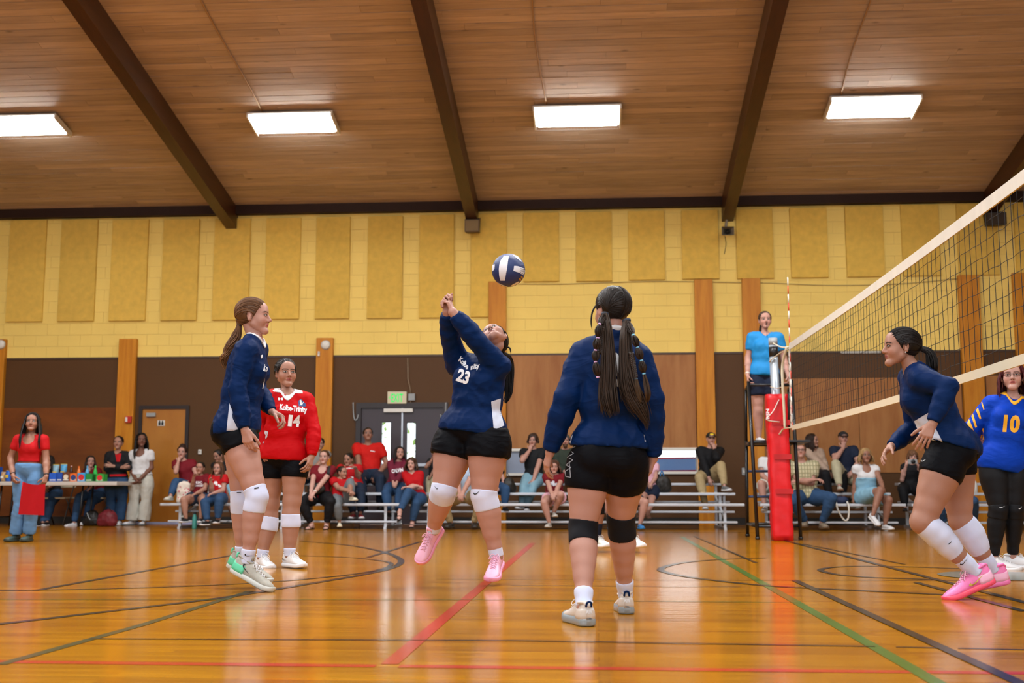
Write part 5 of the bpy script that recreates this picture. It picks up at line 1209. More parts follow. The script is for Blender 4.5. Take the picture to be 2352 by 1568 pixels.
def player_hidden():
    Y = 11.25
    J = dict(head=jp(1400, 895, Y), neck=jp(1400, 930, Y), pelvis=jp(1402, 1058, Y), waist=jp(1401, 1000, Y), shR=jp(1366, 942, Y), shL=jp(1434, 942, Y), elR=jp(1358, 985, Y), elL=jp(1442, 985, Y), wrR=jp(1362, 1030, Y - .1), wrL=jp(1438, 1030, Y - .1),
             hipR=jp(1383, 1068, Y), hipL=jp(1422, 1068, Y), knR=jp(1372, 1165, Y - .03), knL=jp(1436, 1165, Y - .03), anR=jp(1371, 1236, Y), anL=jp(1452, 1236, Y), face=(-.2, -1, .1), footR=(.5, -.85, 0), footL=(.5, -.85, 0))
    J, B = fig(J, S=.95, g=1.05, bust=.8)
    P = make_person('player half hidden behind number 2, only dark knee pad, sock and white shoes showing', J, B, 'tan', None, res=(.014, .006, .008), feet=False)
    shirt(P, M_NAVY, hem=-.03, sleeve=1.9, h=.014); pants(P, M_BLKS, tb=.3, name='shorts', h=.014)
    for s in 'RL': band(P, s, .85, 1.25, .009, M_BPAD, 'knee_pad', h=.009, bulge=.7); band(P, s, 1.5, 2.05, .006, cloth('navy_sock', '#141C30'), 'sock', h=.009); shoe(P, s, mat('shoe_pale', '#DDE6DC', .5), M_SWH, M_SWH, None, L=1.1)
    hair_cap(P, '#1A1210', .006); return P
# ================================================================ DOORS, WINDOWS AND THINGS ON THE WALL
M_DOORD = mat('dark_door', '#362A30', .35, var=.08, vscale=(2, 2, 2)); M_DOORF = mat('door_frame', '#241A1A', .4); M_GLASS = mat('glass', '#F4F8FA', .02, trans=1.0)
M_DOORW = wood('birch_door', '#A5641C', '#B87A2A', (3, 3, 1.2), .38, knots=False)
def wrect(x0, y0, x1, y1, Y=WY): a, b = AY(x0, y1, Y), AY(x1, y0, Y); return a[0], b[0], a[2], b[2]
d = thing('door_1', None, None, (wx(920), WY, 0)); d['kind'] = 'structure'
x0, x1, _, z1 = wrect(826, 936, 1018, 1200); xm = (x0 + x1) / 2
MB().box((x0 - .09, WY - .03, 0), (x0, WY + .1, z1 + .09)).box((x1, WY - .03, 0), (x1 + .09, WY + .1, z1 + .09)).box((x0, WY - .03, z1), (x1, WY + .1, z1 + .09)).build('door_frame', M_DOORF, d)
for (a, b, px0, px1, y0, y1) in ((x0, xm - .012, 876, 897, 970, 1064), (xm + .012, x1, 934, 954, 971, 1064)):
    p0, p1, q0, q1 = wrect(px0, y0, px1, y1); leaf = MB(); wall_with_holes(leaf, a, b, .001, z1, [(p0, p1, q0, q1)], WY + .02, WY + .065); lf = leaf.build('door_leaf', M_DOORD, d)
    MB().box((p0, WY + .04, q0), (p1, WY + .046, q1)).build('pane', M_GLASS, lf)
    f = MB(); e = .018
    f.box((p0 - e, WY + .012, q0 - e), (p0, WY + .02, q1 + e)).box((p1, WY + .012, q0 - e), (p1 + e, WY + .02, q1 + e)).box((p0, WY + .012, q1), (p1, WY + .02, q1 + e)).box((p0, WY + .012, q0 - e), (p1, WY + .02, q0)); f.build('pane_frame', M_DOORF, lf)
    MB().box((a + .1, WY - .04, .98), (b - .1, WY - .015, 1.03)).box((a + .1, WY - .02, .98), (a + .14, WY + .02, 1.03)).box((b - .14, WY - .02, .98), (b - .1, WY + .02, 1.03)).build('push_bar', M_STEEL, lf)
MB().box((xm - .012, WY + .01, .02), (xm + .012, WY + .03, z1)).build('astragal', M_STEEL, d)
a, b, q0, q1 = wrect(882, 938, 949, 947); MB().bbox((a, WY - .05, q0), (b, WY + .02, q1), .006).build('header_closer', M_WHITE, d)
for px, s in ((811, 1), (1024, -1)):
    P_ = [AY(px, 924, WY - .03), AY(px + 1 * s, 950, WY - .04), AY(px + 4 * s, 964, WY - .05), AY(px + 9 * s, 962, WY - .05), AY(px + 12 * s, 952, WY - .04)]; MB().tube(smooth_path(P_, 6), .012, 6).build('door_loop', M_GREY, d, True)
d = thing('door_2', None, None, (wx(373), WY, 0)); d['kind'] = 'structure'
x0, x1, _, z1 = wrect(318, 939, 428, 1200)
MB().box((x0 - .06, WY - .03, 0), (x0, WY + .1, z1 + .06)).box((x1, WY - .03, 0), (x1 + .06, WY + .1, z1 + .06)).box((x0, WY - .03, z1), (x1, WY + .1, z1 + .06)).build('door_frame', M_DOORF, d)
lf = MB().box((x0, WY - .005, .015), (x1, WY + .04, z1)).build('door_leaf', M_DOORW, d)
a, b, q0, q1 = wrect(338, 948, 359, 957); MB().bbox((a, WY - .05, q0), (b, WY - .004, q1), .005).build('door_closer', M_GREY, lf)
a, b, q0, q1 = wrect(362, 965, 379, 978); sg = MB().bbox((a, WY - .014, q0), (b, WY - .004, q1), .003).build('restroom_sign', M_WHITE, lf)
for k in (0, 1):
    cx = a + (b - a) * (.3 + .4 * k); h = q1 - q0; MB().lathe((cx, WY - .016, q0 + h * .78), [(.001, -.002), (.016, 0), (.001, .002)], 10, (0, 1, 0)).box((cx - .02, WY - .0165, q0 + h * .12), (cx + .02, WY - .0145, q0 + h * .62)).build('pictogram', M_LOGO if 'M_LOGO' in globals() else M_BLACK, lf)
struct('trim_3', MB().box((WIN[3][0] - .02, WY - .06, 0), (WIN[3][1] + .3, WY - .02, .03)), mat('threshold', '#AAB4D8', .35))
# small hinged window and bright window
w1 = thing('window_1', None, None, (WIN[0][0], WY, WIN[0][2])); w1['kind'] = 'structure'
def win_frame(w, h, t=.045):
    m = MB(); m.box((h[0] - t, WY - .03, h[2] - t), (h[0], WY + .08, h[3] + t)).box((h[1], WY - .03, h[2] - t), (h[1] + t, WY + .08, h[3] + t)).box((h[0], WY - .03, h[3]), (h[1], WY + .08, h[3] + t)).box((h[0], WY - .05, h[2] - t), (h[1], WY + .08, h[2])); m.build('window_frame', M_WHITE, w)
win_frame(w1, WIN[0]); MB().box((WIN[0][0], WY + .03, WIN[0][2]), (WIN[0][1], WY + .036, WIN[0][3])).build('pane', mat('frosted_pane', '#8C97AC', .25), w1)
w2 = thing('window_2', None, None, (WIN[1][0], WY, WIN[1][2])); w2['kind'] = 'structure'
win_frame(w2, WIN[1]); MB().box((WIN[1][0], WY + .03, WIN[1][2]), (WIN[1][1], WY + .036, WIN[1][3])).build('pane', M_GLASS, w2)
for k, px in enumerate((1490, 1582)):
    p0 = AY(px, 1040, WY - .02); MB().tube(smooth_path([AY(px, 1043, WY - .03), AY(px + 8, 1045, WY - .04), AY(px + 12, 1054, WY - .04)], 6), .006, 5).build('window_stay', M_GREY, w2, True)
# exit sign, conduit and junction box
M_SIGN = mat('sign_cream', '#DCD3B4', .5); M_EXIT = mat('exit_green', '#1FD45E', .4, emit='#20D860', estr=.55)
x0, x1, z0, z1 = wrect(891, 899.5, 935, 927.5); e = thing('exit_sign', 'cream exit sign with green letters above the double doors', 'sign', ((x0 + x1) / 2, WY, z0))
eb = MB().bbox((x0, WY - .06, z0), (x1, WY - .001, z1), .008).build('sign_box', M_SIGN, e)
V, F = glyphs('EXIT', .025, 1.08); V = np.asarray(V); wS = (x1 - x0) * .62; V3 = [(x0 + (x1 - x0) * .2 + v[0] / V[:, 0].max() * wS, WY - .0625, z0 + (z1 - z0) * .16 + v[1] * (z1 - z0) * .68) for v in V]
MB().add(V3, F).build('lettering', M_EXIT, e)
cz = (z0 + z1) / 2; MB().add([(x0 + .02, WY - .0625, cz), (x0 + .05, WY - .0625, cz + .03), (x0 + .05, WY - .0625, cz + .015), (x0 + .035, WY - .0625, cz), (x0 + .05, WY - .0625, cz - .015), (x0 + .05, WY - .0625, cz - .03)], [(0, 1, 2, 3), (0, 3, 4, 5)]).build('arrow', M_EXIT, e)
x0, x1, z0, z1 = wrect(938.5, 904, 954, 920); jb = thing('junction_box', 'small white junction box with conduit beside the exit sign', 'electrical box', ((x0 + x1) / 2, WY, z0))
MB().bbox((x0, WY - .05, z0), (x1, WY - .001, z1), .006).build('box_cover', M_GREY, jb)
MB().tube([AY(936.5, 822, WY - .02), AY(937, 870, WY - .02), AY(942, 892, WY - .02), AY(943, 905, WY - .02)], .012, 6).build('conduit', mat('conduit_brown', '#8A745C', .5), jb, True)
MB().tube(smooth_path([AY(943, 920, WY - .02), AY(942, 928, WY - .02), AY(928, 932, WY - .02), AY(910, 934, WY - .02)], 5), .009, 6).build('conduit', mat('conduit_brown', '#8A745C', .5), jb, True)
# round fixtures, small devices
for px, py, lab in ((2, 791, 'round white wall fixture cut by the left edge of the picture'), (748, 792, 'round white wall fixture on the post behind the red jersey')):
    c = AY(px, py, WY - .09); t = thing('wall_fixture', lab, 'light fixture', tuple(c), 'round wall fixtures'); MB().lathe(c, [(.02, -.045), (.06, -.04), (.078, -.02), (.08, .0)], 24, (0, 1, 0)).build('globe', M_WHITE, t, True); MB().lathe(c, [(.085, -.004), (.085, .004)], 24, (0, 1, 0)).build('base_ring', M_GREY, t)
def wall_box(name, lab, cat, px0, py0, px1, py1, m, d=.03, Y=WY, sub=None):
    x0, x1, z0, z1 = wrect(px0, py0, px1, py1, Y); t = thing(name, lab, cat, ((x0 + x1) / 2, Y, z0)); MB().bbox((x0, Y - d, z0), (x1, Y - .001, z1), min(.006, d * .3)).build('casing', m, t)
    if sub: a, b, c, e = x0 + (x1 - x0) * sub[0], x0 + (x1 - x0) * sub[1], z0 + (z1 - z0) * sub[2], z0 + (z1 - z0) * sub[3]; MB().box((a, Y - d - .006, c), (b, Y - d, e)).build('cover', sub[4], t)
    return t
M_ALRM = mat('alarm_red', '#C2281C', .4)
wall_box('fire_alarm', 'small red and white fire alarm on the post beside the single door', 'alarm', 289, 956, 304, 971, M_ALRM, .05, WY - .09, (.1, .42, .15, .85, M_WHITE))
wall_box('sensor_box', 'tiny white sensor on the post below the round fixture', 'sensor', 730.5, 807, 735, 818, M_WHITE, .03, WY - .09, (.3, .7, .6, .8, M_GREY))
wall_box('light_switch', 'pale wall switch plate left of the referee stand', 'switch', 1704, 1074, 1713, 1091, M_GREY, .02, WY, (.35, .65, .3, .7, M_WHITE))
wall_box('thermostat', 'round-cornered white thermostat on the brown wall above the left bleacher', 'thermostat', 456, 1032, 464, 1043, M_WHITE, .03, WY, (.3, .7, .4, .7, M_GREY))
wall_box('conduit_strip', 'white strip along the wall edge seen through the net', 'trunking', 1931, 806.5, 2022, 812, M_WHITE, .03, WY, (.02, .98, .3, .6, M_GREY))
c_ = smooth_path([AY(1165, 652, WY - .012), AY(1300, 652, WY - .012), AY(1500, 646, WY - .012), AY(1700, 649, WY - .012), AY(1780, 650, WY - .012), AY(1900, 655, WY - .012), AY(2060, 652, WY - .012), AY(2200, 640, WY - .012)], 6)
tag(MB().tube(c_, .007, 5).build('wall_cable', mat('cable_beige', '#BFA566', .6), smooth=True, loc=tuple(c_[0])), 'thin beige cable strung along the yellow wall under the short panels', 'cable')
# loudspeakers at the beam feet
def speaker(px0, py0, px1, py1, lab, m, front, cable=False):
    Y = WY - .3; x0, x1, z0, z1 = wrect(px0, py0, px1, py1, Y); t = thing('speaker_box', lab, 'loudspeaker', ((x0 + x1) / 2, Y, z0), None); w = x1 - x0; h = z1 - z0
    V = [(x0, Y, z0 + h * .0), (x1, Y, z0), (x1, Y, z1 - h * .25), (x0, Y, z1 - h * .25), (x0 + w * .1, Y + .22, z0 + .02), (x1 - w * .05, Y + .22, z0 + .02), (x1, Y + .22, z1), (x0, Y + .22, z1)]
    MB().add(V, [(0, 1, 2, 3), (5, 4, 7, 6), (1, 5, 6, 2), (4, 0, 3, 7), (3, 2, 6, 7), (4, 5, 1, 0)]).build('cabinet', m, t)
    MB().box((x0 + .015, Y - .012, z0 + .015), (x1 - .015, Y, z1 - h * .25 - .015)).build('grille', front, t); MB().tube([((x0 + x1) / 2, Y + .1, z1 - .03), ((x0 + x1) / 2, Y + .1, z1 + .1)], .012, 6).build('bracket', M_STEEL, t)
speaker(1067, 494, 1101, 532, 'small brown speaker box at the foot of the second beam', mat('speaker_brown', '#5E4A38', .6), mat('speaker_cloth', '#8A7452', .9, bump=.4, bscale=500))
speaker(2268, 478, 2311, 516, 'dark speaker box at the foot of the right beam behind the net', mat('speaker_dark', '#2A211B', .6), mat('speaker_dark_cloth', '#3E3226', .9))
hn = AY(1672, 530, WY - .3); t = thing('horn_loudspeaker', 'grey horn loudspeaker hanging at the foot of the third beam', 'loudspeaker', tuple(hn))
V = []; 
for (y, w, h, dz) in ((0, .105, .075, 0), (.10, .06, .045, .01), (.2, .03, .03, .02)): V += [hn + np.array([sx * w, y, sz * h + dz]) for sx, sz in ((-1, -1), (1, -1), (1, 1), (-1, 1))]
mm = MB().add(V, [(i * 4 + k, i * 4 + (k + 1) % 4, (i + 1) * 4 + (k + 1) % 4, (i + 1) * 4 + k) for i in range(2) for k in range(4)] + [(8, 9, 10, 11)]); mm.build('horn', mat('horn_grey', '#8E8474', .45), t)
MB().lathe(hn + np.array([0, .03, 0]), [(.001, -.02), (.035, 0), (.04, .06)], 14, (0, 1, 0)).build('driver', M_BLACK, t, True)
MB().tube([hn + np.array([0, .15, .05]), hn + np.array([-.02, .13, .12]), hn + np.array([0, .12, .22])], .022, 8).build('bracket', mat('horn_grey', '#8E8474', .45), t, True)
MB().tube(smooth_path([hn + np.array([-.04, .1, -.07]), hn + np.array([-.02, .16, -.2]), hn + np.array([-.05, .2, -.36])], 5), .006, 5).build('lead', M_BLACK, t, True)

# ---- outside: shrub beyond the right pane, parked red car beyond the bright window
tg = MB(); rb = random.Random(5)
for i in range(260):
    a, b = rb.uniform(0, 6.28), rb.uniform(-1, 1); r = rb.uniform(.5, 1.1); c = np.array([-3.9 + r * 1.0 * math.cos(a), 23.0 + r * .8 * math.sin(a), 1.6 + b * 1.2]); u = nrm(np.array([rb.uniform(-1, 1), rb.uniform(-1, 1), rb.uniform(-1, 1)])); v = nrm(np.cross(u, (0.3, .2, 1))); s = rb.uniform(.06, .14)
    tg.add([c - u * s, c + v * s * .5, c + u * s, c - v * s * .5], [(0, 1, 2, 3)])
sh_ = thing('shrub', 'pale green sunlit shrub seen through the right door pane', 'shrub', (-3.9, 23, 0)); tg.build('foliage', mat('leaf_green', '#9CC46A', .6, var=.4, vscale=(6, 6, 6)), sh_); MB().tube([(-3.9, 23, 0), (-3.85, 23, .7), (-3.9, 23, 1.3)], .06, 8).build('stem', M_BEAM, sh_)
cr = thing('car', 'red car parked outside the bright window', 'car', (1.6, 23.5, 0)); M_CAR = mat('car_red', '#A02A3A', .15, coat=.6); M_CGL = mat('car_glass', '#5F7FC0', .1)
prof = [(-2.1, .3), (-2.15, .55), (-1.9, .72), (-1.1, .92), (-.5, 1.2), (.9, 1.22), (1.5, .94), (2.05, .9), (2.15, .55), (2.1, .3)]
V = [(1.6 + x, 22.7, z) for x, z in prof] + [(1.6 + x, 24.3, z) for x, z in prof]; n_ = len(prof); MB().add(V, [tuple(range(n_)), tuple(range(2 * n_ - 1, n_ - 1, -1))] + [(i, i + n_, (i + 1) % n_ + n_, (i + 1) % n_) for i in range(n_)]).build('body', M_CAR, cr)
MB().add([(1.6 + x, 22.69, z) for x, z in ((-.95, .95), (-.45, 1.17), (.85, 1.19), (1.35, .97))], [(0, 1, 2, 3)]).build('side_window', M_CGL, cr)
for x in (-1.3, 1.3): MB().lathe((1.6 + x, 22.75, .32), [(.32, -.09), (.32, .09)], 20, (0, 1, 0)).build('wheel', M_BLACK, cr)
tag(MB().box((-30, WY + .25, -.3), (30, 60, -.02)).build('ground_outside', mat('pale_concrete', '#C9C6BE', .8), kind='structure'))

# ================================================================ BLEACHERS
ROW = {1: (17.36, .385), 2: (17.98, .54), 3: (18.6, .69)}; FOOT = ((17.42, .125), (17.72, .27), (18.34, .41))
def bleacher(px0, px1, lab, rows=(1, 2, 3), inset=(.0, .06, .14)):
    xa, xb = G(px0, 1215)[0], G(px1, 1215)[0]; t = thing('bleacher', lab, 'bleacher', ((xa + xb) / 2, 17.9, 0), 'aluminium bleachers')
    for i, r in enumerate(rows):
        Y, z = ROW[r]; MB().bbox((xa + inset[i], Y - .125, z - .04), (xb - inset[i], Y + .125, z), .008).build('seat_plank', M_BENCH, t)
    for i, (Y, z) in enumerate(FOOT): MB().bbox((xa + .1, Y - .10, z - .03), (xb - .1, Y + .10, z), .006).build('foot_plank', M_BENCH, t)
    n = max(2, int((xb - xa) / 1.8) + 1)
    for k in range(n):
        x = xa + .28 + (xb - xa - .56) * k / (n - 1); f = MB()
        for Y, z in [ROW[r] for r in rows]: f.box((x - .02, Y - .02, .03), (x + .02, Y + .02, z - .04))
        f.box((x - .02, 17.3, .0), (x + .02, 18.75, .035)); f.obox(((x), 17.98, .31), [(1, 0, 0), nrm((0, 1.24, .305)), nrm((0, -.305, 1.24))], (.015, .64, .015)); f.build('leg_frame', M_BENCH, t)
        MB().box((x + .05, 18.02, .05), (x + .085, 18.06, .5)).build('upright', M_BENCH, t)
    return t
bleacher(352, 926, 'aluminium bleacher with the red-shirted family, leftmost'); bleacher(940, 1704, 'long aluminium bleacher behind player number 2'); bleacher(1738, 2060, 'aluminium bleacher right of the red padded post'); bleacher(2072, 2520, 'aluminium bleacher behind number 10 at the right edge')

# ================================================================ NET, POST, REFEREE STAND
NX, NY0, NY1, NZT, NZB = 2.25, 13.55, 4.1, 2.24, 1.30
M_CORD = mat('black_cord', '#0F1012', .7); M_BAND = mat('vinyl_white', '#DAD6CC', .5, var=.06, vscale=(3, 12, 3)); M_BAND2 = mat('webbing_cream', '#D8CEB4', .7)
net = thing('volleyball_net', 'black volleyball net with white top and bottom bands', 'net', (NX, 9, 0))
sag = lambda Y: -.03 * math.sin(math.pi * (NY0 - Y) / (NY0 - NY1))
nm = MB(); rn = random.Random(2)
for i in range(int((NY0 - NY1) / .1) + 1):
    Y = NY0 - .05 - i * .1
    if Y < NY1: break
    n_ = 7; nm.tube([(NX + rn.uniform(-.0015, .0015), Y + rn.uniform(-.008, .008) + (.012 * math.sin(k * 2.5 + i) if k < 2 and i < 30 else 0), NZB + sag(Y) + (NZT - .03 - NZB) * k / n_) for k in range(n_ + 1)], .0019, 4, cap=False)
for k in range(1, 10):
    z = NZB + (NZT - NZB) * k / 10; nm.tube([(NX + .004, Y, z + sag(Y) + rn.uniform(-.006, .006)) for Y in np.linspace(NY0, NY1, 90)], .0019, 4, cap=False)
nm.build('netting', M_CORD, net)
def strip(z0, z1, m, name):
    s = MB(); ys = np.linspace(NY0, NY1, 60); V = []
    for Y in ys: V += [(NX - .006, Y, z0 + sag(Y)), (NX - .006, Y, z1 + sag(Y)), (NX + .006, Y, z1 + sag(Y)), (NX + .006, Y, z0 + sag(Y))]
    F = [(i * 4 + k, i * 4 + (k + 1) % 4, (i + 1) * 4 + (k + 1) % 4, (i + 1) * 4 + k) for i in range(59) for k in range(4)]; return s.add(V, F).build(name, m, net, False)
tb_ = strip(NZT - .035, NZT + .04, M_BAND, 'top_band'); strip(NZB - .03, NZB + .025, M_BAND2, 'bottom_band')
MB().box((NX - .008, NY0 - .015, NZB), (NX + .008, NY0 + .06, NZT)).build('side_band', M_BAND, net)
lc = MB()
for k in range(11): z = NZB + .05 + k * .085; lc.tube([(NX - .012, NY0 - .02, z), (NX - .012, NY0 + .065, z + .03)], .003, 4)
lc.build('side_lacing', M_CORD, net)
for z, L in ((NZT, .5), (NZB, .35)): pass
# antenna
an = MB(); AYp = NY0 - .01
seg_m = [mat('antenna_red', '#D8432A', .4), M_WHITE]
for k in range(18): MB().tube([(NX, AYp, NZB + k * .1 - .04), (NX, AYp, NZB + (k + 1) * .1 - .04)], .007, 8).build('antenna_segment', seg_m[k % 2], net, True)
# post with pad
pb_, pt_ = G(1794, 1240), AY(1775, 776, 13.85); M_PAD = mat('pad_red', '#D4101C', .42, var=.08, vscale=(6, 6, 6), bump=.35, bscale=9)
pb_ = np.array([pb_[0], 13.86, 0]); post = thing('net_post', 'aluminium net post wrapped in a red pad beside the referee stand', 'post', tuple(pb_))
lp = lambda t: lerp(pb_, pt_, t)
MB().tube([lp(0), lp(.5), lp(1)], .05, 20).build('pole', mat('post_grey', '#A9B4BE', .35, metal=.3), post, True)
MB().tube([lp(.965), lp(.998)], .053, 20).build('end_cap', M_GREY, post, True); MB().tube([lp(.905), lp(.955)], .054, 20).build('black_collar', M_BLACK, post, True)
# pad: soft square wrap with pleats
V = []; rings = 26; K = 28
for i in range(rings):
    t = .002 + .713 * i / (rings - 1); c = lp(t)
    for k in range(K):
        a = 2 * math.pi * k / K; q = .118 / max(abs(math.cos(a)), abs(math.sin(a)), .78) * (1 + .03 * math.sin(i * 1.9 + 3 * a) + .025 * math.sin(i * .7 + 5 * a) + (-.05 if i in (8, 14, 20) else 0)); V.append(c + np.array([math.cos(a) * q, math.sin(a) * q, 0]))
F = [(i * K + k, i * K + (k + 1) % K, (i + 1) * K + (k + 1) % K, (i + 1) * K + k) for i in range(rings - 1) for k in range(K)] + [tuple(range(K))[::-1], tuple((rings - 1) * K + k for k in range(K))]
pad = MB().add(V, F).build('pad', M_PAD, post, True)
for i in (8, 14, 20):
    t = .015 + .70 * i / (rings - 1); c = lp(t); MB().obox(c + np.array([.03, -.125, 0]), [(1, 0, 0), (0, 1, 0), (0, 0, 1)], (.10, .008, .03)).build('pad_strap', mat('strap_red', '#B50F18', .5), pad)
MB().tube(smooth_path([AY(1789, 918, 13.72), AY(1775, 945, 13.70), AY(1761, 960, 13.68), AY(1766, 966, 13.68), AY(1790, 969, 13.70)], 6), .012, 6, flat=.4).build('loose_strap', M_BAND, post, True)
V, F = glyphs('BSN', .03); V = np.asarray(V); o_ = AY(1767, 962, 13.73); MB().add([o_ + np.array([-.0 - v[1] * .035, 0, v[0] * .05]) for v in V], F).build('pad_lettering', M_WPRINT, pad)
# ropes and straps between net and post
def rope(pts, r, m, name='tension_cord', flat=None): return MB().tube(smooth_path(pts, 5), r, 6, flat=flat).build(name, m, net, True)
rope([(NX, NY0, NZT), AY(1795, 797, 13.7), AY(1776, 788, 13.8)], .008, M_BAND2); rope([(NX, NY0, NZT - .02), AY(1790, 812, 13.75), AY(1768, 829, 13.8), AY(1776, 829, 13.86)], .012, M_BAND2, flat=.4)
rope([(NX - .03, NY0 + .03, NZT), AY(1797, 840, 13.7), AY(1798, 888, 13.68), AY(1801, 940, 13.68), AY(1803, 985, 13.66)], .018, M_BAND2, 'side_strap', .3); rope([AY(1798, 888, 13.68), AY(1785, 891, 13.75), AY(1770, 888, 13.8)], .014, M_BAND2, 'side_strap', .4); rope([(NX, NY0, NZB), AY(1800, 985, 13.7), AY(1790, 998, 13.74)], .014, M_BAND2, 'side_strap', .4)
# referee stand
st = thing('referee_stand', 'black tubular referee stand behind the red padded post', 'stand', (2.1, 14.3, 0))
def post_(px0, py0, px1, py1, Y0, Y1, r=.022):
    a, b = AY(px0, py0, Y0), AY(px1, py1, Y1); MB().tube([a, b], r, 10).build('upright', M_BLACK, st, True); MB().tube([b + np.array([0, 0, .0]), b + (b - a) / np.linalg.norm(b - a) * .03], r * 1.25, 10).build('rubber_foot', M_BASE, st, True); return a, b
fl = post_(1719, 876, 1740, 1233, 14.15, 13.9); fr = post_(1818, 872, 1839, 1233, 14.2, 14.0); bl_ = post_(1714, 1010, 1717, 1226, 14.85, 14.9); br_ = post_(1811, 985, 1815, 1226, 14.9, 14.95)
def rail(a, b, r=.018, name='rail', m=None): MB().tube([a, b], r, 8).build(name, m or M_BLACK, st, True)
on = lambda p, z: lerp(p[0], p[1], (p[0][2] - z) / (p[0][2] - p[1][2]))
zp = 1.15
for z in (1.85, zp, .16): rail(on(fl, z), on(fr, z))
for z in (zp, .16): rail(on(bl_, z), on(br_, z))
for z in (zp, .16): rail(on(fl, z), on(bl_, z)); rail(on(fr, z), on(br_, z))
for z in (.5, .82): rail(on(bl_, z), on(br_, z), .016, 'step', mat('step_blue', '#27406A', .5))
a, b = on(fl, zp), on(br_, zp); MB().bbox((a[0] + .02, 14.05, zp), (b[0] + .12, 14.85, zp + .03), .006).build('platform', M_BLACK, st)
rail(on(bl_, 1.15), on(bl_, 1.15) + np.array([.0, -.1, .7])); rail(on(br_, 1.2), on(br_, 1.2) + np.array([0, -.1, .65]))
rail(on(bl_, 1.15) + np.array([.0, -.1, .7]), on(fl, 1.85)); rail(on(br_, 1.2) + np.array([0, -.1, .65]), on(fr, 1.85))

# ================================================================ VOLLEYBALL
bc = AY(1168, 620.5, 7.25); br = 38.3 / PR(bc)[2]; ball = thing('volleyball', 'navy and white volleyball in the air above the passing player', 'ball', tuple(bc))
M_BNV = mat('ball_navy', '#0E2C66', .4, bump=.25, bscale=700); M_BWH = mat('ball_white', '#E6E9F2', .4, bump=.2, bscale=700)
bm = bmesh.new(); bmesh.ops.create_icosphere(bm, subdivisions=5, radius=br); bm.verts.ensure_lookup_table(); VB = np.array([v.co[:] for v in bm.verts]) + bc; FB = [[v.index for v in f.verts] for f in bm.faces]; bm.free()
core = link('ball_core', mk_mesh('ball_core', VB, FB, M_BNV, True, bc), ball, tuple(bc)); _tree = [BVHTree.FromPolygons(VB.tolist(), FB)]
class _B: pass
_pb = _B(); _pb.base = bc; _pb.surf = {}
def zb(pts): return [(980 + x / 5.6, 420 + y / 5.6) for x, y in pts]
for pts in ([(995, 938), (1060, 938), (1045, 1010), (1035, 1090), (1020, 1170), (1008, 1257), (948, 1257), (933, 1190), (928, 1110), (935, 1050), (955, 990)], [(1125, 1065), (1175, 1070), (1268, 1105), (1262, 1195), (1190, 1155), (1115, 1130)], [(850, 1055), (878, 1048), (872, 1110), (843, 1140), (842, 1100)], [(1105, 922), (1150, 935), (1200, 965), (1243, 1012), (1215, 1012), (1150, 962)], [(1075, 1322), (1130, 1290), (1185, 1263), (1195, 1285), (1140, 1322), (1090, 1335)], [(875, 1250), (905, 1288), (960, 1318), (1040, 1336), (1040, 1330), (950, 1298)]): poly(_pb, None, zb(pts), M_BWH, 'white_panel', ball, .0015, 3., _tree)
for pts in ([(1185, 1228), (1203, 1218), (1220, 1250), (1198, 1262)], [(1208, 1205), (1225, 1195), (1240, 1222), (1224, 1236)]): poly(_pb, None, zb(pts), M_GOLD, 'gold_mark', ball, .0015, 3., _tree)
V, F = glyphs('celas', .0); decal(_pb, None, place2(V, zb([(1205, 1135)])[0], zb([(1262, 1150)])[0], 5), F, M_LOGO, 'ball_lettering', ball, .0028, 4., _tree)
for a, b in (((1205, 1098), (1265, 1112)), ((1195, 1140), (1258, 1178))): poly(_pb, None, zb([a, b, (b[0], b[1] + 6), (a[0], a[1] + 6)]), M_LOGO, 'ball_stripe', ball, .0028, 3., _tree)

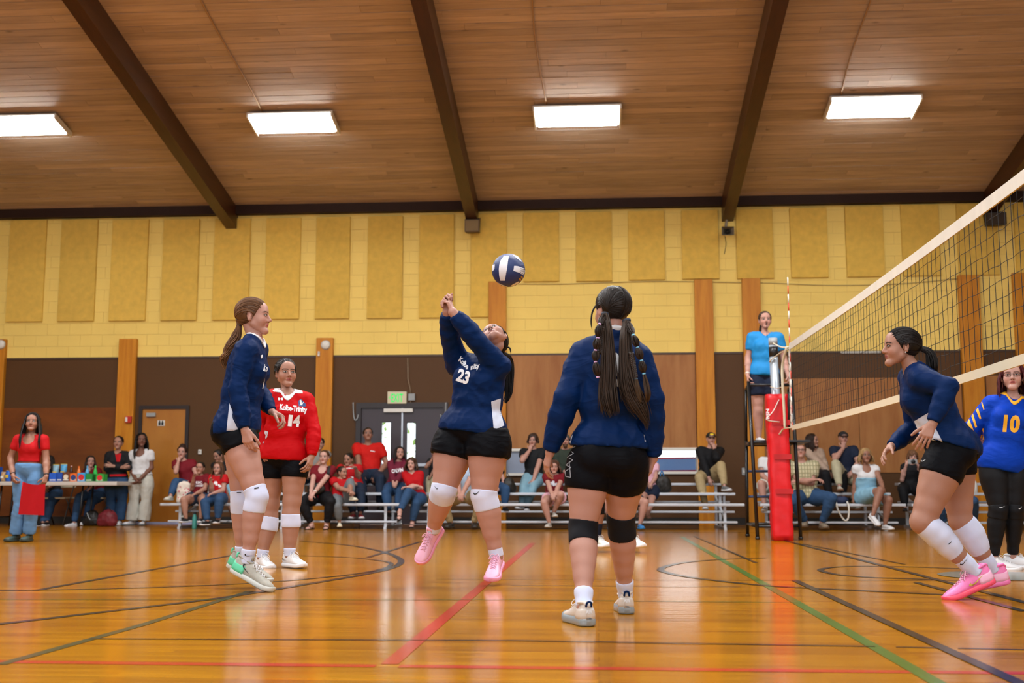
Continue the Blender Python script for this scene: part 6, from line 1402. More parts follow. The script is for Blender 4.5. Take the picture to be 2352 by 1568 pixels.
# ================================================================ SNACK TABLE AND ITS GOODS
TY0, TY1, TZ = 18.0, 18.62, .715; xa, xb = AY(-150, 1110, TY0)[0], AY(268, 1110, TY0)[0]
tb = thing('folding_table', 'long white folding table with snacks behind the line judge with the red flag', 'table', ((xa + xb) / 2, 18.3, 0)); MB().bbox((xa, TY0, TZ - .065), (xb, TY1, TZ), .012).build('table_top', mat('table_white', '#CFC8BE', .5), tb)
for px in (10, 195):
    x = AY(px, 1150, 18.3)[0]
    for Y in (18.12, 18.5): MB().tube([(x, Y, 0), (x + .04, Y, TZ - .06)], .016, 8).build('leg', M_BLACK, tb, True)
    MB().tube([(x + .01, 18.12, .15), (x + .01, 18.5, .15)], .012, 6).build('leg_brace', M_BLACK, tb, True)
def goods(px0, py0, px1, lab, m, kind, m2=None, Y=18.15, text=None):
    a, b = AY(px0, py0, Y), AY(px1, py0, Y); w = b[0] - a[0]; h = a[2] - TZ; x = (a[0] + b[0]) / 2; t = thing({'box': 'drink_carton', 'bottle': 'soda_bottle', 'bag': 'snack_bag'}[kind], lab, {'box': 'carton', 'bottle': 'bottle', 'bag': 'snack bag'}[kind], (x, Y, TZ))
    if kind == 'box':
        MB().bbox((a[0], Y, TZ), (b[0], Y + .16, TZ + h), .006).build('carton_body', m, t); MB().box((a[0] + w * .3, Y + .03, TZ + h), (a[0] + w * .7, Y + .13, TZ + h + .006)).build('carton_flap', m, t)
        if m2: MB().lathe((x, Y - .002, TZ + h * .5), [(min(w, h) * .36, -.002), (min(w, h) * .36, .002)], 18, (0, 1, 0)).build('carton_emblem', m2, t)
        MB().box((a[0] + w * .1, Y - .0025, TZ + h * .12), (b[0] - w * .1, Y + .001, TZ + h * .25)).build('carton_stripe', M_WHITE, t)
    elif kind == 'bottle':
        r = w / 2; MB().lathe((x, Y + .05, TZ), [(r * .8, 0), (r, .01), (r, h * .32), (r * .88, h * .42), (r, h * .52), (r * .92, h * .66), (r * .4, h * .86), (r * .36, h * .93)], 16).build('bottle_body', m, t, True); MB().lathe((x, Y + .05, TZ + h * .92), [(r * .45, 0), (r * .45, h * .08)], 12).build('cap', m2 or m, t); MB().lathe((x, Y + .05, TZ + h * .34), [(r * 1.02, 0), (r * 1.02, h * .17)], 16).build('bottle_label', M_WHITE if m2 is None else m2, t)
    else:
        K = 10; V = []; 
        for i in range(9):
            s = i / 8; dpt = .05 * math.sin(math.pi * min(max(s, .04), .96)) ** .6 + .003
            for k in range(K): an_ = 2 * math.pi * k / K; V.append((x + w / 2 * (1 + .06 * math.cos(s * 6.28)) * math.cos(an_), Y + .05 + dpt * math.sin(an_), TZ + h * s))
        MB().add(V, [(i * K + k, i * K + (k + 1) % K, (i + 1) * K + (k + 1) % K, (i + 1) * K + k) for i in range(8) for k in range(K)] + [tuple(range(K))[::-1], tuple(80 + k for k in range(K))]).build('bag_body', m, t, True); MB().box((x - w * .3, Y - .004, TZ + h * .35), (x + w * .3, Y + .0, TZ + h * .6)).build('bag_print', m2 or M_WHITE, t); MB().box((x - w * .5, Y + .045, TZ + h * .95), (x + w * .5, Y + .055, TZ + h * 1.03)).build('bag_seal', m2 or M_WHITE, t)
C = lambda n, h, r=.45: mat('pack_' + n, h, r, var=.18, vscale=(30, 30, 30))
goods(-40, 1072, -5, 'blue snack box at the left edge of the table', C('blue', '#1E5CC8'), 'box'); goods(0, 1084, 10, 'small tan snack bag at the left edge of the table', C('tan', '#C9A070'), 'bag'); goods(11, 1080, 22, 'small blue and yellow snack bag near the left table edge', C('blue2', '#2C6AD0'), 'bag', C('yel', '#E8C23A'))
goods(113, 1086, 130, 'blue carton beside the line judge\'s wristband', C('blue', '#1E5CC8'), 'box'); goods(119, 1067, 133, 'upright striped snack bag above the blue carton', C('stripe', '#8FB7C8'), 'bag', C('yel', '#E8C23A'), 18.36); goods(131, 1085, 143, 'second blue carton, next to the brown striped one', C('blue3', '#164FB0'), 'box'); goods(137, 1066, 151, 'upright light blue snack bag behind the cartons', C('sky', '#58A8D8'), 'bag', C('yel', '#E8C23A'), 18.36)
goods(144, 1084, 159.5, 'brown striped drink carton on the table', C('choc', '#6A3A22'), 'box', C('cream', '#E8D8C0')); goods(157, 1069, 165, 'brown soda bottle with pale cap', C('cola', '#3A1E16', .2), 'bottle', C('pinkcap', '#D8A8A0'), 18.36); goods(160.5, 1087, 177, 'orange drink carton on the table', C('orange', '#F07020'), 'box', C('navyp', '#28407A')); goods(174, 1070, 183, 'orange soda bottle behind the orange carton', C('orangeb', '#F08030', .2), 'bottle', C('orange', '#F07020'), 18.36)
goods(178, 1086, 196, 'light blue drink carton with red emblem', C('ltblue', '#38A0D8'), 'box', C('redp', '#D82830')); goods(194, 1069, 202, 'blue and white soda bottle behind the light blue carton', C('wblue', '#6AB8E8', .2), 'bottle', None, 18.36); goods(197, 1088, 212, 'green drink carton beside the green bottle', C('green', '#1C8A38'), 'box'); goods(212, 1069, 221, 'tall green soda bottle between the green cartons', C('greenb', '#2CC04A', .2), 'bottle', C('greenc', '#44D060'), 18.36); goods(220, 1088, 238, 'green drink carton with red emblem at the right end of the table', C('green2', '#249A30'), 'box', C('redp', '#D82830'))
# folding chairs by the table
def chair(px, Y, lab, face=1):
    x = AY(px, 1150, Y)[0]; t = thing('folding_chair', lab, 'chair', (x, Y, 0), 'folding chairs'); M_CH = mat('chair_beige', '#C8BFA4', .55); M_LEGM = mat('chair_metal', '#4A4844', .4, metal=.5)
    MB().bbox((x - .2, Y - .2, .43), (x + .2, Y + .2, .46), .012).build('seat', M_CH, t); MB().bbox((x - .2, Y + .2 * face - .012, .62), (x + .2, Y + .2 * face + .012, .82), .01).build('backrest', M_CH, t)
    for s in (-1, 1):
        MB().tube([(x + s * .2, Y - .24 * face, 0), (x + s * .2, Y + .2 * face, .82)], .012, 6).build('leg', M_LEGM, t, True); MB().tube([(x + s * .18, Y + .24 * face, 0), (x + s * .18, Y - .12 * face, .45)], .012, 6).build('leg', M_LEGM, t, True)
chair(135, 18.05 + .85, 'beige folding chair behind the table near the line judge'); chair(222, 18.95, 'beige folding chair at the right end of the snack table')
# bags and bottles on floor and benches
def soft_bag(name, lab, c, r, m, seed, parts=(), cat='bag', strap=None):
    t = thing(name, lab, cat, (c[0], c[1], c[2] - r[2])); gs = [grp([ell(c, np.eye(3), r), seg(np.array(c) - [r[0] * .6, 0, r[2] * .5], np.array(c) + [r[0] * .6, 0, -r[2] * .5], r[2] * .55, r[2] * .55)], .04)]
    V, Q = solid(gs, .014); V = V + vnormals(V, Q) * fold_(V, .012, 22, seed)[:, None]; V[:, 2] = np.maximum(V[:, 2], c[2] - r[2]); link('bag_body', mk_mesh('bag_body', V, Q, m, True, wl(t)), t, wl(t))
    for pts, rr, mm, nn in parts: MB().tube(smooth_path(pts, 6), rr, 6, flat=.5).build(nn, mm, t, True)
    return t
def at(px, py, Y): return AY(px, py, Y)
c = at(247, 1193, 18.2); c[2] = .13; soft_bag('tote_bag', 'dark red patterned bag on the floor beside the table', c, (.15, .1, .13), mat('bag_maroon', '#6A1420', .6, var=.3, vscale=(20, 20, 20)), 3, [([c + [-.08, -.02, .1], c + [0, -.05, .2], c + [.08, -.02, .1]], .01, M_BASE, 'handle')])
c = at(210, 1196, 18.5); c[2] = .13; soft_bag('backpack', 'black bag on the floor under the right end of the table', c, (.12, .09, .13), M_BASE, 4, [([c + [-.05, -.06, .08], c + [0, -.1, .0], c + [.05, -.06, -.06]], .012, M_GREY, 'strap')])
c = at(424, 1135, 17.3); c[2] = ROW[1][1] + .17; t = thing('tote_bag', 'white floral tote bag standing on the left front bench', 'bag', (c[0], c[1], ROW[1][1])); 
M_FLOR = mat('floral_cloth', '#DAD0C4', .8, var=.0); V, Q = solid([grp([seg(c + [-.07, 0, -.13], c + [.07, 0, -.13], .05, .05), seg(c + [-.06, 0, .1], c + [.06, 0, .1], .028, .028), ell(c, np.eye(3), (.12, .06, .16))], .05)], .012); V = V + vnormals(V, Q) * fold_(V, .008, 25, 6)[:, None]; V[:, 2] = np.maximum(V[:, 2], ROW[1][1]); link('bag_body', mk_mesh('bag_body', V, Q, M_FLOR, True, wl(t)), t, wl(t)); _tr = [bvh(V, Q)]
class _T: pass
_t = _T(); _t.base = np.array(wl(t)); _t.surf = {}; rr_ = random.Random(8)
for k in range(16): px, py, q = rr_.uniform(408, 436), rr_.uniform(1117, 1158), rr_.uniform(1.2, 2.4); poly(_t, None, [(px + q * math.cos(a), py + q * math.sin(a)) for a in np.linspace(0, 6.28, 8)[:-1]], mat('flower_rose', '#C86A78', .8), 'flower_print', t, .003, 3., _tr)
c = at(447, 1196, 17.15); wb = thing('water_bottle', 'teal water bottle on the floor under the left bench', 'bottle', (c[0], 17.15, 0)); MB().lathe((c[0], 17.15, 0), [(.034, 0), (.036, .01), (.036, .17), (.022, .205), (.02, .22)], 16).build('bottle_body', mat('teal_metal', '#3F8F86', .35), wb, True); MB().lathe((c[0], 17.15, .22), [(.022, 0), (.022, .03)], 12).build('cap', M_BLACK, wb)
c = at(1520, 1120, 17.95); c[2] = ROW[2][1] + .13; soft_bag('handbag', 'black and blue bag on the bench behind number 2\'s right hand', c, (.13, .1, .13), M_BASE, 9, [([c + [-.03, -.03, .1], c + [.0, -.06, .2], c + [.04, -.03, .1]], .02, mat('scarf_blue', '#2A78B8', .6), 'handle')])
c = at(1168, 1120, 17.95); c[2] = ROW[2][1] + .12; soft_bag('shoulder_bag', 'black shoulder bag on the bench beside number 23\'s left thigh', c, (.10, .1, .12), M_BASE, 11, [([c + [-.03, -.03, .1], c + [-.02, 0, .18], c + [.03, -.03, .1]], .01, M_BASE, 'strap')])
c = at(1932, 1144, 17.3); c[2] = ROW[1][1] + .05; p_ = soft_bag('camera_pouch', 'navy pouch on the front bench with its pale strap hanging down', c, (.10, .07, .055), mat('navy_canvas', '#16264A', .7), 13, [([c + [-.09, -.08, -.03], c + [-.08, -.14, -.14], c + [-.0, -.14, -.28], c + [.06, -.14, -.26], c + [.08, -.12, -.1], c + [.07, -.06, -.02]], .014, M_BAND, 'strap')])
c = at(2240, 1120, 17.95); wb = thing('drink_bottle', 'clear bottle with orange cap on the bench right of the crouching player', 'bottle', (c[0], 17.95, ROW[2][1])); z = ROW[2][1]; MB().lathe((c[0], 17.95, z), [(.03, 0), (.033, .01), (.033, .12), (.018, .17), (.016, .18)], 14).build('bottle_body', mat('bottle_clear', '#D8D4CC', .15), wb, True); MB().lathe((c[0], 17.95, z + .18), [(.02, 0), (.02, .03)], 12).build('cap', mat('cap_orange', '#F07818', .4), wb)
# ================================================================ SPECTATORS, OFFICIALS
RES = (.016, .0068, .008)
def hat(P, m, style, m2=None):
    L = hl(P); A, s = P.J['A_hd'], P.B['hs']
    if style == 'beanie':
        V, Q = solid([grp([ell(L(0, -.012, .045), A, np.array([.092, .108, .085]) * s)], .01, [(L(0, 0, .038), -A[2] - .12 * A[1])])], .009); o = link('beanie', mk_mesh('beanie', V, Q, m, True, P.base), P.o, tuple(P.base))
    else:
        V, Q = solid([grp([ell(L(0, -.010, .042), A, np.array([.089, .106, .082]) * s)], .01, [(L(0, 0, .036), -A[2])])], .009); o = link('cap', mk_mesh('cap', V, Q, m, True, P.base), P.o, tuple(P.base))
        K = 9; V = []; 
        for z in (.036, .044):
            for i in range(K): a = math.pi * (i / (K - 1)); V += [L(.078 * math.cos(a), .06 + .02 * math.sin(a), z), L(.072 * math.cos(a), .07 + .088 * math.sin(a), z - .012)]
        F = [(2 * i, 2 * i + 1, 2 * i + 3, 2 * i + 2) for i in range(K - 1)] + [(2 * K + 2 * i, 2 * K + 2 * i + 2, 2 * K + 2 * i + 3, 2 * K + 2 * i + 1) for i in range(K - 1)] + [(2 * i + 1, 2 * K + 2 * i + 1, 2 * K + 2 * i + 3, 2 * i + 3) for i in range(K - 1)]
        MB().add(V, F).build('brim', m, o, True)
        if m2: MB().add([L(-.035, .094, .062), L(.035, .094, .062), L(.03, .082, .092), L(-.03, .082, .092)], [(0, 1, 2, 3)]).build('cap_badge', m2, o)
def hairdo(P, style, color, seed=0):
    L = hl(P)
    if style == 'long': hair_cap(P, color, .007, ear=False, E=(.045, -.03), Np=(-.09, -.10)); long_hair(P, color, .24, 90, .0062, seed, spread=.02)
    elif style == 'verylong': hair_cap(P, color, .007, ear=False, E=(.045, -.03), Np=(-.09, -.10)); long_hair(P, color, .36, 110, .0062, seed, spread=.03, fwd=.06)
    elif style == 'bob': hair_cap(P, color, .014, ear=False, F=(.085, .066), E=(.05, -.03), Np=(-.09, -.10), lump=.003); long_hair(P, color, .13, 90, .0075, seed, spread=.03)
    elif style == 'shaggy': hair_cap(P, color, .020, ear=False, F=(.10, .052), E=(.045, -.05), Np=(-.1, -.09), lump=.007, seed=seed); long_hair(P, color, .07, 60, .008, seed, spread=.012, minang=50)
    elif style == 'short': hair_cap(P, color, .007, ear=True, F=(.085, .07), E=(.035, .01), lump=.003, seed=seed, Np=(-.09, -.05))
    elif style == 'buzz': hair_cap(P, color, .003, ear=True, F=(.07, .088), E=(.02, .03), Np=(-.09, -.04))
    elif style == 'pony': hair_cap(P, color, .006); lock(P, color, [L(0, -.1, .0), L(.02, -.13, -.03), L(.04, -.12, -.1), L(.045, -.1, -.16)], [.016, .026, .026, .01], 40, .005, seed)
    elif style == 'bun': hair_cap(P, color, .012, lump=.006, seed=seed, extra=[grp([ell(L(.0, -.03, .13), P.J['A_hd'], np.array([.06, .055, .04]) * P.B['hs'])], .02, k0=.03)])
def simple_shoe(P, s, m, sole, kind='shoe'):
    if kind == 'sandal':
        J = P.J; f = nrm(J['foot' + s]); u = np.array([0, 0, 1.]); u = nrm(u - f * (u @ f)); sd = np.cross(f, u); fs = P.B['S'] ** .8; o = J['an' + s] - u * .088 * fs
        T = lambda x, y, z: o + (f * x + sd * y + u * z) * fs; b = MB(); V = []
        for z in (-.004, .014):
            for x, w in zip(SH_X, SH_W): V += [T(x, -w, z), T(x, w, z)]
        n = len(SH_X); F = [(2 * i, 2 * i + 1, 2 * i + 3, 2 * i + 2) for i in range(n - 1)] + [(2 * n + 2 * i, 2 * n + 2 * i + 2, 2 * n + 2 * i + 3, 2 * n + 2 * i + 1) for i in range(n - 1)] + [(2 * i, 2 * i + 2, 2 * n + 2 * i + 2, 2 * n + 2 * i) for i in range(n - 1)] + [(2 * i + 1, 2 * n + 2 * i + 1, 2 * n + 2 * i + 3, 2 * i + 3) for i in range(n - 1)]
        so = b.add(V, F).build('sandal', m, P.o)
        for x in (.10, .04): MB().tube([T(x, -.045, .01), T(x + .01, -.03, .05), T(x + .012, 0, .062), T(x + .01, .03, .05), T(x, .045, .01)], .009 * fs, 6, flat=.5).build('strap', m, so, True)
    else: shoe(P, s, m, sole, None, None, L=1.1 if P.B['fem'] else 1.15, low=True, fine=False)
COLR = {'maroon': '#6E0C1A', 'red': '#B40A14', 'tomato': '#C2140C', 'black': '#111216', 'navy': '#182238', 'white': '#DCDDE0', 'jeans': '#2C4A6E', 'ljeans': '#7FA6B8', 'khaki': '#A8956E', 'lkhaki': '#B4AE92', 'grey': '#6E7478', 'dgreen': '#1E2C26', 'beige': '#B29A88', 'ltblue': '#AEBFD4', 'hoodie': '#6A1A30', 'denim': '#86B4CC', 'pink': '#E0B0C0', 'djeans': '#1F2C40', 'cream': '#C9C8BE', 'plaid': '#A8A888', 'camo': '#2E382E', 'gplaid': '#8A8884', 'mblack': '#16181C'}
def cl(n): return cloth(n, COLR[n]) if n in COLR else n
def dress(P, d):
    t = d.get('top')
    if t: P.top = shirt(P, cl(t[0]), hem=d.get('hem', -.04), sleeve=t[1], off=d.get('off', .012), drape=d.get('drape', .02), folds=d.get('folds', .005), neck=t[2] if len(t) > 2 else 'crew', seed=d.get('seed', 3), mul=d.get('mul', 1.04), h=RES[0] * .85, name=d.get('topname', 'shirt'))
    b = d.get('bottom')
    if b: pants(P, cl(b[0]), tb=b[1], off=.014, flare=b[2] if len(b) > 2 else .0, h=RES[0] * .85, name='shorts' if b[1] < 1 else 'trousers', seed=d.get('seed', 3) + 1, folds=.005)
    sh = d.get('shoes', ('white', 'white'))
    for s in 'LR': simple_shoe(P, s, mat('footwear_' + sh[0], COLR.get(sh[0], sh[0]), .5), mat('footwear_' + sh[1], COLR.get(sh[1], sh[1]), .5), sh[2] if len(sh) > 2 else 'shoe')
    if d.get('hair'): hairdo(P, d['hair'][0], d['hair'][1], d.get('seed', 3))
    if d.get('hat'): hat(P, *d['hat'])
    if d.get('beard'):
        L = hl(P); V, Q = solid([grp([seg(L(-.05, .03, -.05), L(0, .075, -.095), .02 * P.B['hs'], .026 * P.B['hs']), seg(L(.05, .03, -.05), L(0, .075, -.095), .02 * P.B['hs'], .026 * P.B['hs']), ell(L(0, .072, -.11), P.J['A_hd'], np.array([.035, .03, .045]) * P.B['hs'])], .02)], .008); hair_obj(P, V, Q, d['beard'], 3, 'beard')
    if d.get('glasses'):
        L = hl(P); g = MB()
        for q in (-1, 1): g.tube([L(q * .033 + .024 * math.cos(a), .108, .0 + .017 * math.sin(a)) for a in np.linspace(0, 2 * math.pi, 13)], .0022, 5, cap=False); g.tube([L(q * .057, .104, .006), L(q * .078, -.01, .004)], .002, 5)
        g.tube([L(-.01, .11, .004), L(.01, .11, .004)], .002, 5); g.build('glasses', M_BLACK, P.o, True)
    return P
def seated(label, px, row, head, yaw=0, arms='lap', legs='down', face=None, skin='light', fem=True, g=1., ov=None, S=None, tilt=.05, spread=.10, footz=None, dress_=None, seat=None, lean=.0, brow='#2A1A12', mouth=0., belly=0., hands=None, bust=.8):
    Y, z = ROW[row] if seat is None else seat; a = math.radians(yaw); f = np.array([math.sin(a), -math.cos(a), 0]); u = np.array([0, 0, 1.]); r = np.cross(f, u)
    X = AY(px, 1120, Y - .02)[0]; hd = AY(head[0], head[1], Y - .03 - lean); 
    pe = np.array([X, Y - .02, z + .10]); S = S or float(np.clip(np.linalg.norm(hd - pe) / .665, .55, 1.12)); pe[2] = z + .105 * S
    face = np.array(face if face is not None else f + u * tilt); ff = nrm(np.array([face[0], face[1], 0]))
    nk = lerp(pe, hd, .755) - ff * .018 * S; ch = nrm(nk - pe); sh = nk - u * .045 * S; wd = .158 if fem else .178
    J = dict(pelvis=pe, head=hd, neck=nk, waist=lerp(pe, nk, .42) - f * .015 * S, shR=sh + r * wd * S, shL=sh - r * wd * S, hipR=pe + r * .085 * S - u * .01, hipL=pe - r * .085 * S - u * .01, face=face)
    fz = footz if footz is not None else ({1: .0, 2: .27, 3: .41}[row] if seat is None else 0.)
    for s, q in (('R', 1), ('L', -1)):
        an = J['hip' + s] + f * .43 * S + r * q * spread * S * .8; an[2] = fz + .085 * S
        J['an' + s] = an; J['foot' + s] = nrm(f + r * q * .2)
    if legs == 'cross':
        J['anR'] = J['hipL'] + f * .60 * S - r * .10 * S; J['anR'][2] = fz + .27 * S; J['footR'] = nrm(f * .8 - r * .2 - u * .45); J['knR'] = J['hipL'] + f * .40 * S + r * .02 * S + u * .10 * S
    for k_, v in (ov or {}).items():
        if k_[:2] in ('an',): J[k_] = AY(v[0], v[1], Y + v[2])
    for s, q in (('R', 1), ('L', -1)):
        if 'kn' + s not in J: J['kn' + s] = ik(J['hip' + s], J['an' + s], .415 * S, .40 * S, f * .6 + u + r * q * spread * 3)
    fwd = lambda d, h, x: pe + f * d * S + u * h * S + r * x * S
    W_ = dict(lap=(fwd(.27, .10, .035), fwd(.29, .10, -.035)), knees=(J['knR'] + u * .075 - f * .05, J['knL'] + u * .075 - f * .05), cross=(fwd(.21, .24, -.10), fwd(.23, .22, .11)), clasp=(fwd(.40, .06, .03), fwd(.41, .07, -.03)))
    ba = arms if arms in W_ else 'lap'; J['wrR'], J['wrL'] = W_[ba]
    A_ = nrm(face)
    chinp = hd + ff * .105 * S - u * .135 * S
    if arms == 'chinR': J['wrR'] = chinp + r * .035 - u * .04
    if arms == 'chinL': J['wrL'] = chinp - r * .035 - u * .04
    for k_, v in (ov or {}).items():
        if k_[:2] != 'an': J[k_] = AY(v[0], v[1], Y + v[2]) if k_[:4] != 'foot' else np.array(v, float)
    for s, q in (('R', 1), ('L', -1)):
        if 'el' + s not in J: J['el' + s] = ik(J['sh' + s], J['wr' + s], .275 * S, .245 * S, -u * 1. + r * q * .55 - f * (.3 if arms[:4] != 'chin' else -.6))
    J, B = fig(J, S=S, g=g, fem=fem, bust=bust, belly=belly, headS=(.97 * max(S, .6) ** .45) * .97)
    hp = {}
    for s, q in (('R', 1), ('L', -1)):
        if arms == 'chin' + s: hp[s] = dict(d=nrm(hd - ff * .0 + ff * .05 - J['wr' + s]), n=-ff, curl=(.9, 1., .6))
        else: hp[s] = dict(curl=(.5, .6, .4), n=-u - r * q * .3)
    hp.update(hands or {})
    P = make_person(label, J, B, skin, hp, RES, brow=brow, mouth=mouth, group='spectators on the bleachers', feet=len((dress_ or {}).get('shoes', ())) > 2)
    return dress(P, dress_ or {})
def graphic(P, on, cx, cy, w, h, m, name='shirt_print', seed=0, n=5):
    r = random.Random(seed)
    for i in range(n): x, y, q = cx + r.uniform(-w, w) * .6, cy + r.uniform(-h, h) * .6, r.uniform(.25, .5); poly(P, on, [(x + w * q * math.cos(a) * r.uniform(.6, 1.2), y + h * q * math.sin(a) * r.uniform(.6, 1.2)) for a in np.linspace(0, 6.28, 9)[:-1]], m, name, P.top, .004 + i * .0006, 4.)
def word(P, text, p0, p1, h, m=None, on='shirt', bold=.03):
    V, F = glyphs(text, bold); decal(P, on, place2(V, p0, p1, h), F, m or M_WPRINT, 'lettering', P.top, .004, 5.)

def crowd():
    D = dict
    P = seated('person in maroon T-shirt and jeans, chin on hand, one foot on the front bench', 437, 2, (418, 1039), 8, 'chinR', ov=dict(anR=(392, 1138, -.62), anL=(420, 1178, -.45), elR=(404, 1084, -.22)), skin='light', dress_=D(top=('maroon', .45), bottom=('jeans', 1.95), shoes=('cream', 'cream'), hair=('bun', '#2A1712'), seed=4))
    P = seated('small person in maroon lettered T-shirt and dark shorts with hand at mouth, front bench', 457, 1, (460, 1075), 0, 'lap', footz=.12, skin='olive', ov=dict(wrR=(445, 1096, -.22), elR=(441, 1122, -.1), anR=(427, 1190, -.3), anL=(461, 1190, -.3)), dress_=D(top=('maroon', .5), bottom=('djeans', .45), shoes=('black', 'white'), hair=('pony', '#17110E'), seed=5), bust=0, S=.70)
    word(P, 'ESC', (450, 1110), (465, 1110), 5); word(P, 'CHARGERS', (446, 1117), (468, 1117), 5)
    P = seated('small person in red printed T-shirt and jeans with one hand raised, front bench', 500, 1, (501, 1076), -6, 'lap', footz=.08, ov=dict(wrR=(484, 1106, -.25), elR=(487, 1126, -.15), anR=(476, 1196, -.35), anL=(500, 1192, -.3)), dress_=D(top=('red', .45), bottom=('jeans', 1.95), shoes=('black', 'white'), hair=('long', '#5A3A22'), seed=6), bust=0, S=.72, skin='light')
    graphic(P, 'shirt', 500, 1112, 9, 9, M_WPRINT, seed=3, n=4)
    P = seated('person in dark top and pale shorts half hidden behind the tiptoeing player\'s legs', 516, 2, (502, 1046), -20, 'lap', ov=dict(wrR=(524, 1138, -.4), anR=(503, 1192, -.6), anL=(535, 1190, -.5)), face=(-.4, -.8, -.3), skin='olive', dress_=D(top=('mblack', .45), bottom=('denim', .8), shoes=('black', 'grey'), hair=('short', '#17110E'), seed=7))
    P = seated('person in grey shirt mostly hidden behind number 14\'s arm', 716, 3, (735, 1020), 5, 'lap', fem=False, skin='olive', dress_=D(top=('gplaid', .5), bottom=('djeans', 1.95), shoes=('black', 'black'), hair=('short', '#120E0C'), seed=8))
    P = seated('person in maroon T-shirt and black trousers with a black crossbody bag', 735, 1, (745, 1050), -4, 'clasp', skin='fair', ov=dict(anR=(716, 1203, -.25), anL=(750, 1203, -.25)), spread=.16, dress_=D(top=('maroon', .5, 'scoop'), bottom=('black', 1.9), shoes=('black', 'black', 'sandal'), hair=('pony', '#4A3020'), seed=9))
    poly(P, 'shirt', [(754, 1067), (760, 1068), (756, 1100), (750, 1108), (733, 1118), (731, 1112), (748, 1101)], mat('webbing_black', '#15161A', .7), 'bag_strap', P.top, .01, 4.)
    V, Q = solid([grp([ell(P.J['pelvis'] + np.array([-.02, -.16, .12]), np.eye(3), (.14, .06, .09))], .02)], .014); V = V + vnormals(V, Q) * fold_(V, .006, 25, 2)[:, None]; link('waist_bag', mk_mesh('waist_bag', V, Q, M_BASE, True, P.base), P.o, tuple(P.base))
    ringband(P, lerp(P.J['wrL'], P.J['elL'], .12), P.J['wrL'] - P.J['elL'], .03, M_WHITE, 'watch')
    P = seated('small person in red T-shirt and grey trousers hugging a raised knee', 782, 1, (786, 1085), 25, 'lap', footz=.0, ov=dict(anR=(780, 1200, -.2), anL=(808, 1140, -.22), wrR=(803, 1128, -.3), wrL=(806, 1126, -.28), elR=(776, 1120, -.12)), face=(.8, -.55, .0), skin='olive', fem=False, S=.68, dress_=D(top=('red', .45), bottom=('grey', 1.8), shoes=('#E2DCC4', '#E2DCC4'), hair=('short', '#241812'), seed=10))
    P = seated('person in red printed T-shirt and dark trousers with a fist at the chest', 812, 2, (800, 1055), 8, 'lap', ov=dict(wrL=(818, 1078, -.2), elL=(823, 1096, -.05), anR=(812, 1180, -.4), anL=(828, 1180, -.45)), face=(-.15, -1, -.1), skin='olive', fem=False, S=.80, dress_=D(top=('red', .45), bottom=('djeans', 1.9), shoes=('#B03A40', 'white'), hair=('short', '#120E0C'), seed=11))
    graphic(P, 'shirt', 806, 1094, 8, 7, M_WPRINT, seed=5, n=3); word(P, 'HUSKERS', (794, 1077), (812, 1076), 3)
    P = seated('big person in bright red T-shirt seated on the top row before the doors', 849, 3, (845, 998), 6, 'knees', face=(.25, -.95, .25), skin='tan', fem=False, g=1.12, belly=.02, ov=dict(anR=(838, 1158, -.5), anL=(872, 1158, -.5), wrL=(868, 1089, -.25), elL=(888, 1064, -.02)), dress_=D(top=('tomato', .62), bottom=('djeans', 1.95), shoes=('black', 'black'), hair=('short', '#1C1512'), hem=.05, seed=12, mul=1.12))
    word(P, 'athletics', (850, 1036), (861, 1038), 3)
    P = seated('person in maroon hoodie with white lettering and jeans', 908, 2, (918, 1041), -3, 'lap', face=(.3, -.9, .15), skin='light', ov=dict(anR=(893, 1176, -.4), anL=(914, 1176, -.4), wrL=(912, 1106, -.3), wrR=(903, 1106, -.3)), dress_=D(top=('hoodie', 1.95), bottom=('jeans', 1.95), shoes=('black', 'black'), hair=('long', '#1C1310'), seed=13, topname='shirt'))
    word(P, 'CALVIN', (900, 1086), (926, 1082), 8, bold=.05); ell_h = grp([seg(P.J['neck'] + np.array([-.09, .02, .02]), P.J['neck'] + np.array([.09, .02, .02]), .035, .035), ell(P.J['neck'] + np.array([0, .06, .01]), np.eye(3), (.12, .06, .06))], .03); V, Q = solid([ell_h], .012); link('hood', mk_mesh('hood', V, Q, cl('hoodie'), True, P.base), P.o, tuple(P.base))
    P = seated('person in red blouse, jeans and sandals with crossed arms and legs', 957, 1, (945, 1066), -10, 'cross', 'cross', skin='fair', face=(.0, -1, .05), ov=dict(anR=(918, 1174, -.55), anL=(947, 1200, -.3), knR=(938, 1130, -.42)), dress_=D(top=('red', .95, 'v'), bottom=('jeans', 1.9), shoes=('black', 'black', 'sandal'), hair=('bob', '#3E2818'), seed=14))
    P = seated('person in black top and pale trousers beside number 23\'s right thigh', 998, 3, (1000, 1040), -20, 'chinR', skin='tan', ov=dict(anR=(985, 1160, -.55)), dress_=D(top=('mblack', .45), bottom=('lkhaki', 1.95), shoes=('black', 'black'), hair=('pony', '#1C1310'), seed=15))
    P = seated('person in light blue shirt and khakis with clasped hands seen between number 23\'s legs', 1067, 1, (1070, 1040), 0, 'clasp', skin='light', fem=False, g=1.05, spread=.16, ov=dict(anR=(1036, 1200, -.2), anL=(1088, 1200, -.2)), dress_=D(top=('ltblue', .9), bottom=('khaki', 1.95), shoes=('#2A2622', '#2A2622'), hair=('short', '#6A6460'), seed=16))
    P = seated('person in black T-shirt and jeans half hidden by number 23\'s left thigh', 1138, 2, (1128, 1050), 10, 'lap', skin='light', ov=dict(elL=(1158, 1106, -.05), wrL=(1136, 1134, -.3)), dress_=D(top=('mblack', .5), bottom=('jeans', 1.95), shoes=('black', 'black'), hair=('long', '#2A1C14'), seed=17))
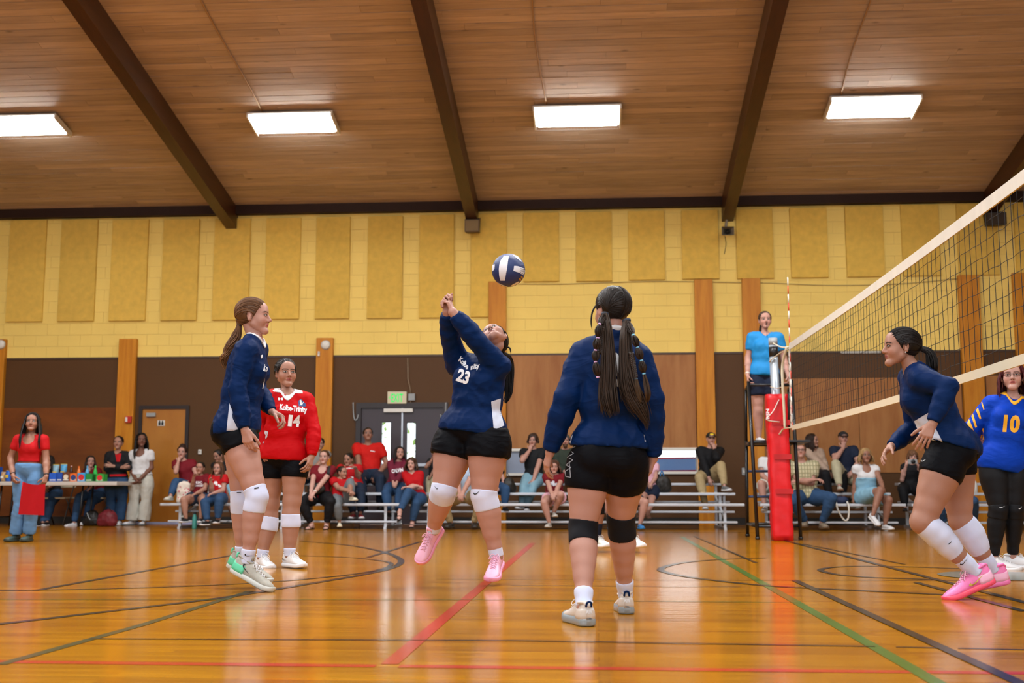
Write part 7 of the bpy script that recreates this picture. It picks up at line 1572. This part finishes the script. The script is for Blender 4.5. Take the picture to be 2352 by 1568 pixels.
    P = seated('person in black T-shirt and light jeans with hand at mouth on the top row', 1226, 3, (1224, 1012), -8, 'chinR', skin='light', fem=False, ov=dict(anR=(1198, 1158, -.55), anL=(1210, 1162, -.5), wrL=(1226, 1100, -.3)), dress_=D(top=('mblack', .55), bottom=('ljeans', 1.97), shoes=('black', 'white'), hair=('shaggy', '#33211A'), seed=18))
    P = seated('person in grey beanie and dark green hoodie on the top row', 1300, 3, (1298, 1012), 4, 'lap', skin='light', fem=False, g=1.05, dress_=D(top=('camo', 1.95), bottom=('black', 1.95), shoes=('black', 'black'), hair=('short', '#3A281C'), hat=(mat('beanie_grey', '#4A4C4C', .9), 'beanie'), beard='#4A3020', seed=19))
    P = seated('small person in maroon printed T-shirt and pink shorts with clasped hands', 1273, 1, (1273, 1073), 0, 'clasp', footz=.03, skin='light', S=.76, bust=0, spread=.14, ov=dict(anR=(1262, 1200, -.3), anL=(1272, 1176, -.2)), dress_=D(top=('maroon', .5), bottom=('pink', .4), shoes=('#A8A49C', '#C8C4BC'), hair=('bob', '#4A2E20'), seed=20))
    graphic(P, 'shirt', 1273, 1112, 10, 10, mat('print_grey', '#C9CBD4', .6), seed=9, n=6)
    P = seated('person in blue clogs mostly hidden behind number 2', 1436, 1, (1434, 1056), 0, 'lap', skin='light', spread=.24, ov=dict(anR=(1406, 1203, -.25), anL=(1470, 1203, -.25)), dress_=D(top=('grey', .5), bottom=('navy', .7), shoes=('#2E7AB8', '#2E7AB8'), hair=('long', '#3A2A1E'), seed=21))
    P = seated('person in navy shorts and sandals beside the black and blue bag', 1494, 2, (1488, 1048), -4, 'lap', skin='light', ov=dict(anR=(1470, 1178, -.4), anL=(1488, 1180, -.42)), spread=.04, dress_=D(top=('pink', .5), bottom=('navy', .7), shoes=('#8A6A50', '#8A6A50', 'sandal'), hair=('bob', '#6A5A50'), seed=22))
    P = seated('person in black cap with yellow badge, black hoodie and khakis, hand on chin', 1626, 3, (1633, 1008), 6, 'chinL', skin='light', fem=False, ov=dict(anR=(1620, 1158, -.55), anL=(1664, 1116, -.6), elL=(1646, 1052, -.25), wrR=(1628, 1098, -.25), knR=(1606, 1096, -.42), knL=(1656, 1068, -.38)), dress_=D(top=('black', 1.9), bottom=('khaki', 1.95), shoes=('grey', 'white'), hair=('buzz', '#2A1E18'), hat=(mat('cap_black', '#14140F', .8), 'cap', mat('badge_yellow', '#E8C818', .6)), seed=23))
    P = seated('person in white T-shirt and cream shorts behind the red padded post', 1768, 2, (1772, 1032), 0, 'lap', skin='light', dress_=D(top=('white', .5), bottom=('cream', .6), shoes=('white', 'white'), hair=('short', '#5A4634'), seed=24))
    P = seated('person with glasses and crossed arms in a pale plaid shirt and jeans', 1851, 1, (1839, 1037), -6, 'cross', skin='light', fem=False, g=1.12, face=(-.15, -.95, .25), spread=.2, ov=dict(anR=(1850, 1197, -.2), anL=(1888, 1200, -.25)), dress_=D(top=(check_mat(), .6), bottom=('jeans', 1.95), shoes=('#8A7A66', '#6A5A48'), hair=('short', '#6A4A34'), glasses=True, seed=25, mul=1.14))
    P = seated('person in beige cardigan and black trousers turned to the side', 1884, 3, (1866, 1012), 30, 'lap', skin='olive', face=(.85, -.5, .05), ov=dict(wrL=(1900, 1090, -.3), elL=(1894, 1064, -.05)), dress_=D(top=('beige', 1.95, 'v'), bottom=('black', 1.95), shoes=('black', 'black'), hair=('long', '#2E1C14'), seed=26))
    P = seated('person in plain black cap and dark polo shirt with one knee raised', 1944, 3, (1937, 1006), 4, 'chinR', skin='light', fem=False, g=1.06, ov=dict(anR=(1928, 1116, -.62), anL=(1960, 1160, -.4), elR=(1918, 1054, -.25), knR=(1920, 1066, -.4)), dress_=D(top=('navy', .6), bottom=('lkhaki', 1.95), shoes=('cream', '#8A5A3A'), hair=('buzz', '#4A3A30'), hat=(mat('cap_plain', '#15151A', .8), 'cap'), seed=27))
    P = seated('person in white top and light blue pinafore dress with crossed legs', 1990, 1, (1988, 1047), 6, 'lap', 'cross', skin='tan', face=(.05, -1, .12), ov=dict(anR=(2005, 1182, -.5), anL=(2033, 1204, -.3), knR=(2022, 1126, -.42), wrR=(1960, 1142, .0), elR=(1964, 1108, .02), wrL=(2028, 1120, -.35)), dress_=D(top=('white', .3, 'scoop'), bottom=('denim', .78), shoes=('white', 'white'), hair=('bob', '#A08258'), seed=28))
    V, Q = solid([grp(torso_prims(P.J, P.B, .022, .02) + [ell(P.J['pelvis'], P.J['A_pe'], np.array([.2, .15, .14]) * P.B['S'])], .05, [(P.J['neck'] - P.J['A_ch'][2] * .17, P.J['A_ch'][2] + .0), (P.J['pelvis'] - np.array([0, 0, .06]), (0, 0, -1))])], .013); V = V + vnormals(V, Q) * fold_(V, .005, 28, 3)[:, None]; link('pinafore', mk_mesh('pinafore', V, Q, cl('denim'), True, P.base), P.o, tuple(P.base))
    P = seated('person in black top photographing with a dark camera held to the face', 2088, 2, (2096, 1050), -6, 'lap', skin='fair', ov=dict(wrR=(2082, 1066, -.28), wrL=(2108, 1068, -.28), elR=(2072, 1102, -.15)), hands=dict(R=dict(d=(.5, -.1, .9), n=(.3, 1, 0), curl=(.7, .7, .5)), L=dict(d=(-.5, -.1, .9), n=(-.3, 1, 0), curl=(.7, .7, .5))), dress_=D(top=('mblack', .3), bottom=('black', 1.95), shoes=('black', 'black'), hair=('shaggy', '#6A4A34'), seed=29))
    cm = AY(2096, 1060, ROW[2][0] - .30); t = thing('camera', 'dark camera held up by the person in black top', 'camera', tuple(cm)); MB().bbox(tuple(cm - [.065, .02, .035]), tuple(cm + [.065, .03, .035]), .008).build('camera_body', M_GREY, t); MB().lathe(cm, [(.03, -.05), (.03, -.02), (.028, .0)], 16, (0, 1, 0)).build('lens', M_BLACK, t, True)
    P = seated('person in jeans half hidden behind the crouching player\'s legs', 2196, 1, (2196, 1056), 4, 'lap', skin='light', spread=.2, ov=dict(anR=(2168, 1200, -.1), anL=(2238, 1200, -.15), knL=(2236, 1150, -.42)), dress_=D(top=('grey', .5), bottom=('jeans', 1.95), shoes=('black', 'black'), hair=('short', '#3A281C'), seed=30))
    P = seated('person in dark green T-shirt at the right edge behind number 10', 2356, 2, (2366, 1018), -8, 'cross', skin='light', fem=False, dress_=D(top=('dgreen', .6), bottom=('black', 1.95), shoes=('black', 'black'), hair=('short', '#3A281C'), seed=31))
    # by the snack table
    P = seated('person in maroon T-shirt and jeans resting chin on hand behind the snack table', 226, 1, (208, 1061), -15, 'chinR', skin='light', face=(.5, -.85, .1), seat=(18.95, .46), ov=dict(anR=(170, 1200, -.45), anL=(196, 1196, -.35), knR=(182, 1142, -.4)), dress_=D(top=('maroon', .55), bottom=('jeans', 1.95), shoes=('white', 'white'), hair=('long', '#33231A'), seed=32)); P.o['group'] = 'people at the snack table'
    P = seated('person in jeans seated behind the line judge with the red flag', 122, 1, (112, 1060), -6, 'lap', skin='olive', seat=(18.95, .46), ov=dict(anR=(98, 1200, -.4), anL=(108, 1198, -.35)), dress_=D(top=('mblack', .55), bottom=('jeans', 1.95), shoes=('black', 'white'), hair=('long', '#17110E'), seed=33)); P.o['group'] = 'people at the snack table'

def check_mat():
    if 'plaid_shirt' in MATS: return MATS['plaid_shirt']
    m = bpy.data.materials.new('plaid_shirt'); m.use_nodes = True; N = m.node_tree.nodes; L = m.node_tree.links; b = N['Principled BSDF']; b.inputs['Roughness'].default_value = .8
    g = N.new('ShaderNodeNewGeometry'); mix = None
    br = N.new('ShaderNodeTexBrick'); br.inputs['Scale'].default_value = 1; br.inputs['Brick Width'].default_value = .042; br.inputs['Row Height'].default_value = .055; br.inputs['Mortar Size'].default_value = .006; br.offset = 0
    br.inputs['Color1'].default_value = hexc('#B9B08C'); br.inputs['Color2'].default_value = hexc('#C6C0A0'); br.inputs['Mortar'].default_value = hexc('#8E8A68')
    mp = N.new('ShaderNodeMapping'); mp.inputs['Rotation'].default_value = (math.pi / 2, 0, 0); L.new(g.outputs['Position'], mp.inputs['Vector']); L.new(mp.outputs[0], br.inputs['Vector']); L.new(br.outputs['Color'], b.inputs['Base Color']); MATS['plaid_shirt'] = m; return m

def standing(label, J, S, dress_, skin, hands=None, g=1., fem=True, res=None, group=None, bust=.8, leg=1., **k):
    J, B = fig(J, S=S, g=g, fem=fem, bust=bust, leg=leg); P = make_person(label, J, B, skin, hands, res or RES, group=group, feet=False, **k); return dress(P, dress_)
def officials():
    D = dict
    Y = 12.95
    J = dict(head=jp(74, 971, Y), neck=jp(72, 1000, Y), pelvis=jp(65, 1082, Y), waist=jp(68, 1050, Y), shR=jp(42, 1009, Y), shL=jp(101, 1009, Y), elR=jp(24, 1052, Y), elL=jp(106, 1054, Y), wrR=jp(30, 1092, Y - .12), wrL=jp(106, 1094, Y - .1), hipR=jp(49, 1092, Y), hipL=jp(81, 1092, Y), knR=jp(44, 1162, Y - .03), knL=jp(73, 1162, Y - .03), anR=jp(37, 1227, Y), anL=jp(67, 1227, Y), face=(.3, -.95, .18), footR=(-.1, -1, 0), footL=(.1, -1, 0))
    P = standing('line judge in cropped red top and flared jeans holding a red flag', J, .90, D(top=('red', .55, 'scoop'), hem=.12, drape=.004, off=.008, mul=1.0, folds=.003, bottom=('#', 1.98, .03) and (cloth('blue_denim', '#5C84AE'), 1.98, .03), shoes=('#3A4A46', '#2A3A38'), hair=('verylong', '#15100F'), seed=40), 'tan', dict(R=dict(d=(.35, -.3, -.8), n=(.6, .5, 0), curl=(.7, .9, .6)), L=dict(d=(-.1, -.3, -.95), n=(-.6, .5, 0), curl=(.7, .9, .6))), g=.92, leg=.82, res=(.012, .0055, .006))
    for s in 'RL': ringband(P, lerp(P.J['wr' + s], P.J['el' + s], .1), P.J['wr' + s] - P.J['el' + s], .029, M_BLACK, 'wristband')
    # the flag: cloth hanging from both hands
    fl_ = thing('flag', 'plain red signal flag held low by the line judge', 'flag', tuple(jp(75, 1183, Y - .2))); V = []; n, m_ = 14, 18; c = [jp(53, 1106, Y - .18), jp(105, 1111, Y - .18), jp(102, 1183, Y - .16), jp(43, 1181, Y - .16)]
    for j in range(m_):
        for i in range(n):
            u, v = i / (n - 1), j / (m_ - 1); p = lerp(lerp(c[0], c[1], u), lerp(c[3], c[2], u), v); p = p + np.array([0, -.012 * math.sin(u * 7 + v * 2) * (1 - v * .4), -.02 * math.sin(math.pi * u) * (1 - v)]); V.append(p)
    nV = len(V); V += [p + np.array([0, .004, 0]) for p in V]; q = [(j * n + i, j * n + i + 1, (j + 1) * n + i + 1, (j + 1) * n + i) for j in range(m_ - 1) for i in range(n - 1)]
    MB().add(V, q + [tuple(nV + x for x in reversed(f)) for f in q]).build('flag_cloth', cloth('flag_red', '#AC0A18', .7), fl_, True)
    MB().tube([c[0], lerp(c[0], c[3], .5) + np.array([0, .0, 0]), c[3]], .006, 6).build('flag_hem', cloth('flag_red', '#AC0A18', .7), fl_, True); poly_ = None
    # two girls by the wall
    Y = 18.75
    J = dict(head=jp(272, 1017, Y), neck=jp(271, 1038, Y), pelvis=jp(268, 1100, Y), waist=jp(269, 1074, Y), shR=jp(250, 1046, Y), shL=jp(292, 1046, Y), elR=jp(246, 1076, Y - .06), elL=jp(297, 1074, Y - .06), wrR=jp(279, 1073, Y - .17), wrL=jp(260, 1070, Y - .2), hipR=jp(257, 1107, Y), hipL=jp(280, 1107, Y), knR=jp(256, 1152, Y - .02), knL=jp(280, 1152, Y - .04), anR=jp(257, 1195, Y), anL=jp(275, 1195, Y - .05), face=(.15, -.98, .1), footR=(-.1, -1, 0), footL=(.15, -1, 0))
    P = standing('person with crossed arms in black hoodie over red top and jeans by the wall', J, .98, D(top=('mblack', 1.9, 'v'), hem=.03, bottom=('jeans', 1.96, .03), shoes=('white', 'white'), hair=('pony', '#17110E'), seed=41), 'olive', None)
    poly(P, 'shirt', [(264, 1041), (279, 1041), (275, 1060), (268, 1060)], cl('red'), 'inner_top', P.top, .004, 4.); poly(P, 'shirt', [(252, 1089), (290, 1088), (290, 1093), (252, 1094)], cl('red'), 'inner_top', P.top, .004, 4.)
    J = dict(head=jp(325, 1011, Y), neck=jp(325, 1034, Y), pelvis=jp(324, 1098, Y), waist=jp(325, 1070, Y), shR=jp(305, 1042, Y), shL=jp(345, 1042, Y), elR=jp(299, 1075, Y), elL=jp(348, 1074, Y), wrR=jp(312, 1100, Y - .16), wrL=jp(320, 1101, Y - .18), hipR=jp(312, 1104, Y), hipL=jp(337, 1104, Y), knR=jp(308, 1152, Y - .02), knL=jp(336, 1152, Y - .02), anR=jp(303, 1195, Y), anL=jp(330, 1195, Y), face=(.45, -.88, .1), footR=(-.35, -1, 0), footL=(.2, -1, 0))
    standing('person in white T-shirt and wide cream trousers standing by the single door', J, .99, D(top=('white', .5, 'scoop'), hem=.06, bottom=('cream', 1.97, .05), shoes=('white', 'grey'), hair=('verylong', '#120E0D'), seed=42), 'brown', dict(R=dict(curl=(.5, .6, .4)), L=dict(curl=(.5, .6, .4))))
    # referee on the stand
    Y = 14.45
    M_RB = cloth('referee_blue', '#1E86C8', .6)
    J = dict(head=jp(1757, 736, Y), neck=jp(1757, 766, Y), pelvis=jp(1754, 858, Y), waist=jp(1756, 818, Y), shR=jp(1728, 775, Y), shL=jp(1788, 776, Y), elR=jp(1718, 822, Y + .02), elL=jp(1800, 822, Y + .02), wrR=jp(1717, 862, Y - .08), wrL=jp(1810, 862, Y - .08), hipR=jp(1739, 868, Y), hipL=jp(1771, 868, Y), knR=jp(1741, 942, Y - .02), knL=jp(1772, 942, Y - .02), anR=jp(1743, 1004, Y - .05), anL=jp(1774, 1004, Y - .05), face=(.02, -1, .06), footR=(.1, -1, 0), footL=(.1, -1, 0))
    P = standing('referee in blue polo shirt and navy shorts blowing a whistle on the stand', J, .98, D(top=(M_RB, .62, 'v'), hem=-.03, bottom=('navy', .55), shoes=('white', 'white'), hair=('pony', '#3A2A20'), seed=43, mul=1.1), 'light', dict(R=dict(d=(0, -.3, -1), curl=(.6, .8, .5)), L=dict(d=(0, -.3, -1), curl=(.6, .8, .5))), g=1.04, res=(.013, .0055, .006))
    L = hl(P); MB().tube([L(0, .095, -.06), L(0, .125, -.062)], .009, 8).build('whistle', M_BLACK, P.o, True); ringband(P, lerp(P.J['wrR'], P.J['elR'], .12), P.J['wrR'] - P.J['elR'], .031, M_WHITE, 'watch')
    MB().tube([L(-.0, .12, -.065), L(0, .11, -.13), P.J['neck'] + np.array([.01, -.10, -.06])], .003, 5).build('whistle_cord', M_BLACK, P.o, True)

# ================================================================ everyone takes their place
player_A(); player_D(); player_B(); player_C(); player_E(); player_F(); player_hidden(); crowd(); officials()
